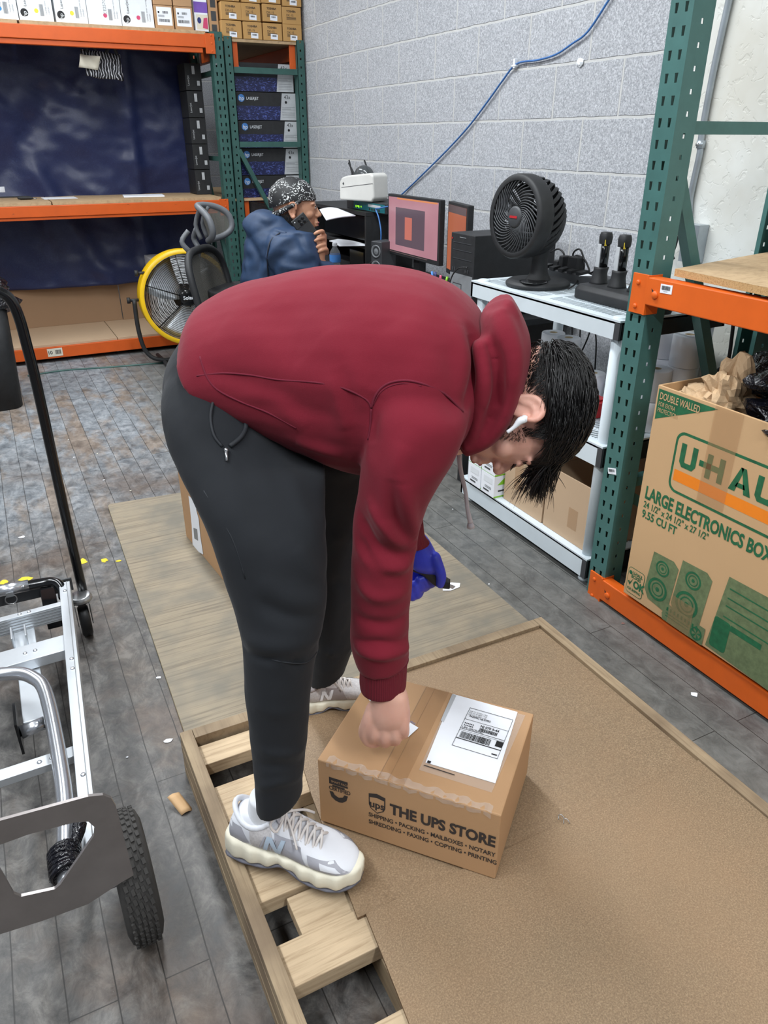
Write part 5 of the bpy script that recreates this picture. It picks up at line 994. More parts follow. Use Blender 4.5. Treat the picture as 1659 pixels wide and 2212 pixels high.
# speaker, bottle, pen cup
SP = thing('desk_speaker', at(815, 590, x=1.93), 'small grey two cone desk speaker left of the pink monitor', 'speaker')
sc = at(815, 548, x=1.93); R = Matrix.Rotation(math.radians(20), 4, 'Z'); X = Matrix.Translation((sc.x, sc.y, .737)) @ R; hgt = sc.z+.065-.737
MB(X).box((-.01, -.04, 0), (.11, .04, hgt), 'dgrey').build('cabinet', SP, bevel=.006, seg=3)
for zz_ in (hgt-.052, hgt-.135):
    m = MB(X); m.lathe((-.01, 0, zz_), (-1, 0, 0), [(.034, 0), (.034, .004), (.030, .004), (.024, -.006+.004), (.012, .001), (0, .004)], 'grey', 26); m.build('cone', SP)
WBt = thing('water_bottle', at(725, 600, y=3.75), 'clear plastic water bottle with blue label in front of the seated person', 'bottle'); bc = at(724, 560, x=1.80); bz = .737; H_ = at(724, 527, x=1.80).z-bz
MB().lathe((bc.x, bc.y, bz), (0, 0, 1), [(0, 0), (.028, 0), (.031, .01), (.030, .05), (.0315, .06), (.0315, H_*.62), (.029, H_*.72), (.014, H_*.88), (.012, H_*.93)], 'clear', 28).build('bottle_body', WBt)
MB().lathe((bc.x, bc.y, bz), (0, 0, 1), [(.0322, H_*.36), (.0325, H_*.37), (.0325, H_*.62), (.0322, H_*.63)], 'bluelogo', 28).build('label', WBt); MB().lathe((bc.x, bc.y, bz+H_*.92), (0, 0, 1), [(.014, 0), (.0145, .004), (.0145, .015), (.013, .018), (0, .018)], 'white', 20).build('cap', WBt)
MB().lathe((bc.x, bc.y, bz+.003), (0, 0, 1), [(0, 0), (.027, 0), (.029, .012), (.029, H_*.34), (0, H_*.34)], 'clear', 24).build('water', WBt)
pc = at(948, 628, x=1.80); pcz = .737; PC = thing('pen_cup', (pc.x, pc.y, pcz), 'black mesh pen cup on the desk beside the tower', 'cup'); MB().lathe((pc.x, pc.y, pcz), (0, 0, 1), [(0, .0), (.04, 0), (.043, .10), (.040, .10), (.037, .003), (0, .003)], 'blackm', 24).build('cup_body', PC)
for k, (c_, dx, dy) in enumerate((('bluelogo', -.02, .015), ('navyprint', .0, .025), ('magenta', -.005, -.015), ('limegreen', .015, -.025), ('bluecable', -.025, -.0), ('glove', .012, .012))):
    b = V((pc.x+dx*.4, pc.y+dy*.4, pcz+.006)); e = b+V((dx*.9, dy*1.1, .155-.006*k)); o_ = MB().cyl(b, e, .0042, 'white', 10).cyl(b.lerp(e, .72), e, .0055, c_, 10).build('pen'); tag(o_, ['sky blue', 'dark blue', 'pink', 'green', 'mid blue', 'violet blue'][k]+' capped pen standing in the mesh pen cup', 'pen', 'pens in the mesh cup')
# dark clutter under the hutch
tag(MB().box((2.0, 4.2, .737), (2.2, 4.4, .83), 'blackg').build('black_device', bevel=.004), 'black device sitting under the hutch shelf behind the bottle', 'device')
tag(MB().tube([(1.96, 4.05, .74), (1.93, 4.0, .78), (1.98, 3.97, .83), (2.05, 3.95, .8)], .004, 'rubber_cable', 6, sub=4).build('desk_cable'), 'loose black cable on the desk behind the speaker', 'cable')

# ================================================================ yellow drum fan
YF = thing('drum_fan', (1.24, 5.35, 0), 'large yellow drum fan on a black tilt stand before the far rack', 'fan'); yc = at(402, 641, y=5.33); ax = V((-.10, -1, .10)).normalized(); RY = .315
yu = ax.cross(V((0, 0, 1))).normalized(); yw = yu.cross(ax)
MB().lathe(yc, ax, [(RY-.03, .11), (RY-.004, .115), (RY, .10), (RY-.012, .085), (RY-.012, .03), (RY-.002, .02), (RY-.002, -.02), (RY-.014, -.03), (RY-.012, -.11), (RY, -.12), (RY-.03, -.12), (RY-.03, .11)], 'yellow', 64).build('drum', YF)
g = MB()
for r in np.linspace(.06, RY-.035, 21): g.tube([yc+ax*.105+(yu*math.cos(a)+yw*math.sin(a))*r for a in [2*PI*k/48 for k in range(48)]], .0016, 'blackg', 4, closed=True)
for k in range(6): a = 2*PI*k/6+.35; d = yu*math.cos(a)+yw*math.sin(a); g.cyl(yc+ax*.102+d*.04, yc+ax*.102+d*(RY-.02), .004, 'blackg', 6)
g.build('front_grille', YF)
g = MB()
for r in np.linspace(.08, RY-.035, 12): g.tube([yc-ax*.11+(yu*math.cos(a)+yw*math.sin(a))*r for a in [2*PI*k/40 for k in range(40)]], .0018, 'blackg', 4, closed=True)
g.build('rear_grille', YF)
MB().lathe(yc+ax*.10, ax, [(.055, 0), (.055, .008), (.045, .012), (0, .013)], 'blackg', 32).build('grille_badge', YF)
mb = MB(); mb.text('Solar', yc+ax*.1145-yu*.032*(-1 if yu.dot(CR) < 0 else 1)-yw*.01, yu if yu.dot(CR) > 0 else -yu, yw, .024, 'white', .02, lift=.0); mb.build('badge_lettering', YF)
for k in range(3):
    mb = MB(); vs = []
    for i in range(8):
        r = .05+(RY-.09)*i/7
        for j in range(7): th = 2*PI*k/3+.5+(j/6-.5)*(1.35-.25*i/7)+.25*i/7; vs.append(yc+ax*(.03-.075*(j/6)+.02)+(yu*math.cos(th)+yw*math.sin(th))*r)
    mb.add(vs, [(i*7+j, i*7+j+1, (i+1)*7+j+1, (i+1)*7+j) for i in range(7) for j in range(6)], 'alu', True); mb.build('blade', YF, solid=.002)
MB().lathe(yc-ax*.05, ax, [(0, -.09), (.08, -.085), (.085, 0), (.05, .05), (0, .10)], 'blackm', 28).build('motor', YF)
sd = V((1, 0, 0)) if False else yu*(-1 if yu.dot(CR) > 0 else 1)     # towards picture left
mb = MB(); z_ = .03; Lf, Rt = yc+sd*(RY+.03), yc-sd*(RY+.03)
mb.tube([Lf, Lf-V((0, 0, .20)), V((Lf.x+.03, Lf.y, .10)), V((Lf.x+.12, Lf.y-.02, .035)), V(((Lf.x+Rt.x)/2, Lf.y-.02, .03)), V((Rt.x-.12, Rt.y-.02, .035)), V((Rt.x-.03, Rt.y, .10)), Rt-V((0, 0, .20)), Rt], .015, 'blackm', 10, sub=5)
mb.build('stand', YF)
for s_ in (.12, -.0): MB().tube([V((Lf.x+.14+(.42 if s_ == 0 else 0), Lf.y-.20, .018)), V((Lf.x+.14+(.42 if s_ == 0 else 0), Lf.y-.02, .025)), V((Lf.x+.14+(.42 if s_ == 0 else 0), Lf.y+.20, .018))], .013, 'blackm', 10).build('foot_bar', YF)
for p in (Lf, yc+sd*(RY)*.86+V((0, 0, RY*.55))): MB().cyl(p-sd*.03, p+sd*.035, .010, 'blackm', 10).lathe(p+sd*.035, sd, [(0, -.01), (.02, -.01), (.02, .012), (0, .012)], 'blackm', 10).build('knob', YF)
tag(MB().box((1.10, 5.95, .127), (1.52, 6.30, .62), 'white').build('white_carton', bevel=.003), 'white carton standing on the bottom shelf behind the yellow fan', 'box')
# ================================================================ people
def remesh(mb, voxel, it=4, fac=.5):
    me = mb.mesh('tmp'); o = bpy.data.objects.new('tmp', me); COL.objects.link(o)
    q = o.modifiers.new('r', 'REMESH'); q.mode = 'VOXEL'; q.voxel_size = voxel; q.use_smooth_shade = True
    if it: q = o.modifiers.new('s', 'SMOOTH'); q.factor = fac; q.iterations = it
    bpy.context.view_layer.update(); ev = o.evaluated_get(bpy.context.evaluated_depsgraph_get())
    r = bpy.data.meshes.new_from_object(ev); bpy.data.objects.remove(o); return r
def place(me, name, parent, mat):
    org = wloc(parent); me.materials.clear(); me.materials.append(M[mat]); me.name = name
    n = len(me.vertices); c = np.empty(n*3); me.vertices.foreach_get('co', c); c = c.reshape(-1, 3)-np.array(org); me.vertices.foreach_set('co', c.ravel())
    me.polygons.foreach_set('use_smooth', [True]*len(me.polygons)); me.polygons.foreach_set('material_index', [0]*len(me.polygons)); me.update()
    o = bpy.data.objects.new(name, me); COL.objects.link(o); o.parent = parent; return o
def getco(me): c = np.empty(len(me.vertices)*3); me.vertices.foreach_get('co', c); return c.reshape(-1, 3)
def getno(me): c = np.empty(len(me.vertices)*3); me.vertices.foreach_get('normal', c); return c.reshape(-1, 3)
def setco(me, c): me.vertices.foreach_set('co', c.ravel()); me.update()
def bvh(me): return BVHTree.FromPolygons([v.co.copy() for v in me.vertices], [tuple(p.vertices) for p in me.polygons])
def hit(tree, px, py):
    d = (CF+CR*((px-CX)/FPX)+CU*((CY-py)/FPX)).normalized(); r = tree.ray_cast(CAM, d); return (r[0], r[1]) if r[0] else (None, None)
def folds(me, F, tree=None):
    """F: list of (pixel polyline, amplitude, width): soft ridges/valleys laid on the cloth surface"""
    tree = tree or bvh(me); co = getco(me); no = getno(me); disp = np.zeros(len(co))
    for P, amp, wd in F:
        pts = [hit(tree, *q)[0] for q in P]; pts = [p for p in pts if p]
        if len(pts) < 2: continue
        pts = catmull(pts, 5) if len(pts) > 2 else pts; best = np.full(len(co), 1e9); tt = np.zeros(len(co)); m = len(pts)-1
        for i in range(m):
            a, b = np.array(pts[i]), np.array(pts[i+1]); ab = b-a; L = ab@ab+1e-12; t = np.clip(((co-a)@ab)/L, 0, 1); d = np.linalg.norm(co-a-t[:, None]*ab, axis=1)
            k = d < best; best[k] = d[k]; tt[k] = (i+t[k])/m
        env = np.sin(PI*np.clip(tt*.9+.05, 0, 1))**.6
        disp += amp*np.exp(-(best/wd)**2)*env
    setco(me, co+no*disp[:, None])
def seam(tree, P, r, mat, mb, off=.0):
    pts = []
    for q in P:
        a, n = hit(tree, *q)
        if a: pts.append(a+n*off)
    if len(pts) > 1: mb.tube(pts, r, mat, 6, sub=4)
def sec(p1, p2, D, lat, L):
    A, B = atL(*p1, L, D), atL(*p2, L, D); c = (A+B)/2; n = B-A; h = n.length/2; n.normalize(); Vv = L*lat; e = Vv.dot(n)
    return (c, n*math.sqrt(max(h*h-e*e, (.55*h)**2)), Vv)
def finger(mb, pts, r, m): mb.tube(pts, r, m, 12, sub=4); mb.ell(pts[-1], (r[-1],)*3, m, 12); mb.ell(pts[0], (r[0],)*3, m, 12)

def head(mb, X, m, nose=1., jaw=1., ear_sides=(1, -1)):
    """local: x right, y forward, z up; about 0.235 tall"""
    o = mb.X; mb.X = X; E = lambda c, r, R=None: mb.ell(c, r, m, 28, R)
    E((0, -.014, .027), (.074, .094, .076)); E((0, .020, .000), (.067, .072, .09)); E((0, .030, -.045), (.056*jaw, .056, .058)); E((0, .045, -.082), (.040*jaw, .040, .030)); E((0, .074, -.098), (.020, .017, .015))
    for s in (1, -1):
        E((s*.028, .073, .022), (.026, .012, .009)); E((s*.040, .052, -.022), (.023, .025, .022)); E((s*.050, .0, -.062), (.016, .035, .026)); E((s*.026, .082, .006), (.014, .010, .008))
    mb.loft([((0, .084, .016), (.007, 0, 0), (0, .008, 0)), ((0, .094, -.004), (.009, 0, 0), (0, .010, 0)), ((0, .104, -.020), (.012, 0, 0), (0, .012, 0)), ((0, .100, -.030), (.014, 0, 0), (0, .010, 0))], m, 16, 3)
    E((0, .107*nose, -.024), (.011, .010, .010)); [E((s*.013, .096, -.028), (.008, .010, .008)) for s in (1, -1)]
    E((0, .088, -.048), (.016, .012, .012)); E((0, .093, -.057), (.022, .010, .0065)); E((0, .090, -.068), (.020, .010, .007))
    for s in ear_sides:
        R = Matrix.Rotation(s*-.35, 3, 'Z') @ Matrix.Rotation(-.15, 3, 'X'); c = V((s*.077, -.012, -.005))
        ear = [(.0, .026, .010), (.0, .022, .028), (0, .006, .034), (0, -.012, .030), (0, -.020, .014), (0, -.017, -.006), (0, -.006, -.020), (0, .006, -.030), (0, .014, -.028)]
        mb.tube([c+R @ V((s*.010, -y_ if False else y, z)) for _, y, z in [(0, .014, .004), (0, .013, .022), (0, .002, .031), (0, -.012, .028), (0, -.020, .014), (0, -.018, -.004), (0, -.008, -.018), (0, .002, -.028), (0, .010, -.027), (0, .013, -.018)]], [.004, .005, .0055, .0055, .0055, .005, .005, .007, .006, .004], m, 10, sub=3)
        mb.ell(c+R @ V((s*.001, -.003, 0)), (.006, .018, .028), m, 16, R)
        mb.tube([c+R @ V((s*.008, .004, .02)), c+R @ V((s*.009, -.008, .012)), c+R @ V((s*.009, -.009, -.006))], .004, m, 8, sub=3)
    mb.X = o

# ---------------------------------------------------------------- standing, bending person
LA = V((math.sin(math.radians(35)), math.cos(math.radians(35)), 0))
P1 = thing('person', (.45, 1.2, .13), 'person bending over the box in maroon hoodie and black joggers, one hand blue gloved', 'person')
q = lambda a, b, D, lat: sec(a, b, D, lat, LA)
torso = [q((414, 722), (560, 878), 1.27, .165), q((436, 655), (632, 925), 1.27, .180), q((540, 606), (695, 962), 1.27, .185), q((680, 579), (765, 1002), 1.27, .19), q((830, 578), (860, 1005), 1.27, .20), q((935, 600), (930, 985), 1.27, .20), q((1005, 640), (985, 960), 1.27, .165), q((1050, 690), (1020, 950), 1.27, .10)]
rarm = [q((850, 760), (1010, 850), 1.17, .08), q((808, 850), (1015, 905), 1.125, .085), q((789, 950), (985, 985), 1.11, .082), q((774, 1060), (928, 1080), 1.11, .070), q((763, 1170), (899, 1175), 1.11, .060), q((759, 1290), (885, 1300), 1.11, .055), q((762, 1370), (881, 1375), 1.11, .052), q((770, 1425), (884, 1418), 1.11, .050), q((776, 1440), (882, 1432), 1.11, .048)]
larm = [q((820, 720), (990, 860), 1.40, .085), q((800, 860), (985, 930), 1.44, .085), q((800, 960), (945, 1010), 1.45, .075), q((808, 1050), (918, 1080), 1.46, .06), q((822, 1120), (915, 1135), 1.46, .052)]
hd_ = MB(); hd_.loft(torso, 'maroon', 40, 6); hd_.loft(rarm, 'maroon', 32, 6); hd_.loft(larm, 'maroon', 28, 6)
# front hem hanging below the belly
hd_.loft([q((560, 850), (650, 950), 1.27, .15), q((640, 900), (720, 980), 1.27, .15)], 'maroon', 24, 3)
# neck base / collar
hd_.loft([q((1020, 700), (985, 950), 1.27, .11), q((1075, 730), (1020, 962), 1.26, .095)], 'maroon', 28, 3)
hm = remesh(hd_, .0042, 8, .6)
FO = [([(812, 850), (800, 900), (805, 960)], -.008, .018), ([(770, 560), (800, 860)], 0, .02),
      ([(560, 860), (640, 880), (720, 900)], -.006, .02), ([(600, 800), (700, 830), (790, 860)], .004, .02), ([(740, 790), (760, 870), (775, 960)], -.006, .015), ([(720, 810), (735, 880), (750, 930)], .005, .014),
      ([(520, 850), (600, 870), (660, 930)], .006, .018), ([(450, 800), (520, 820), (620, 850)], -.004, .015),
      ([(870, 1040), (880, 1110), (892, 1165)], 0.0124, .014), ([(850, 1030), (855, 1110), (885, 1180)], -0.0109, .013), ([(880, 960), (850, 1040), (835, 1120)], 0.0093, .018), ([(780, 1120), (810, 1180), (880, 1195)], -0.0109, .013), ([(800, 1090), (840, 1150), (893, 1185)], 0.0109, .013), ([(785, 1200), (830, 1230), (880, 1215)], 0.0109, .014), ([(775, 1160), (800, 1210), (850, 1245)], -0.0093, .012),
      ([(775, 1260), (810, 1290), (870, 1280)], 0.0078, .014), ([(770, 1330), (815, 1350), (875, 1330)], -0.0078, .012), ([(775, 1400), (820, 1412), (878, 1400)], 0.0109, .010), ([(770, 1380), (820, 1388), (878, 1375)], -0.0062, .009),
      ([(990, 700), (1000, 780), (985, 860)], .006, .018), ([(1020, 720), (1030, 800), (1010, 890)], -.010, .016), ([(960, 740), (985, 830), (975, 920)], -.004, .018), ([(640, 950), (690, 970), (740, 985)], .008, .016),
      ([(480, 700), (560, 740), (640, 760)], .004, .04), ([(560, 660), (600, 720), (660, 780)], -.004, .035), ([(790, 700), (800, 780), (790, 830)], -.003, .03), ([(700, 720), (740, 790), (790, 840)], .004, .025), ([(850, 700), (900, 760), (940, 830)], .003, .03)]
folds(hm, FO)
co = getco(hm); no = getno(hm)
dn = np.array([noise.noise(V(c)*9)*.005+noise.noise(V(c)*22)*.0018 for c in co]); setco(hm, co+no*dn[:, None])
HO = place(hm, 'hoodie', P1, 'maroon')
T = bvh(hm); T = BVHTree.FromPolygons([v.co+wloc(P1) for v in hm.vertices], [tuple(p.vertices) for p in hm.polygons])
M['maroon_seam'] = simple('maroon_seam', (104, 18, 40), .9)
sm = MB(); seam(T, [(425, 812), (480, 806), (540, 810), (600, 820), (680, 826), (740, 838), (790, 862), (802, 882)], .0016, 'maroon_seam', sm); seam(T, [(802, 882), (812, 852), (835, 830), (870, 822), (910, 828), (960, 850), (1000, 890)], .0019, 'maroon_seam', sm); seam(T, [(802, 882), (800, 920), (795, 950)], .0016, 'maroon_seam', sm)
seam(T, [(432, 770), (446, 812), (470, 842), (520, 868), (580, 892), (640, 925)], .0016, 'maroon_seam', sm); seam(T, [(806, 876), (818, 852), (838, 836), (870, 828), (910, 834)], .001, 'maroon_seam', sm)
ob = sm.build('seam', HO); ob['label'] = 'darker stitched seam'
# hem band, cuff, hood as parts
bm_ = MB(); a0 = q((412, 716), (585, 912), 1.27, .170); 
hemsecs = [q((408, 706), (560, 890), 1.27, .162), q((414, 742), (590, 915), 1.27, .172), q((424, 700), (620, 925), 1.27, .176)]
cf = [q((777, 1434), (883, 1428), 1.11, .046), q((778, 1442), (880, 1436), 1.11, .043), q((777, 1468), (878, 1470), 1.11, .042), q((780, 1484), (876, 1486), 1.11, .041), q((788, 1486), (868, 1488), 1.11, .036)]
ob = MB().loft(cf, 'maroon_rib', 40, 4).build('ribbed_cuff', HO)
cfl = [q((826, 1112), (914, 1128), 1.46, .044), q((835, 1150), (918, 1160), 1.46, .042), q((842, 1172), (928, 1174), 1.46, .040)]
ob = MB().loft(cfl, 'maroon_rib', 32, 4).build('ribbed_cuff', HO)
hb_ = MB(); hs = [q((1045, 668), (1105, 640), 1.27, .07), q((1035, 700), (1132, 690), 1.27, .10), q((1052, 752), (1147, 742), 1.27, .112), q((1062, 815), (1138, 812), 1.27, .112), q((1048, 870), (1112, 885), 1.265, .105), q((1015, 910), (1075, 935), 1.26, .095), q((985, 935), (1025, 962), 1.255, .080)]
hb_.loft(hs, 'maroon', 40, 6); hb_.loft([q((1015, 720), (1065, 700), 1.27, .10), q((1020, 790), (1085, 790), 1.27, .118), q((1005, 860), (1070, 875), 1.27, .115), q((985, 915), (1030, 950), 1.265, .1)], 'maroon', 32, 5)
hbm = remesh(hb_, .005, 6, .6); folds(hbm, [([(1050, 700), (1080, 770), (1075, 850), (1040, 920)], -.006, .014), ([(1090, 680), (1115, 760), (1105, 840)], .006, .018), ([(1060, 660), (1090, 655), (1120, 690)], .006, .014), ([(1030, 740), (1040, 820), (1015, 900)], .008, .014)]); place(hbm, 'hood', HO, 'maroon')
# drawstring
dp = [at(996, 962, y=1.12), at(992, 985, y=1.115), at(996, 1020, y=1.11), at(1006, 1065, y=1.11), at(1010, 1100, y=1.11), at(1016, 1128, y=1.11)]
MB().tube(dp, [.0042, .0048, .0045, .0042, .0045, .0055], 'cord', 8, sub=5).tube([dp[-1], dp[-1]+V((.002, 0, -.012))], [.0055, .0085], 'cord', 8).build('drawstring', HO)

# joggers
rl = [q((450, 700), (620, 850), 1.24, .110), q((388, 770), (650, 930), 1.215, .125), q((357, 845), (676, 985), 1.175, .125), q((364, 930), (702, 1020), 1.13, .108), q((404, 1030), (703, 1090), 1.08, .095), q((450, 1120), (700, 1150), 1.05, .088), q((486, 1220), (704, 1240), 1.03, .080), q((512, 1310), (703, 1320), 1.01, .074), q((526, 1390), (686, 1395), 1.0, .068), q((532, 1470), (672, 1470), .99, .062), q((541, 1560), (664, 1560), .98, .056), q((551, 1650), (657, 1645), .975, .053), q((554, 1712), (655, 1695), .97, .050), q((555, 1738), (655, 1712), .97, .050), q((556, 1744), (654, 1718), .97, .050)]
ll = [q((420, 740), (600, 950), 1.36, .120), q((500, 900), (780, 985), 1.38, .115), q((600, 980), (778, 1030), 1.39, .10), q((640, 1100), (775, 1110), 1.40, .085), q((655, 1210), (772, 1210), 1.41, .075), q((664, 1310), (768, 1310), 1.42, .068), q((668, 1390), (764, 1385), 1.43, .060), q((668, 1430), (757, 1418), 1.435, .054), q((669, 1458), (748, 1442), 1.44, .050), q((670, 1472), (746, 1452), 1.44, .050)]
jb = MB(); jb.loft(rl, 'jogger', 36, 6); jb.loft(ll, 'jogger', 32, 6); jb.loft([q((500, 680), (660, 900), 1.27, .140), q((420, 708), (625, 905), 1.27, .158), q((376, 770), (640, 955), 1.27, .172), q((372, 860), (665, 1000), 1.28, .158)], 'jogger', 36, 5)
jm = remesh(jb, .005, 8, .6)
FJ = [([(525, 1405), (580, 1425), (640, 1430), (685, 1405)], -.006, .009), ([(528, 1380), (600, 1395), (690, 1370)], .007, .016), ([(620, 1010), (650, 1100), (690, 1180)], .006, .02), ([(520, 1010), (560, 1110), (600, 1180)], -.004, .02), ([(640, 1180), (670, 1230), (700, 1250)], .006, .016), ([(560, 1250), (620, 1290), (695, 1300)], .005, .018), ([(560, 1300), (620, 1330), (690, 1330)], -.006, .014),
      ([(480, 850), (540, 900), (600, 960)], -.006, .014), ([(420, 900), (500, 940), (600, 960)], .005, .02), ([(560, 1700), (600, 1690), (650, 1675)], .005, .010), ([(553, 1650), (600, 1655), (655, 1640)], -.004, .010), ([(560, 1620), (610, 1630), (655, 1615)], .004, .010), ([(545, 1520), (600, 1540), (660, 1520)], .003, .015),
      ([(700, 1130), (730, 1160), (765, 1150)], .005, .014), ([(690, 1240), (730, 1260), (765, 1250)], -.005, .014), ([(680, 1400), (715, 1410), (755, 1400)], .005, .009)]
folds(jm, FJ); co = getco(jm); no = getno(jm); setco(jm, co+no*np.array([noise.noise(V(c)*8)*.004+noise.noise(V(c)*24)*.0012 for c in co])[:, None])
JO = place(jm, 'joggers', P1, 'jogger'); TJ = BVHTree.FromPolygons([v.co+wloc(P1) for v in jm.vertices], [tuple(p.vertices) for p in jm.polygons])
M['jog_seam'] = simple('jog_seam', (22, 26, 32), .7); sm = MB()
seam(TJ, [(462, 862), (455, 900), (462, 940), (480, 965)], .0028, 'jog_seam', sm, .001); seam(TJ, [(486, 860), (518, 890), (530, 920), (520, 945), (496, 965)], .0042, 'jog_seam', sm, .002); seam(TJ, [(440, 1060), (500, 1160), (530, 1250)], .0012, 'jog_seam', sm); seam(TJ, [(527, 1408), (600, 1428), (660, 1432), (684, 1408)], .0014, 'jog_seam', sm)
ob = sm.build('seam', JO)
zp = MB(); a, n_ = hit(TJ, 488, 975); b, _ = hit(TJ, 489, 998)
if a and b: zp.tube([a+n_*.004, b+n_*.004], [.003, .002], 'zinc', 8).ell(a+n_*.004, (.004, .004, .004), 'zinc', 10); zp.build('zip_pull', JO)
wb = MB()
for k in range(14):
    t = k/13; seam(TJ, [(398+t*44, 742+t*108), (410+t*44, 748+t*100)], .003, 'jogger', wb, .001)
if wb.v: wb.build('gathered_waistband', JO)

# body under the clothes, head, neck, hands
HU = (CR*math.cos(.10)-CU*math.sin(.10)); latv = (LA+V((0, 0, -.16))).normalized(); HU = (HU-latv*HU.dot(latv)).normalized(); hx = -latv; hy = HU.cross(hx).normalized()
if hy.dot(-CU) < 0: hy = -hy
hc = atL(1128, 884, LA, 1.265); HS = 1.05
HX = Matrix(((hx.x*HS, hy.x*HS, HU.x*HS, hc.x), (hx.y*HS, hy.y*HS, HU.y*HS, hc.y), (hx.z*HS, hy.z*HS, HU.z*HS, hc.z), (0, 0, 0, 1)))
bd = MB(); head(bd, HX, 'skin')
sc_ = lambda s, k: (s[0], s[1]*k, s[2]*k)
bd.loft([q((1000, 800), (1000, 930), 1.27, .05), q((1070, 795), (1050, 940), 1.265, .055), (hc+(HX.to_3x3() @ V((0, -.03, -.06))), hy*.056, hx*.056), (hc+(HX.to_3x3() @ V((0, -.02, 0))), hy*.05, hx*.055)], 'skin', 28, 4)
bd.loft([sc_(s, .55) for s in torso[:3]]+[sc_(s, .75) for s in torso[3:]], 'skin', 28, 4); bd.loft([sc_(s, .7) for s in rl], 'skin', 20, 4); bd.loft([sc_(s, .7) for s in ll], 'skin', 20, 4); bd.loft([sc_(s, .66) for s in larm], 'skin', 20, 4); bd.loft([sc_(s, .78) for s in rarm[:4]]+[sc_(s, .66) for s in rarm[4:]], 'skin', 20, 4)
bd.loft([sc_(torso[0], .5), q((450, 790), (540, 890), 1.27, .11)], 'skin', 24, 3)
# right fist
D = 1.10
bd.loft([q((792, 1430), (868, 1430), 1.11, .030), q((800, 1485), (870, 1485), D, .026), q((802, 1502), (880, 1502), D, .027), q((797, 1535), (886, 1540), D, .030), q((798, 1560), (885, 1562), D+.006, .027), q((806, 1574), (878, 1572), D+.014, .020)], 'skin', 28, 5, .85)
K = [(808, 1590), (832, 1598), (854, 1594), (872, 1580)]
for i, (kx, ky) in enumerate(K):
    r = [.0125, .0128, .0122, .011][i]; x2 = kx
    finger(bd, [atL(kx, ky-30, LA, D-.012), atL(kx, ky-6, LA, D-.010), atL(kx, ky+4, LA, D+.004), atL(kx-1, ky+2, LA, D+.022), atL(kx-2, ky-16, LA, D+.034), atL(kx-2, ky-34, LA, D+.020)], [r*.9, r*1.05, r, r*.95, r*.9, r*.8], 'skin')
finger(bd, [atL(806, 1530, LA, D-.004), atL(795, 1556, LA, D-.012), atL(786, 1582, LA, D-.006), atL(796, 1602, LA, D+.008), atL(812, 1606, LA, D+.014)], [.014, .0125, .0115, .0105, .009], 'skin')
# left hand (worn inside the glove)
def lefthand(mb, m, k=1.):
    D = 1.47; p = lambda x, y, d=0: atL(x, y, LA, D+d)
    mb.loft([sec((872, 1150), (918, 1160), D, .024*k, LA), sec((880, 1168), (928, 1172), D, .027*k, LA), sec((880, 1195), (942, 1198), D, .030*k, LA), sec((884, 1215), (950, 1222), D, .029*k, LA), sec((892, 1225), (954, 1238), D+.01, .022*k, LA)], m, 24, 5, .85)
    finger(mb, [p(938, 1205, -.012), p(948, 1228, -.020), p(953, 1246, -.022), p(951, 1262, -.022)], [.0145*k, .0125*k, .0115*k, .0095*k], m)       # thumb over the handle
    for i, (a, b, c_, d) in enumerate((((935, 1225, .03), (938, 1252, .03), (924, 1262, .008), (914, 1250, -.008)), ((918, 1225, .035), (922, 1262, .028), (910, 1268, .0), (906, 1252, -.012)), ((904, 1225, .035), (906, 1272, .022), (900, 1284, -.002), (897, 1262, -.014)), ((890, 1225, .035), (892, 1276, .016), (890, 1288, -.006), (886, 1262, -.014)))):
        finger(mb, [p(*a), p(*b), p(*c_), p(*d)], [.0125*k, .0118*k, .011*k, .0095*k], m)
lefthand(bd, 'skin', .86)
# feet inside shoes
bmh = remesh(bd, .0032, 3, .5)
# fine features: nostril, lips line handled by shapes; slightly carve the mouth line
BO = place(bmh, 'body', P1, 'skin')
gl = MB(); lefthand(gl, 'glove', 1.06); GO = place(remesh(gl, .0028, 3, .5), 'blue_glove', P1, 'glove'); 
h3 = HX.to_3x3(); hp = lambda x, y, z: HX @ V((x, y, z))
lp = MB(); lp.X = HX; lp.ell((0, .0985, -.0565), (.018, .005, .0042), 'lip', 18); lp.ell((0, .0955, -.0675), (.016, .005, .0048), 'lip', 18)
lp.X = None; o_ = lp.build('lips', P1)
ey = MB(); ey.X = HX
for s in (1, -1):
    ey.tube([(s*.016, .089, .002), (s*.026, .0925, -.001), (s*.037, .086, .001)], .0012, 'hair', 6, sub=3)
    for k in range(9): x = .018+.002*k; ey.tube([(s*x, .0915-.0006*abs(k-4), -.0005), (s*(x+.001), .1005-.001*abs(k-4), -.006)], [.0005, .0002], 'hair', 4)
    ey.tube([(s*.012, .090, .024), (s*.026, .0925, .030), (s*.042, .080, .026)], [.002, .003, .0015], 'hair', 6, sub=3)
ey.X = None; ey.build('eyelashes_and_brows', P1)
# earbud
eb = MB(); ec = lambda x, y, z: HX @ V((x, y, z)); E0 = ec(.0885, .004, -.006)
eb.tube([ec(.092, .001, .000), ec(.094, .003, -.006), ec(.0950, .014, -.014), ec(.0950, .023, -.023)], [.0058, .0062, .0034, .0032], 'white', 12, sub=4); eb.ell(ec(.091, .000, .000), (.0065, .0065, .0065), 'white', 16); eb.build('wireless_earbud', P1)['label'] = 'small white wireless earbud in the ear'

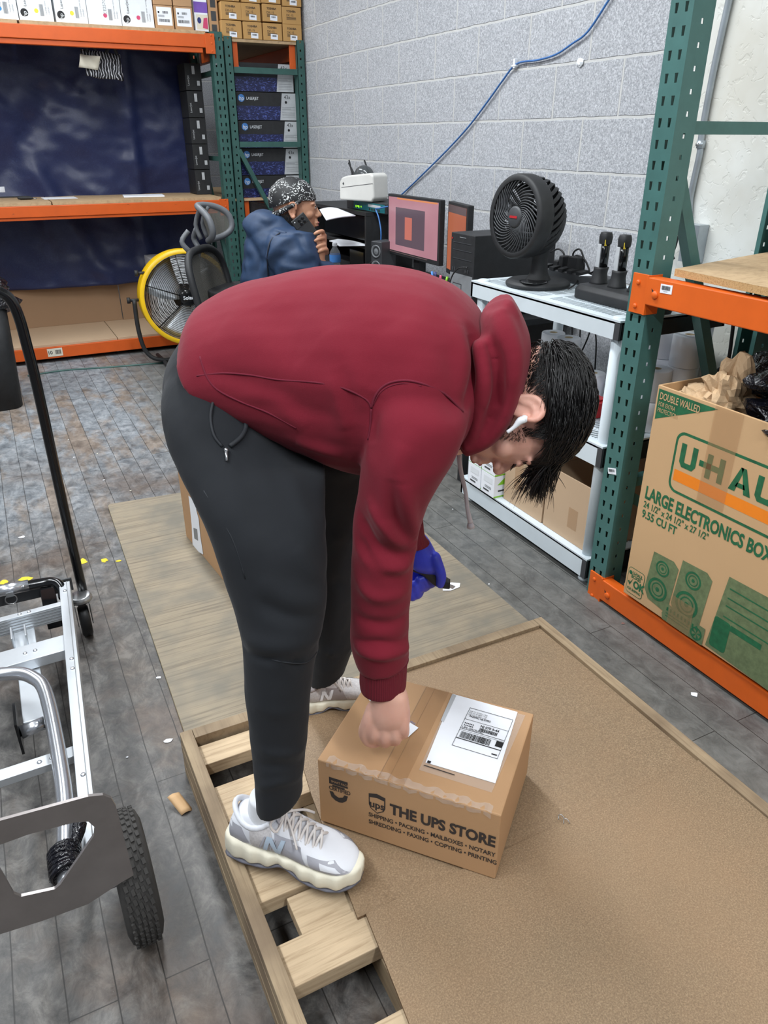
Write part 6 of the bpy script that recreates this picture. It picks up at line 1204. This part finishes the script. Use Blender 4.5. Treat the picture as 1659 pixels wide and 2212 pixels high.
# hair
hr = MB(); hr.X = HX; c0 = V((0, -.011, .035)); rr = V((.0800, .096, .0715))
def capmesh(mb, grow, zmin, m):
    vs = []; fs = []; N, K_ = 40, 22
    for i in range(K_+1):
        for k in range(N):
            a = 2*PI*k/N; front = max(0, math.sin(a)); back = max(0, -math.sin(a)); lim = PI*(.43-.03*front+.13*back) ; th = lim*i/K_
            d = V((math.sin(th)*math.cos(a), math.sin(th)*math.sin(a), math.cos(th))); g = grow*(1+.35*noise.noise(d*5)); vs.append(c0+V((d.x*(rr.x+g), d.y*(rr.y+g), d.z*(rr.z+g))))
    fs = [(i*N+k, (i+1)*N+k, (i+1)*N+(k+1) % N, i*N+(k+1) % N) for i in range(K_) for k in range(N)]; mb.add(vs, fs, m, True)
capmesh(hr, .003, 0, 'hair')
Hi = HX.inverted().to_3x3(); gdir = (Hi @ V((0, 0, -1))).normalized(); RH = random.Random(11)
def strand(p0, d0, L, w, steps=8, grav=.5, lift=.0, m='hair', stiff=.0):
    P = [p0]; d = d0.normalized(); p = p0.copy(); s = L/steps
    for i in range(steps):
        d = (d+gdir*grav*(i/steps)*.9+V((RH.uniform(-1, 1), RH.uniform(-1, 1), RH.uniform(-1, 1)))*.10).normalized(); p = p+d*s
        e = V(((p.x-c0.x)/(rr.x+lift), (p.y-c0.y)/(rr.y+lift), (p.z-c0.z)/(rr.z+lift))); l = e.length
        if l > 1e-6:
            if l < 1: e /= l
            elif p.y < .085: e *= 1/l+(1-1/l)*.25
            p = c0+V((e.x*(rr.x+lift), e.y*(rr.y+lift), e.z*(rr.z+lift)))
        P.append(p.copy()); d = (P[-1]-P[-2]).normalized()
    hr.tube(P, [w*(1-.85*(i/steps)**1.5) for i in range(steps+1)], m, 3, caps=False)
for k in range(3400):      # long top hair swept forward and hanging down
    a = RH.uniform(0, 2*PI); th = PI*.5*math.sqrt(RH.random())*(1.0+.22*max(0, -math.sin(a))); dd = V((math.sin(th)*math.cos(a), math.sin(th)*math.sin(a), math.cos(th)))
    if dd.z < .10-.35*max(0, -dd.y): continue
    p = c0+V((dd.x*rr.x, dd.y*rr.y, dd.z*rr.z)); fwd = V((dd.x*.5, 1.0, .15)); fwd = fwd-dd*fwd.dot(dd)
    strand(p, fwd, RH.uniform(.06, .115) if dd.y < .35 else RH.uniform(.05, .095), RH.uniform(.0008, .0016), 8, .28, RH.uniform(.003, .012))
for k in range(420):       # fringe: pointed locks
    a = RH.uniform(.05, .95)*PI; th = PI*RH.uniform(.34, .46); dd = V((math.sin(th)*math.cos(a), math.sin(th)*math.sin(a), math.cos(th))); p = c0+V((dd.x*rr.x, dd.y*rr.y, dd.z*rr.z)); b = round(a*7)/7
    strand(p+dd*.012, V((math.cos(b)*.25, 1.0, -.45+.25*math.sin(b*5))), RH.uniform(.036, .062), RH.uniform(.0009, .0017), 7, .22, .010)
for k in range(17000):      # short faded sides and nape
    a = RH.uniform(0, 2*PI); z = RH.uniform(-.062, .062); dd = V((math.cos(a), math.sin(a), 0)); y = math.sin(a)
    if y > .42: continue
    lo = -.062 if y < -.45 else (-.012 if y < .0 else -.028)
    if .0 < y < .30 and z < .0 and abs(y-.2) > .1: pass
    if z < lo: continue
    q_ = V((dd.x*.0765, -.013+dd.y*.0955, .030)); kk = math.sqrt(max(.05, 1-((z-.03)/.098)**2)); p = V((q_.x*kk, -.013+dd.y*.0955*kk, z))
    if abs(p.x) > .06 and -.040 < p.y < .016 and -.04 < z < .028: continue
    dens = (z-lo)/(.05-lo)
    if RH.random() > .25+dens*1.2: continue
    strand(p+dd*-.001, dd*.5+V((0, .35, -.6)), .009+.012*max(0, dens), .0005, 3, 0, .0, 'hair')
for k in range(170):        # sideburn fading over the cheek
    strand(V((.070+RH.uniform(-.004, .004), .030+RH.uniform(-.012, .012), -.010+RH.uniform(-.025, .02))), V((.1, .3, -1)), .010, .0003, 3, 0, .0)
hr.X = None; hr.build('hair', P1)

# utility cutter in the glove
CT = thing('box_cutter', atL(930, 1238, LA, 1.47), 'black handled box cutter gripped in the blue gloved hand', 'cutter')
c = lambda x, y, d=0: atL(x, y, LA, 1.463+d)
MB().loft([(c(882, 1212), V((0, 0, .012)), LA*.010), (c(890, 1216), V((0, 0, .019)), LA*.012), (c(915, 1228), V((0, 0, .016)), LA*.013), (c(938, 1246), V((0, 0, .019)), LA*.013), (c(955, 1256), V((0, 0, .016)), LA*.011), (c(972, 1262), V((0, 0, .011)), LA*.009)], 'blackm', 24, 5, .7).build('handle', CT)
MB().prism([(0, -.006), (.012, -.006), (.018, .004), (0, .005)], c(968, 1264), (c(990, 1272)-c(960, 1262)).normalized(), (0, 0, 1), .001, 'zinc').build('blade', CT)

# sneakers
def sneaker(heel, toe, up, name, tilt=0, side=-1, scale=1.0, nearer=True):
    fx = (toe-heel); Lx = fx.length; fx.normalize(); up = (V(up)-fx*V(up).dot(fx)).normalized(); sy = up.cross(fx)
    s = Lx/.30; k_ = s*1.22; X = Matrix(((fx.x*s, sy.x*s*1.08, up.x*k_, heel.x), (fx.y*s, sy.y*s*1.08, up.y*k_, heel.y), (fx.z*s, sy.z*s, up.z*k_, heel.z), (0, 0, 0, 1)))
    main, mesh_, ov = ('shoe_white', 'shoe_mesh', 'shoe_grey') if nearer else ('shoe_mesh', 'shoe_mesh', 'shoe_taupe')
    M.setdefault('nblue', simple('nblue', (176, 192, 208), .35)); up_ = MB(X); prof = [(-.006, .030, .040, .085), (.010, .034, .032, .108), (.045, .039, .030, .112), (.085, .040, .030, .108), (.115, .040, .030, .112), (.145, .042, .030, .100), (.185, .047, .030, .082), (.225, .049, .030, .072), (.262, .044, .030, .060), (.287, .030, .032, .050), (.296, .014, .034, .042)]
    up_.loft([((x, 0, (lo+hi)/2), (0, w, 0), (0, 0, (hi-lo)/2)) for x, w, lo, hi in prof], main, 36, 5, .82)
    U_ = place(remesh(up_, .0035, 3, .5), name, P1, main); tree = BVHTree.FromPolygons([v.co+wloc(P1) for v in U_.data.vertices], [tuple(p.vertices) for p in U_.data.polygons])
    XI = X.inverted()
    def proj(x, z, side_, off): 
        o_ = X @ V((x, side_*.12, z)); d_ = (X.to_3x3() @ V((0, -side_, 0))).normalized(); r = tree.ray_cast(o_, d_); return (r[0]-d_*off) if r[0] else (X @ V((x, side_*.04, z)))
    def patch(mb, pts, side_, m, off=.0012, n=0):
        c_ = V((sum(p[0] for p in pts)/len(pts), sum(p[1] for p in pts)/len(pts))); ring = []
        for i in range(len(pts)):
            a, b = V(pts[i]), V(pts[(i+1) % len(pts)])
            for j in range(4): ring.append(a.lerp(b, j/4))
        vs = []; N = len(ring)
        for k in (0, .34, .67, 1): vs += [proj(*(c_.lerp(r_, k)), side_, off) for r_ in ring]
        mb.add(vs, [(k*N+i, k*N+(i+1) % N, (k+1)*N+(i+1) % N, (k+1)*N+i) for k in range(3) for i in range(N)], m, True)
    sl = MB(X); zs = []      # chunky midsole with heel and forefoot pods
    outer = [(-.016, .028), (-.010, .036), (.03, .043), (.08, .042), (.12, .040), (.16, .045), (.20, .052), (.24, .053), (.27, .046), (.295, .030), (.306, .012)]
    top = lambda x: .040+.012*math.exp(-((x)/.05)**2)+.006*math.exp(-((x-.30)/.04)**2); bot = lambda x: .0+.016*math.exp(-((x-.13)/.030)**2)+.012*math.exp(-((x-.32)/.035)**2)
    P_ = [(x, w) for x, w in outer]; vs = []; n = 24
    xs_ = np.linspace(-.018, .306, 46); wv_ = np.interp(xs_, [p[0] for p in outer], [p[1] for p in outer])
    sl.loft([((x, 0, (top(x)+bot(x))/2), (0, w+.003*math.sin(x*150), 0), (0, 0, (top(x)-bot(x))/2)) for x, w in zip(xs_, wv_)], 'sole', 28, 1, .45)
    so_ = sl.build('sole', U_)
    rs = MB(X); rs.loft([((x, 0, bot(x)-.001), (0, w*.96, 0), (0, 0, .004)) for x, w in zip(xs_, wv_)], 'shoe_dark', 24, 1, .5); rs.build('outsole', U_)
    g = MB()
    for sd_ in (1, -1):
        patch(g, [(-.002, .05), (.0, .09), (.03, .088), (.05, .055), (.03, .045)], sd_, ov); patch(g, [(.055, .045), (.05, .095), (.10, .10), (.12, .05)], sd_, mesh_); patch(g, [(.12, .045), (.11, .095), (.17, .085), (.19, .045)], sd_, ov, .0012)
        patch(g, [(.20, .045), (.19, .070), (.25, .062), (.285, .045), (.26, .042)], sd_, mesh_ if not nearer else ov, .0012); patch(g, [(.225, .05), (.22, .063), (.255, .056), (.27, .047)], sd_, main, .002)
        for k in range(4): patch(g, [(.075+.012*k, .052), (.079+.012*k, .052), (.092+.012*k, .085), (.088+.012*k, .085)], sd_, main if not nearer else ov, .0026)
    g.build('overlay_panels', U_)
    nl = MB()      # slanted letter N on the side
    for sd_ in (1, -1):
        x0 = .085
        for P4 in ([(x0, .052), (x0+.010, .052), (x0+.020, .088), (x0+.010, .088)], [(x0+.010, .088), (x0+.022, .088), (x0+.042, .052), (x0+.030, .052)], [(x0+.030, .052), (x0+.042, .052), (x0+.054, .088), (x0+.044, .088)]): patch(nl, P4, sd_, 'nblue' if nearer else 'paper', .0040)
    nl.build('side_letter', U_)
    tg = MB(X); tg.loft([((.120, 0, .100), (0, .024, 0), (-.004, 0, .004)), ((.110, 0, .122), (0, .026, 0), (-.004, 0, .004)), ((.104, 0, .142), (0, .027, 0), (-.004, 0, .004)), ((.103, 0, .156), (0, .018, 0), (-.003, 0, .003))], 'shoe_grey', 24, 4); tg.build('tongue', U_)
    tgl = MB(X); tgl.text('NB', (.106, .010, .130), (0, -1, 0), (-.15, 0, 1), .014, 'redbox', .04, lift=.006); tgl.build('tongue_badge', U_)
    lc = MB(X)
    for k in range(6):
        x = .115+.017*k; z = .117-.0065*k-.0000*k*k; w = .022
        lc.tube([(x, -w-.006, z-.018), (x+.003, -w*.6, z-.003), (x+.008, 0, z+.003), (x+.012, w*.6, z-.005), (x+.014, w+.006, z-.020)], .0032, 'lace', 6, sub=3); lc.tube([(x, w+.006, z-.018), (x+.003, w*.6, z-.003), (x+.008, 0, z+.004), (x+.012, -w*.6, z-.005), (x+.014, -w-.006, z-.020)], .0030, 'lace', 6, sub=3)
    for s_ in (1, -1): lc.tube([(.118, 0, .118), (.115, s_*.02, .135), (.105, s_*.045, .125), (.118, s_*.04, .105), (.122, 0, .117)], .0028, 'lace', 6, sub=4); lc.tube([(.12, 0, .117), (.15, s_*.03, .105), (.17, s_*.05, .085)], .0026, 'lace', 6, sub=4)
    lc.build('laces', U_)
    sk = MB(X); sk.loft([((.068, 0, .08), (.036, 0, 0), (0, .032, 0)), ((.070, 0, .115), (.038, 0, 0), (0, .033, 0)), ((.074, 0, .145), (.036, 0, 0), (0, .032, 0))], 'sock', 28, 3); sk.build('sock', P1)
    cl = MB(X); cl.tube([(.056+.056*math.cos(a), .034*math.sin(a), .104+.004*math.cos(a)-.014*math.cos(2*a)*-1) for a in [2*PI*k/28 for k in range(28)]], .0065, main if nearer else 'shoe_taupe', 8, closed=True); cl.build('collar', U_)
    return U_
sneaker(at(514, 1822, z=.150), at(776, 1898, z=.138), (0.05, 0, 1), 'sneaker'); sneaker(at(642, 1532, z=.120), at(806, 1508, z=.121), (0, 0, 1), 'sneaker', nearer=False)
# ---------------------------------------------------------------- seated person on the phone
LB = V((math.sin(math.radians(20)), math.cos(math.radians(20)), 0)); DB = 4.05
P2 = thing('person', (1.35, 4.0, 0), 'seated person in navy jacket and black paisley bandana, phone held to the ear', 'person')
q = lambda a, b, D, lat: sec(a, b, DB+D, lat, LB)
bt = [q((500, 800), (680, 800), 0, .16), q((510, 700), (680, 700), 0, .17), q((518, 620), (690, 620), 0, .18), q((524, 560), (680, 560), 0, .19), q((532, 510), (655, 515), 0, .185), q((548, 478), (640, 485), 0, .13), q((580, 458), (632, 468), 0, .075)]
jr = [q((590, 490), (680, 500), -.14, .09), q((575, 530), (690, 545), -.19, .085), q((585, 580), (690, 570), -.2, .075), q((640, 650), (690, 580), -.2, .06), q((690, 660), (720, 590), -.19, .055)]
fr = [q((690, 655), (735, 600), -.19, .055), q((685, 600), (728, 600), -.18, .045), q((680, 575), (722, 572), -.165, .042), q((674, 563), (714, 564), -.165, .040)]
jb = MB(); jb.loft(bt, 'navy', 36, 5); jb.loft(jr, 'navy', 28, 5); jb.loft(fr, 'navy', 24, 4)
la_ = [q((560, 510), (650, 520), .16, .085), q((600, 560), (690, 570), .2, .075), q((680, 600), (740, 640), .2, .06), q((760, 600), (770, 640), .18, .045)]; jb.loft(la_, 'navy', 24, 4)
# hood bunched behind the neck
jb.loft([q((530, 500), (560, 540), 0, .09), q((524, 478), (600, 520), 0, .13), q((545, 458), (615, 480), 0, .13), q((565, 452), (600, 462), 0, .08)], 'navy', 28, 4)
jm = remesh(jb, .008, 5, .6)
folds(jm, [([(640, 505), (590, 540), (560, 600)], .012, .02), ([(655, 530), (600, 560), (580, 610)], -.012, .02), ([(560, 480), (600, 500), (650, 510)], -.014, .018), ([(540, 520), (560, 560), (555, 610)], -.012, .02), ([(600, 570), (650, 580), (690, 580)], .012, .02), ([(610, 600), (660, 590), (710, 600)], -.010, .018), ([(640, 500), (660, 540), (680, 570)], -.012, .018), ([(530, 560), (535, 590), (525, 620)], .012, .02)])
co = getco(jm); no = getno(jm); setco(jm, co+no*np.array([noise.noise(V((c[0], c[1], c[2]*1.6))*13)*.008 for c in co])[:, None])
JK = place(jm, 'jacket', P2, 'navy'); TK = BVHTree.FromPolygons([v.co+wloc(P2) for v in jm.vertices], [tuple(p.vertices) for p in jm.polygons])
M['navy_seam'] = simple('navy_seam', (16, 26, 44), .7); sm = MB(); seam(TK, [(605, 503), (585, 520), (578, 550), (580, 600), (585, 640)], .004, 'navy_seam', sm); sm.build('seam', JK)
# head
f2 = V((.93, -.30, -.04)).normalized(); u2 = V((.10, 0, 1)); u2 = (u2-f2*u2.dot(f2)).normalized(); r2 = f2.cross(u2); HC2 = atL(638, 450, LB, DB); S2 = 1.13
HX2 = Matrix(((r2.x*S2, f2.x*S2, u2.x*S2, HC2.x), (r2.y*S2, f2.y*S2, u2.y*S2, HC2.y), (r2.z*S2, f2.z*S2, u2.z*S2, HC2.z), (0, 0, 0, 1)))
bd = MB(); head(bd, HX2, 'skin2'); h = lambda x, y, z: HX2 @ V((x, y, z))
bd.loft([(h(0, -.02, -.02), r2*.055, f2*.055), (h(0, -.03, -.08), r2*.056, f2*.058), (h(0, -.05, -.13), r2*.055, f2*.055)], 'skin2', 24, 4)
sc_ = lambda s, k: (s[0], s[1]*k, s[2]*k)
bd.loft([sc_(s, .62) for s in bt], 'skin2', 24, 3); bd.loft([sc_(s, .55) for s in jr[1:]+fr], 'skin2', 16, 3); bd.loft([sc_(s, .6) for s in la_], 'skin2', 16, 3)
# hand: wrist to knuckles behind the phone, fingers curled to the near side
dh = -.165; w = lambda x, y, d=0: atL(x, y, LB, DB+dh+d)
bd.loft([sec((676, 582), (702, 584), DB+dh, .026, LB), sec((674, 560), (702, 562), DB+dh, .028, LB), sec((671, 545), (703, 545), DB+dh+.005, .032, LB), sec((672, 530), (706, 530), DB+dh+.01, .032, LB), sec((682, 508), (706, 506), DB+dh+.012, .026, LB)], 'skin2', 24, 4)
for i, (x, y) in enumerate(((684, 502), (685, 517), (688, 531), (692, 541))):
    finger(bd, [w(x+14, y+6, .02), w(x+13, y-2, -.012), w(x+4, y-1, -.034), w(x-4, y+3, -.036)], [.0105, .0105, .0095, .008], 'skin2')
finger(bd, [w(676, 552, 0), w(668, 530, .01), w(664, 512, .02), w(662, 498, .025)], [.013, .012, .011, .009], 'skin2')
lw = w(770, 618, .36); bd.loft([(lw, V((0, 0, .025)), LB*.03), (lw+V((.06, -.02, 0)), V((0, 0, .022)), LB*.04), (lw+V((.10, -.03, -.002)), V((0, 0, .014)), LB*.04)], 'skin2', 20, 3)
for k in range(4): a = lw+V((.09, -.05+.022*k*.0, 0))+LB*(-.033+.022*k); finger(bd, [a, a+V((.04, -.01, -.004)), a+V((.065, -.015, -.016)), a+V((.07, -.015, -.026))], [.010, .0095, .009, .008], 'skin2')
finger(bd, [lw+V((.02, 0, 0))-LB*.03, lw+V((.05, -.02, -.01))-LB*.055, lw+V((.075, -.03, -.018))-LB*.055], [.012, .011, .009], 'skin2')
# seated legs
hipz = .52
for s in (-1, 1):
    hp_ = V((1.16, 4.05, hipz))+LB*(s*.10); kn = V((1.60, 3.93, .52))+LB*(s*.12); an = V((1.56, 3.92, .10))+LB*(s*.12)
    bd.loft([(hp_, V((0, 0, .07)), LB*.07), (kn, V((.02, 0, .055)), LB*.055), (kn+V((.03, 0, -.06)), V((.055, 0, 0)), LB*.05), (an, V((.04, 0, 0)), LB*.04)], 'skin2', 16, 3)
bd.loft([(V((1.14, 4.05, .70)), V((.10, 0, 0)), LB*.15), (V((1.14, 4.05, .50)), V((.11, 0, 0)), LB*.16)], 'skin2', 20, 2)
BO2 = place(remesh(bd, .0045, 3, .5), 'body', P2, 'skin2')
tr = MB()
for s in (-1, 1):
    hp_ = V((1.15, 4.05, hipz))+LB*(s*.09); kn = V((1.60, 3.93, .53))+LB*(s*.12); an = V((1.56, 3.92, .10))+LB*(s*.12)
    tr.loft([(hp_, V((0, 0, .09)), LB*.09), (hp_.lerp(kn, .5), V((0, 0, .085)), LB*.082), (kn, V((.02, 0, .072)), LB*.07), (kn+V((.04, 0, -.09)), V((.07, 0, 0)), LB*.062), (an, V((.06, 0, 0)), LB*.055)], 'blackm', 20, 4)
tr.loft([(V((1.14, 4.05, .72)), V((.13, 0, 0)), LB*.18), (V((1.14, 4.05, .48)), V((.13, 0, 0)), LB*.19)], 'blackm', 24, 3)
place(remesh(tr, .009, 4, .5), 'trousers', P2, 'blackm')
for s in (-1, 1):
    an = V((1.56, 3.92, .0))+LB*(s*.12); MB().loft([(an+V((-.06, 0, .05)), V((0, 0, .045)), LB*.035), (an+V((0, 0, .055)), V((0, 0, .05)), LB*.042), (an+V((.09, 0, .04)), V((0, 0, .035)), LB*.045), (an+V((.18, 0, .025)), V((0, 0, .022)), LB*.035)], 'blackm', 20, 4).build('shoe', P2)
# face details
fd = MB(); fd.X = HX2
for s in (1, -1):
    fd.ell((s*.028, .0835, .006), (.011, .007, .006), 'eyew', 14); fd.ell((s*.029, .0895, .006), (.0045, .0025, .0045), 'iris', 12); fd.tube([(s*.016, .0895, .011), (s*.028, .0925, .0135), (s*.040, .084, .010)], .0018, 'hair', 6, sub=3)
fd.X = None; fd.build('eye', P2)
lp = MB(); lp.X = HX2; lp.ell((0, .1015, -.0565), (.016, .0045, .0045), 'lip', 16); lp.ell((0, .0985, -.0675), (.015, .0045, .005), 'lip', 16); lp.X = None; lp.build('lips', P2)
# bandana: cap over the skull, gathered to a knot at the nape with tails
bn = MB(); bn.X = HX2; vs = []; N, K_ = 48, 26; c0 = V((0, -.014, .034)); rr = V((.084, .106, .094))
for i in range(K_+1):
    for k in range(N):
        a = 2*PI*k/N; y = math.sin(a); lim = PI*(.50 if y > 0 else .50+.13*(-y)); lim -= .02*max(0, y); th = lim*i/K_; d = V((math.sin(th)*math.cos(a), math.sin(th)*math.sin(a), math.cos(th)))
        knot = V((0, -.115, -.035)); pt = c0+V((d.x*rr.x, d.y*rr.y, d.z*rr.z)); rid = math.sin((math.atan2(pt.z-knot.z, pt.y-knot.y))*26+pt.x*20)*.0018*max(0, 1-(pt-knot).length/.16); g = .002*noise.noise(pt*40)+rid; vs.append(pt+d*g)
bn.add(vs, [(i*N+k, (i+1)*N+k, (i+1)*N+(k+1) % N, i*N+(k+1) % N) for i in range(K_) for k in range(N)], 'bandana', True)
bn.tube([(-.085, .02, .035), (-.08, -.03, .012), (-.055, -.085, -.02), (-.012, -.112, -.036)], [.007, .010, .012, .010], 'bandana', 12, sub=5); bn.tube([(.085, .02, .035), (.083, -.03, .008), (.06, -.085, -.022), (.012, -.112, -.036)], [.007, .010, .012, .010], 'bandana', 12, sub=5)
bn.ell((0, -.118, -.038), (.018, .013, .013), 'bandana', 18); bn.loft([((0, -.120, -.04), (.012, 0, 0), (0, .004, .002)), ((.01, -.135, -.07), (.026, 0, 0), (0, .004, .002)), ((.018, -.128, -.11), (.030, 0, 0), (0, .003, .001))], 'bandana', 16, 4); bn.loft([((0, -.120, -.04), (.012, 0, 0), (0, .004, .002)), ((-.02, -.135, -.065), (.022, 0, 0), (0, .004, .002)), ((-.045, -.118, -.09), (.02, 0, 0), (0, .003, .001))], 'bandana', 16, 4)
bn.X = None; bn.build('bandana', P2)
hm2 = MB(); hm2.X = HX2; RH = random.Random(5)
for k in range(500):
    s = RH.choice((-1, 1)); y = RH.uniform(-.10, -.015); z = RH.uniform(-.075, -.01); x = s*.074*math.sqrt(max(.05, 1-((y+.02)/.1)**2)); p = V((x, y, z)); d = V((s*.1, -.2, -1)); hm2.tube([p, p+d*.02, p+d*.035+V((0, -.006, 0))], [.0012, .0009, .0003], 'hair', 3, caps=False)
hm2.X = None; hm2.build('hair', P2)
# phone
PH = thing('phone', w(664, 498, .0), 'black smartphone in a dark case held to the ear of the seated person', 'phone')
A, B = h(.1, -.005, .005), w(680, 540, .0)
ax_ = (w(685, 533, -.006)-w(640, 472, -.006)); pl = .162; ax_.normalize(); ctr = w(664, 500, -.002); nrm = (-LB+V((0, 0, .1))).normalized(); nrm = (nrm-ax_*nrm.dot(ax_)).normalized(); sd = ax_.cross(nrm)
X = Matrix(((sd.x, ax_.x, nrm.x, ctr.x), (sd.y, ax_.y, nrm.y, ctr.y), (sd.z, ax_.z, nrm.z, ctr.z), (0, 0, 0, 1)))
MB(X).box((-.039, -.082, -.005), (.039, .082, .005), 'dgrey').build('case', PH, bevel=.006, seg=3); PH.children[0].data.materials[0] = M['blackm']
cm = MB(X); cm.box((-.036, -.079, .0045), (.036, -.036, .0065), 'blackm')
for a, b in ((-.018, -.062), (.002, -.062), (-.018, -.045), (.002, -.045)): cm.lathe((a, b, .0066), (0, 0, 1), [(.008, 0), (.008, .0015), (0, .0015)], 'blackg', 18)
cm.lathe((.024, -.068, .0066), (0, 0, 1), [(.003, 0), (.003, .0012), (0, .0012)], 'white', 12); cm.build('camera_block', PH, bevel=.001)

# ---------------------------------------------------------------- office chair
OC = thing('office_chair', (1.05, 4.12, 0), 'grey mesh office chair with tall headrest behind the seated person', 'chair')
fw_ = V((.80, -.60, 0)).normalized(); sdv = V((-fw_.y, fw_.x, 0)); bc_ = atL(452, 560, LB, 4.15)
def cp(px, py, D=4.15): return atL(px, py, LB, D)
bk = V((1.07, 3.98, -.085))
Xc = lambda a, b, z: bk+sdv*a+fw_*b+V((0, 0, z))
fr_ = MB(); pts = []
for k in range(40):
    a = 2*PI*k/40; ca, sa = math.cos(a), math.sin(a); x = .225*math.copysign(abs(ca)**.6, ca); z = .27*math.copysign(abs(sa)**.6, sa); pts.append(Xc(x*(1+.12*sa), -.10*((z+.27)/.54)-.03*(1-(x/.25)**2)+.02, .735+z))
fr_.tube(pts, .019, 'blackm', 10, closed=True); fr_.build('backrest_frame', OC)
ms = MB(); vs = []; n = 14
for j in range(n+1):
    for i in range(n+1):
        u = -1+2*i/n; v = -1+2*j/n; k = (abs(u)**2.6+abs(v)**2.6)**(1/2.6); s_ = (max(abs(u), abs(v))/k) if k > 0 else 1; x, z = u*s_*.222, v*s_*.267; vs.append(Xc(x*(1+.12*v*s_), -.10*((z+.27)/.54)-.03*(1-(x/.25)**2)+.02, .735+z))
ms.add(vs, [(j*(n+1)+i, j*(n+1)+i+1, (j+1)*(n+1)+i+1, (j+1)*(n+1)+i) for j in range(n) for i in range(n)], 'chairmesh', True); ms.build('mesh_back', OC, solid=.003)
sp_ = MB(); sp_.tube([Xc(0, -.02, .42), Xc(0, -.07, .60), Xc(0, -.13, .85), Xc(0, -.12, .985)], [.028, .024, .022, .02], 'chair_grey', 12, sub=4)
for s in (-1, 1): sp_.tube([Xc(0, -.12, .97), Xc(s*.06, -.13, 1.0), Xc(s*.075, -.16, 1.05), Xc(s*.05, -.13, 1.10)], [.016, .014, .013, .012], 'chair_grey', 10, sub=4)
sp_.build('spine', OC)
hr_ = MB(); pts = []
for k in range(36):
    a = 2*PI*k/36; ca, sa = math.cos(a), math.sin(a); x = .135*math.copysign(abs(ca)**.75, ca); z = .082*math.copysign(abs(sa)**.75, sa); pts.append(Xc(x, -.06+.09*(x/.135)**2-.25*z, 1.135+z))
hr_.tube(pts, .016, 'chair_grey', 10, closed=True); hr_.tube([Xc(-.05, -.055, 1.21), Xc(-.045, -.09, 1.13), Xc(-.04, -.07, 1.06)], .011, 'chair_grey', 8, sub=3); hr_.tube([Xc(.05, -.055, 1.21), Xc(.045, -.09, 1.13), Xc(.04, -.07, 1.06)], .011, 'chair_grey', 8, sub=3)
vs = []; n = 12
for j in range(n+1):
    for i in range(n+1):
        u = -1+2*i/n; v = -1+2*j/n; k = (abs(u)**2.3+abs(v)**2.3)**(1/2.3); s_ = (max(abs(u), abs(v))/k) if k > 0 else 1; x, z = u*s_*.132, v*s_*.08; vs.append(Xc(x, -.052+.09*(x/.135)**2-.25*z, 1.135+z))
hr_.add(vs, [(j*(n+1)+i, j*(n+1)+i+1, (j+1)*(n+1)+i+1, (j+1)*(n+1)+i) for j in range(n) for i in range(n)], 'chairmesh', True); hr_.build('headrest', OC)
sc = V((1.22, 3.98, 0)); st_ = MB(); st_.loft([(sc+V((0, 0, .395)), fw_*.22, sdv*.23), (sc+V((0, 0, .43)), fw_*.245, sdv*.25), (sc+V((0, 0, .455)), fw_*.235, sdv*.24)], 'blackm', 32, 3, .5); st_.build('seat', OC)
MB().cyl(sc+V((0, 0, .12)), sc+V((0, 0, .40)), .028, 'blackm', 16).build('gas_column', OC)
MB().tube([sc-fw_*.1+V((0, 0, .39)), Xc(0, -.05, .40), Xc(0, -.03, .46)], .022, 'chair_grey', 10, sub=3).build('back_bracket', OC)
for s in (-1, 1):
    MB().tube([sc+sdv*s*.22+V((0, 0, .41)), sc+sdv*s*.28+V((0, 0, .45)), sc+sdv*s*.285+V((0, 0, .64))], .018, 'blackm', 10, sub=3).bar(sc+sdv*s*.285-fw_*.10+V((0, 0, .655)), sc+sdv*s*.285+fw_*.11+V((0, 0, .655)), .075, .028, 'blackm').build('armrest', OC)
for k in range(5):
    a = 2*PI*k/5+.3; d = V((math.cos(a), math.sin(a), 0)); MB().tube([sc+V((0, 0, .12)), sc+d*.15+V((0, 0, .10)), sc+d*.30+V((0, 0, .075))], [.03, .022, .016], 'blackm', 10, sub=3).build('base_arm', OC)
    c_ = sc+d*.30; s_ = V((-d.y, d.x, 0)); MB().cyl(c_+V((0, 0, .03))-s_*.025, c_+V((0, 0, .03))+s_*.025, .03, 'blackg', 18).build('caster', OC)
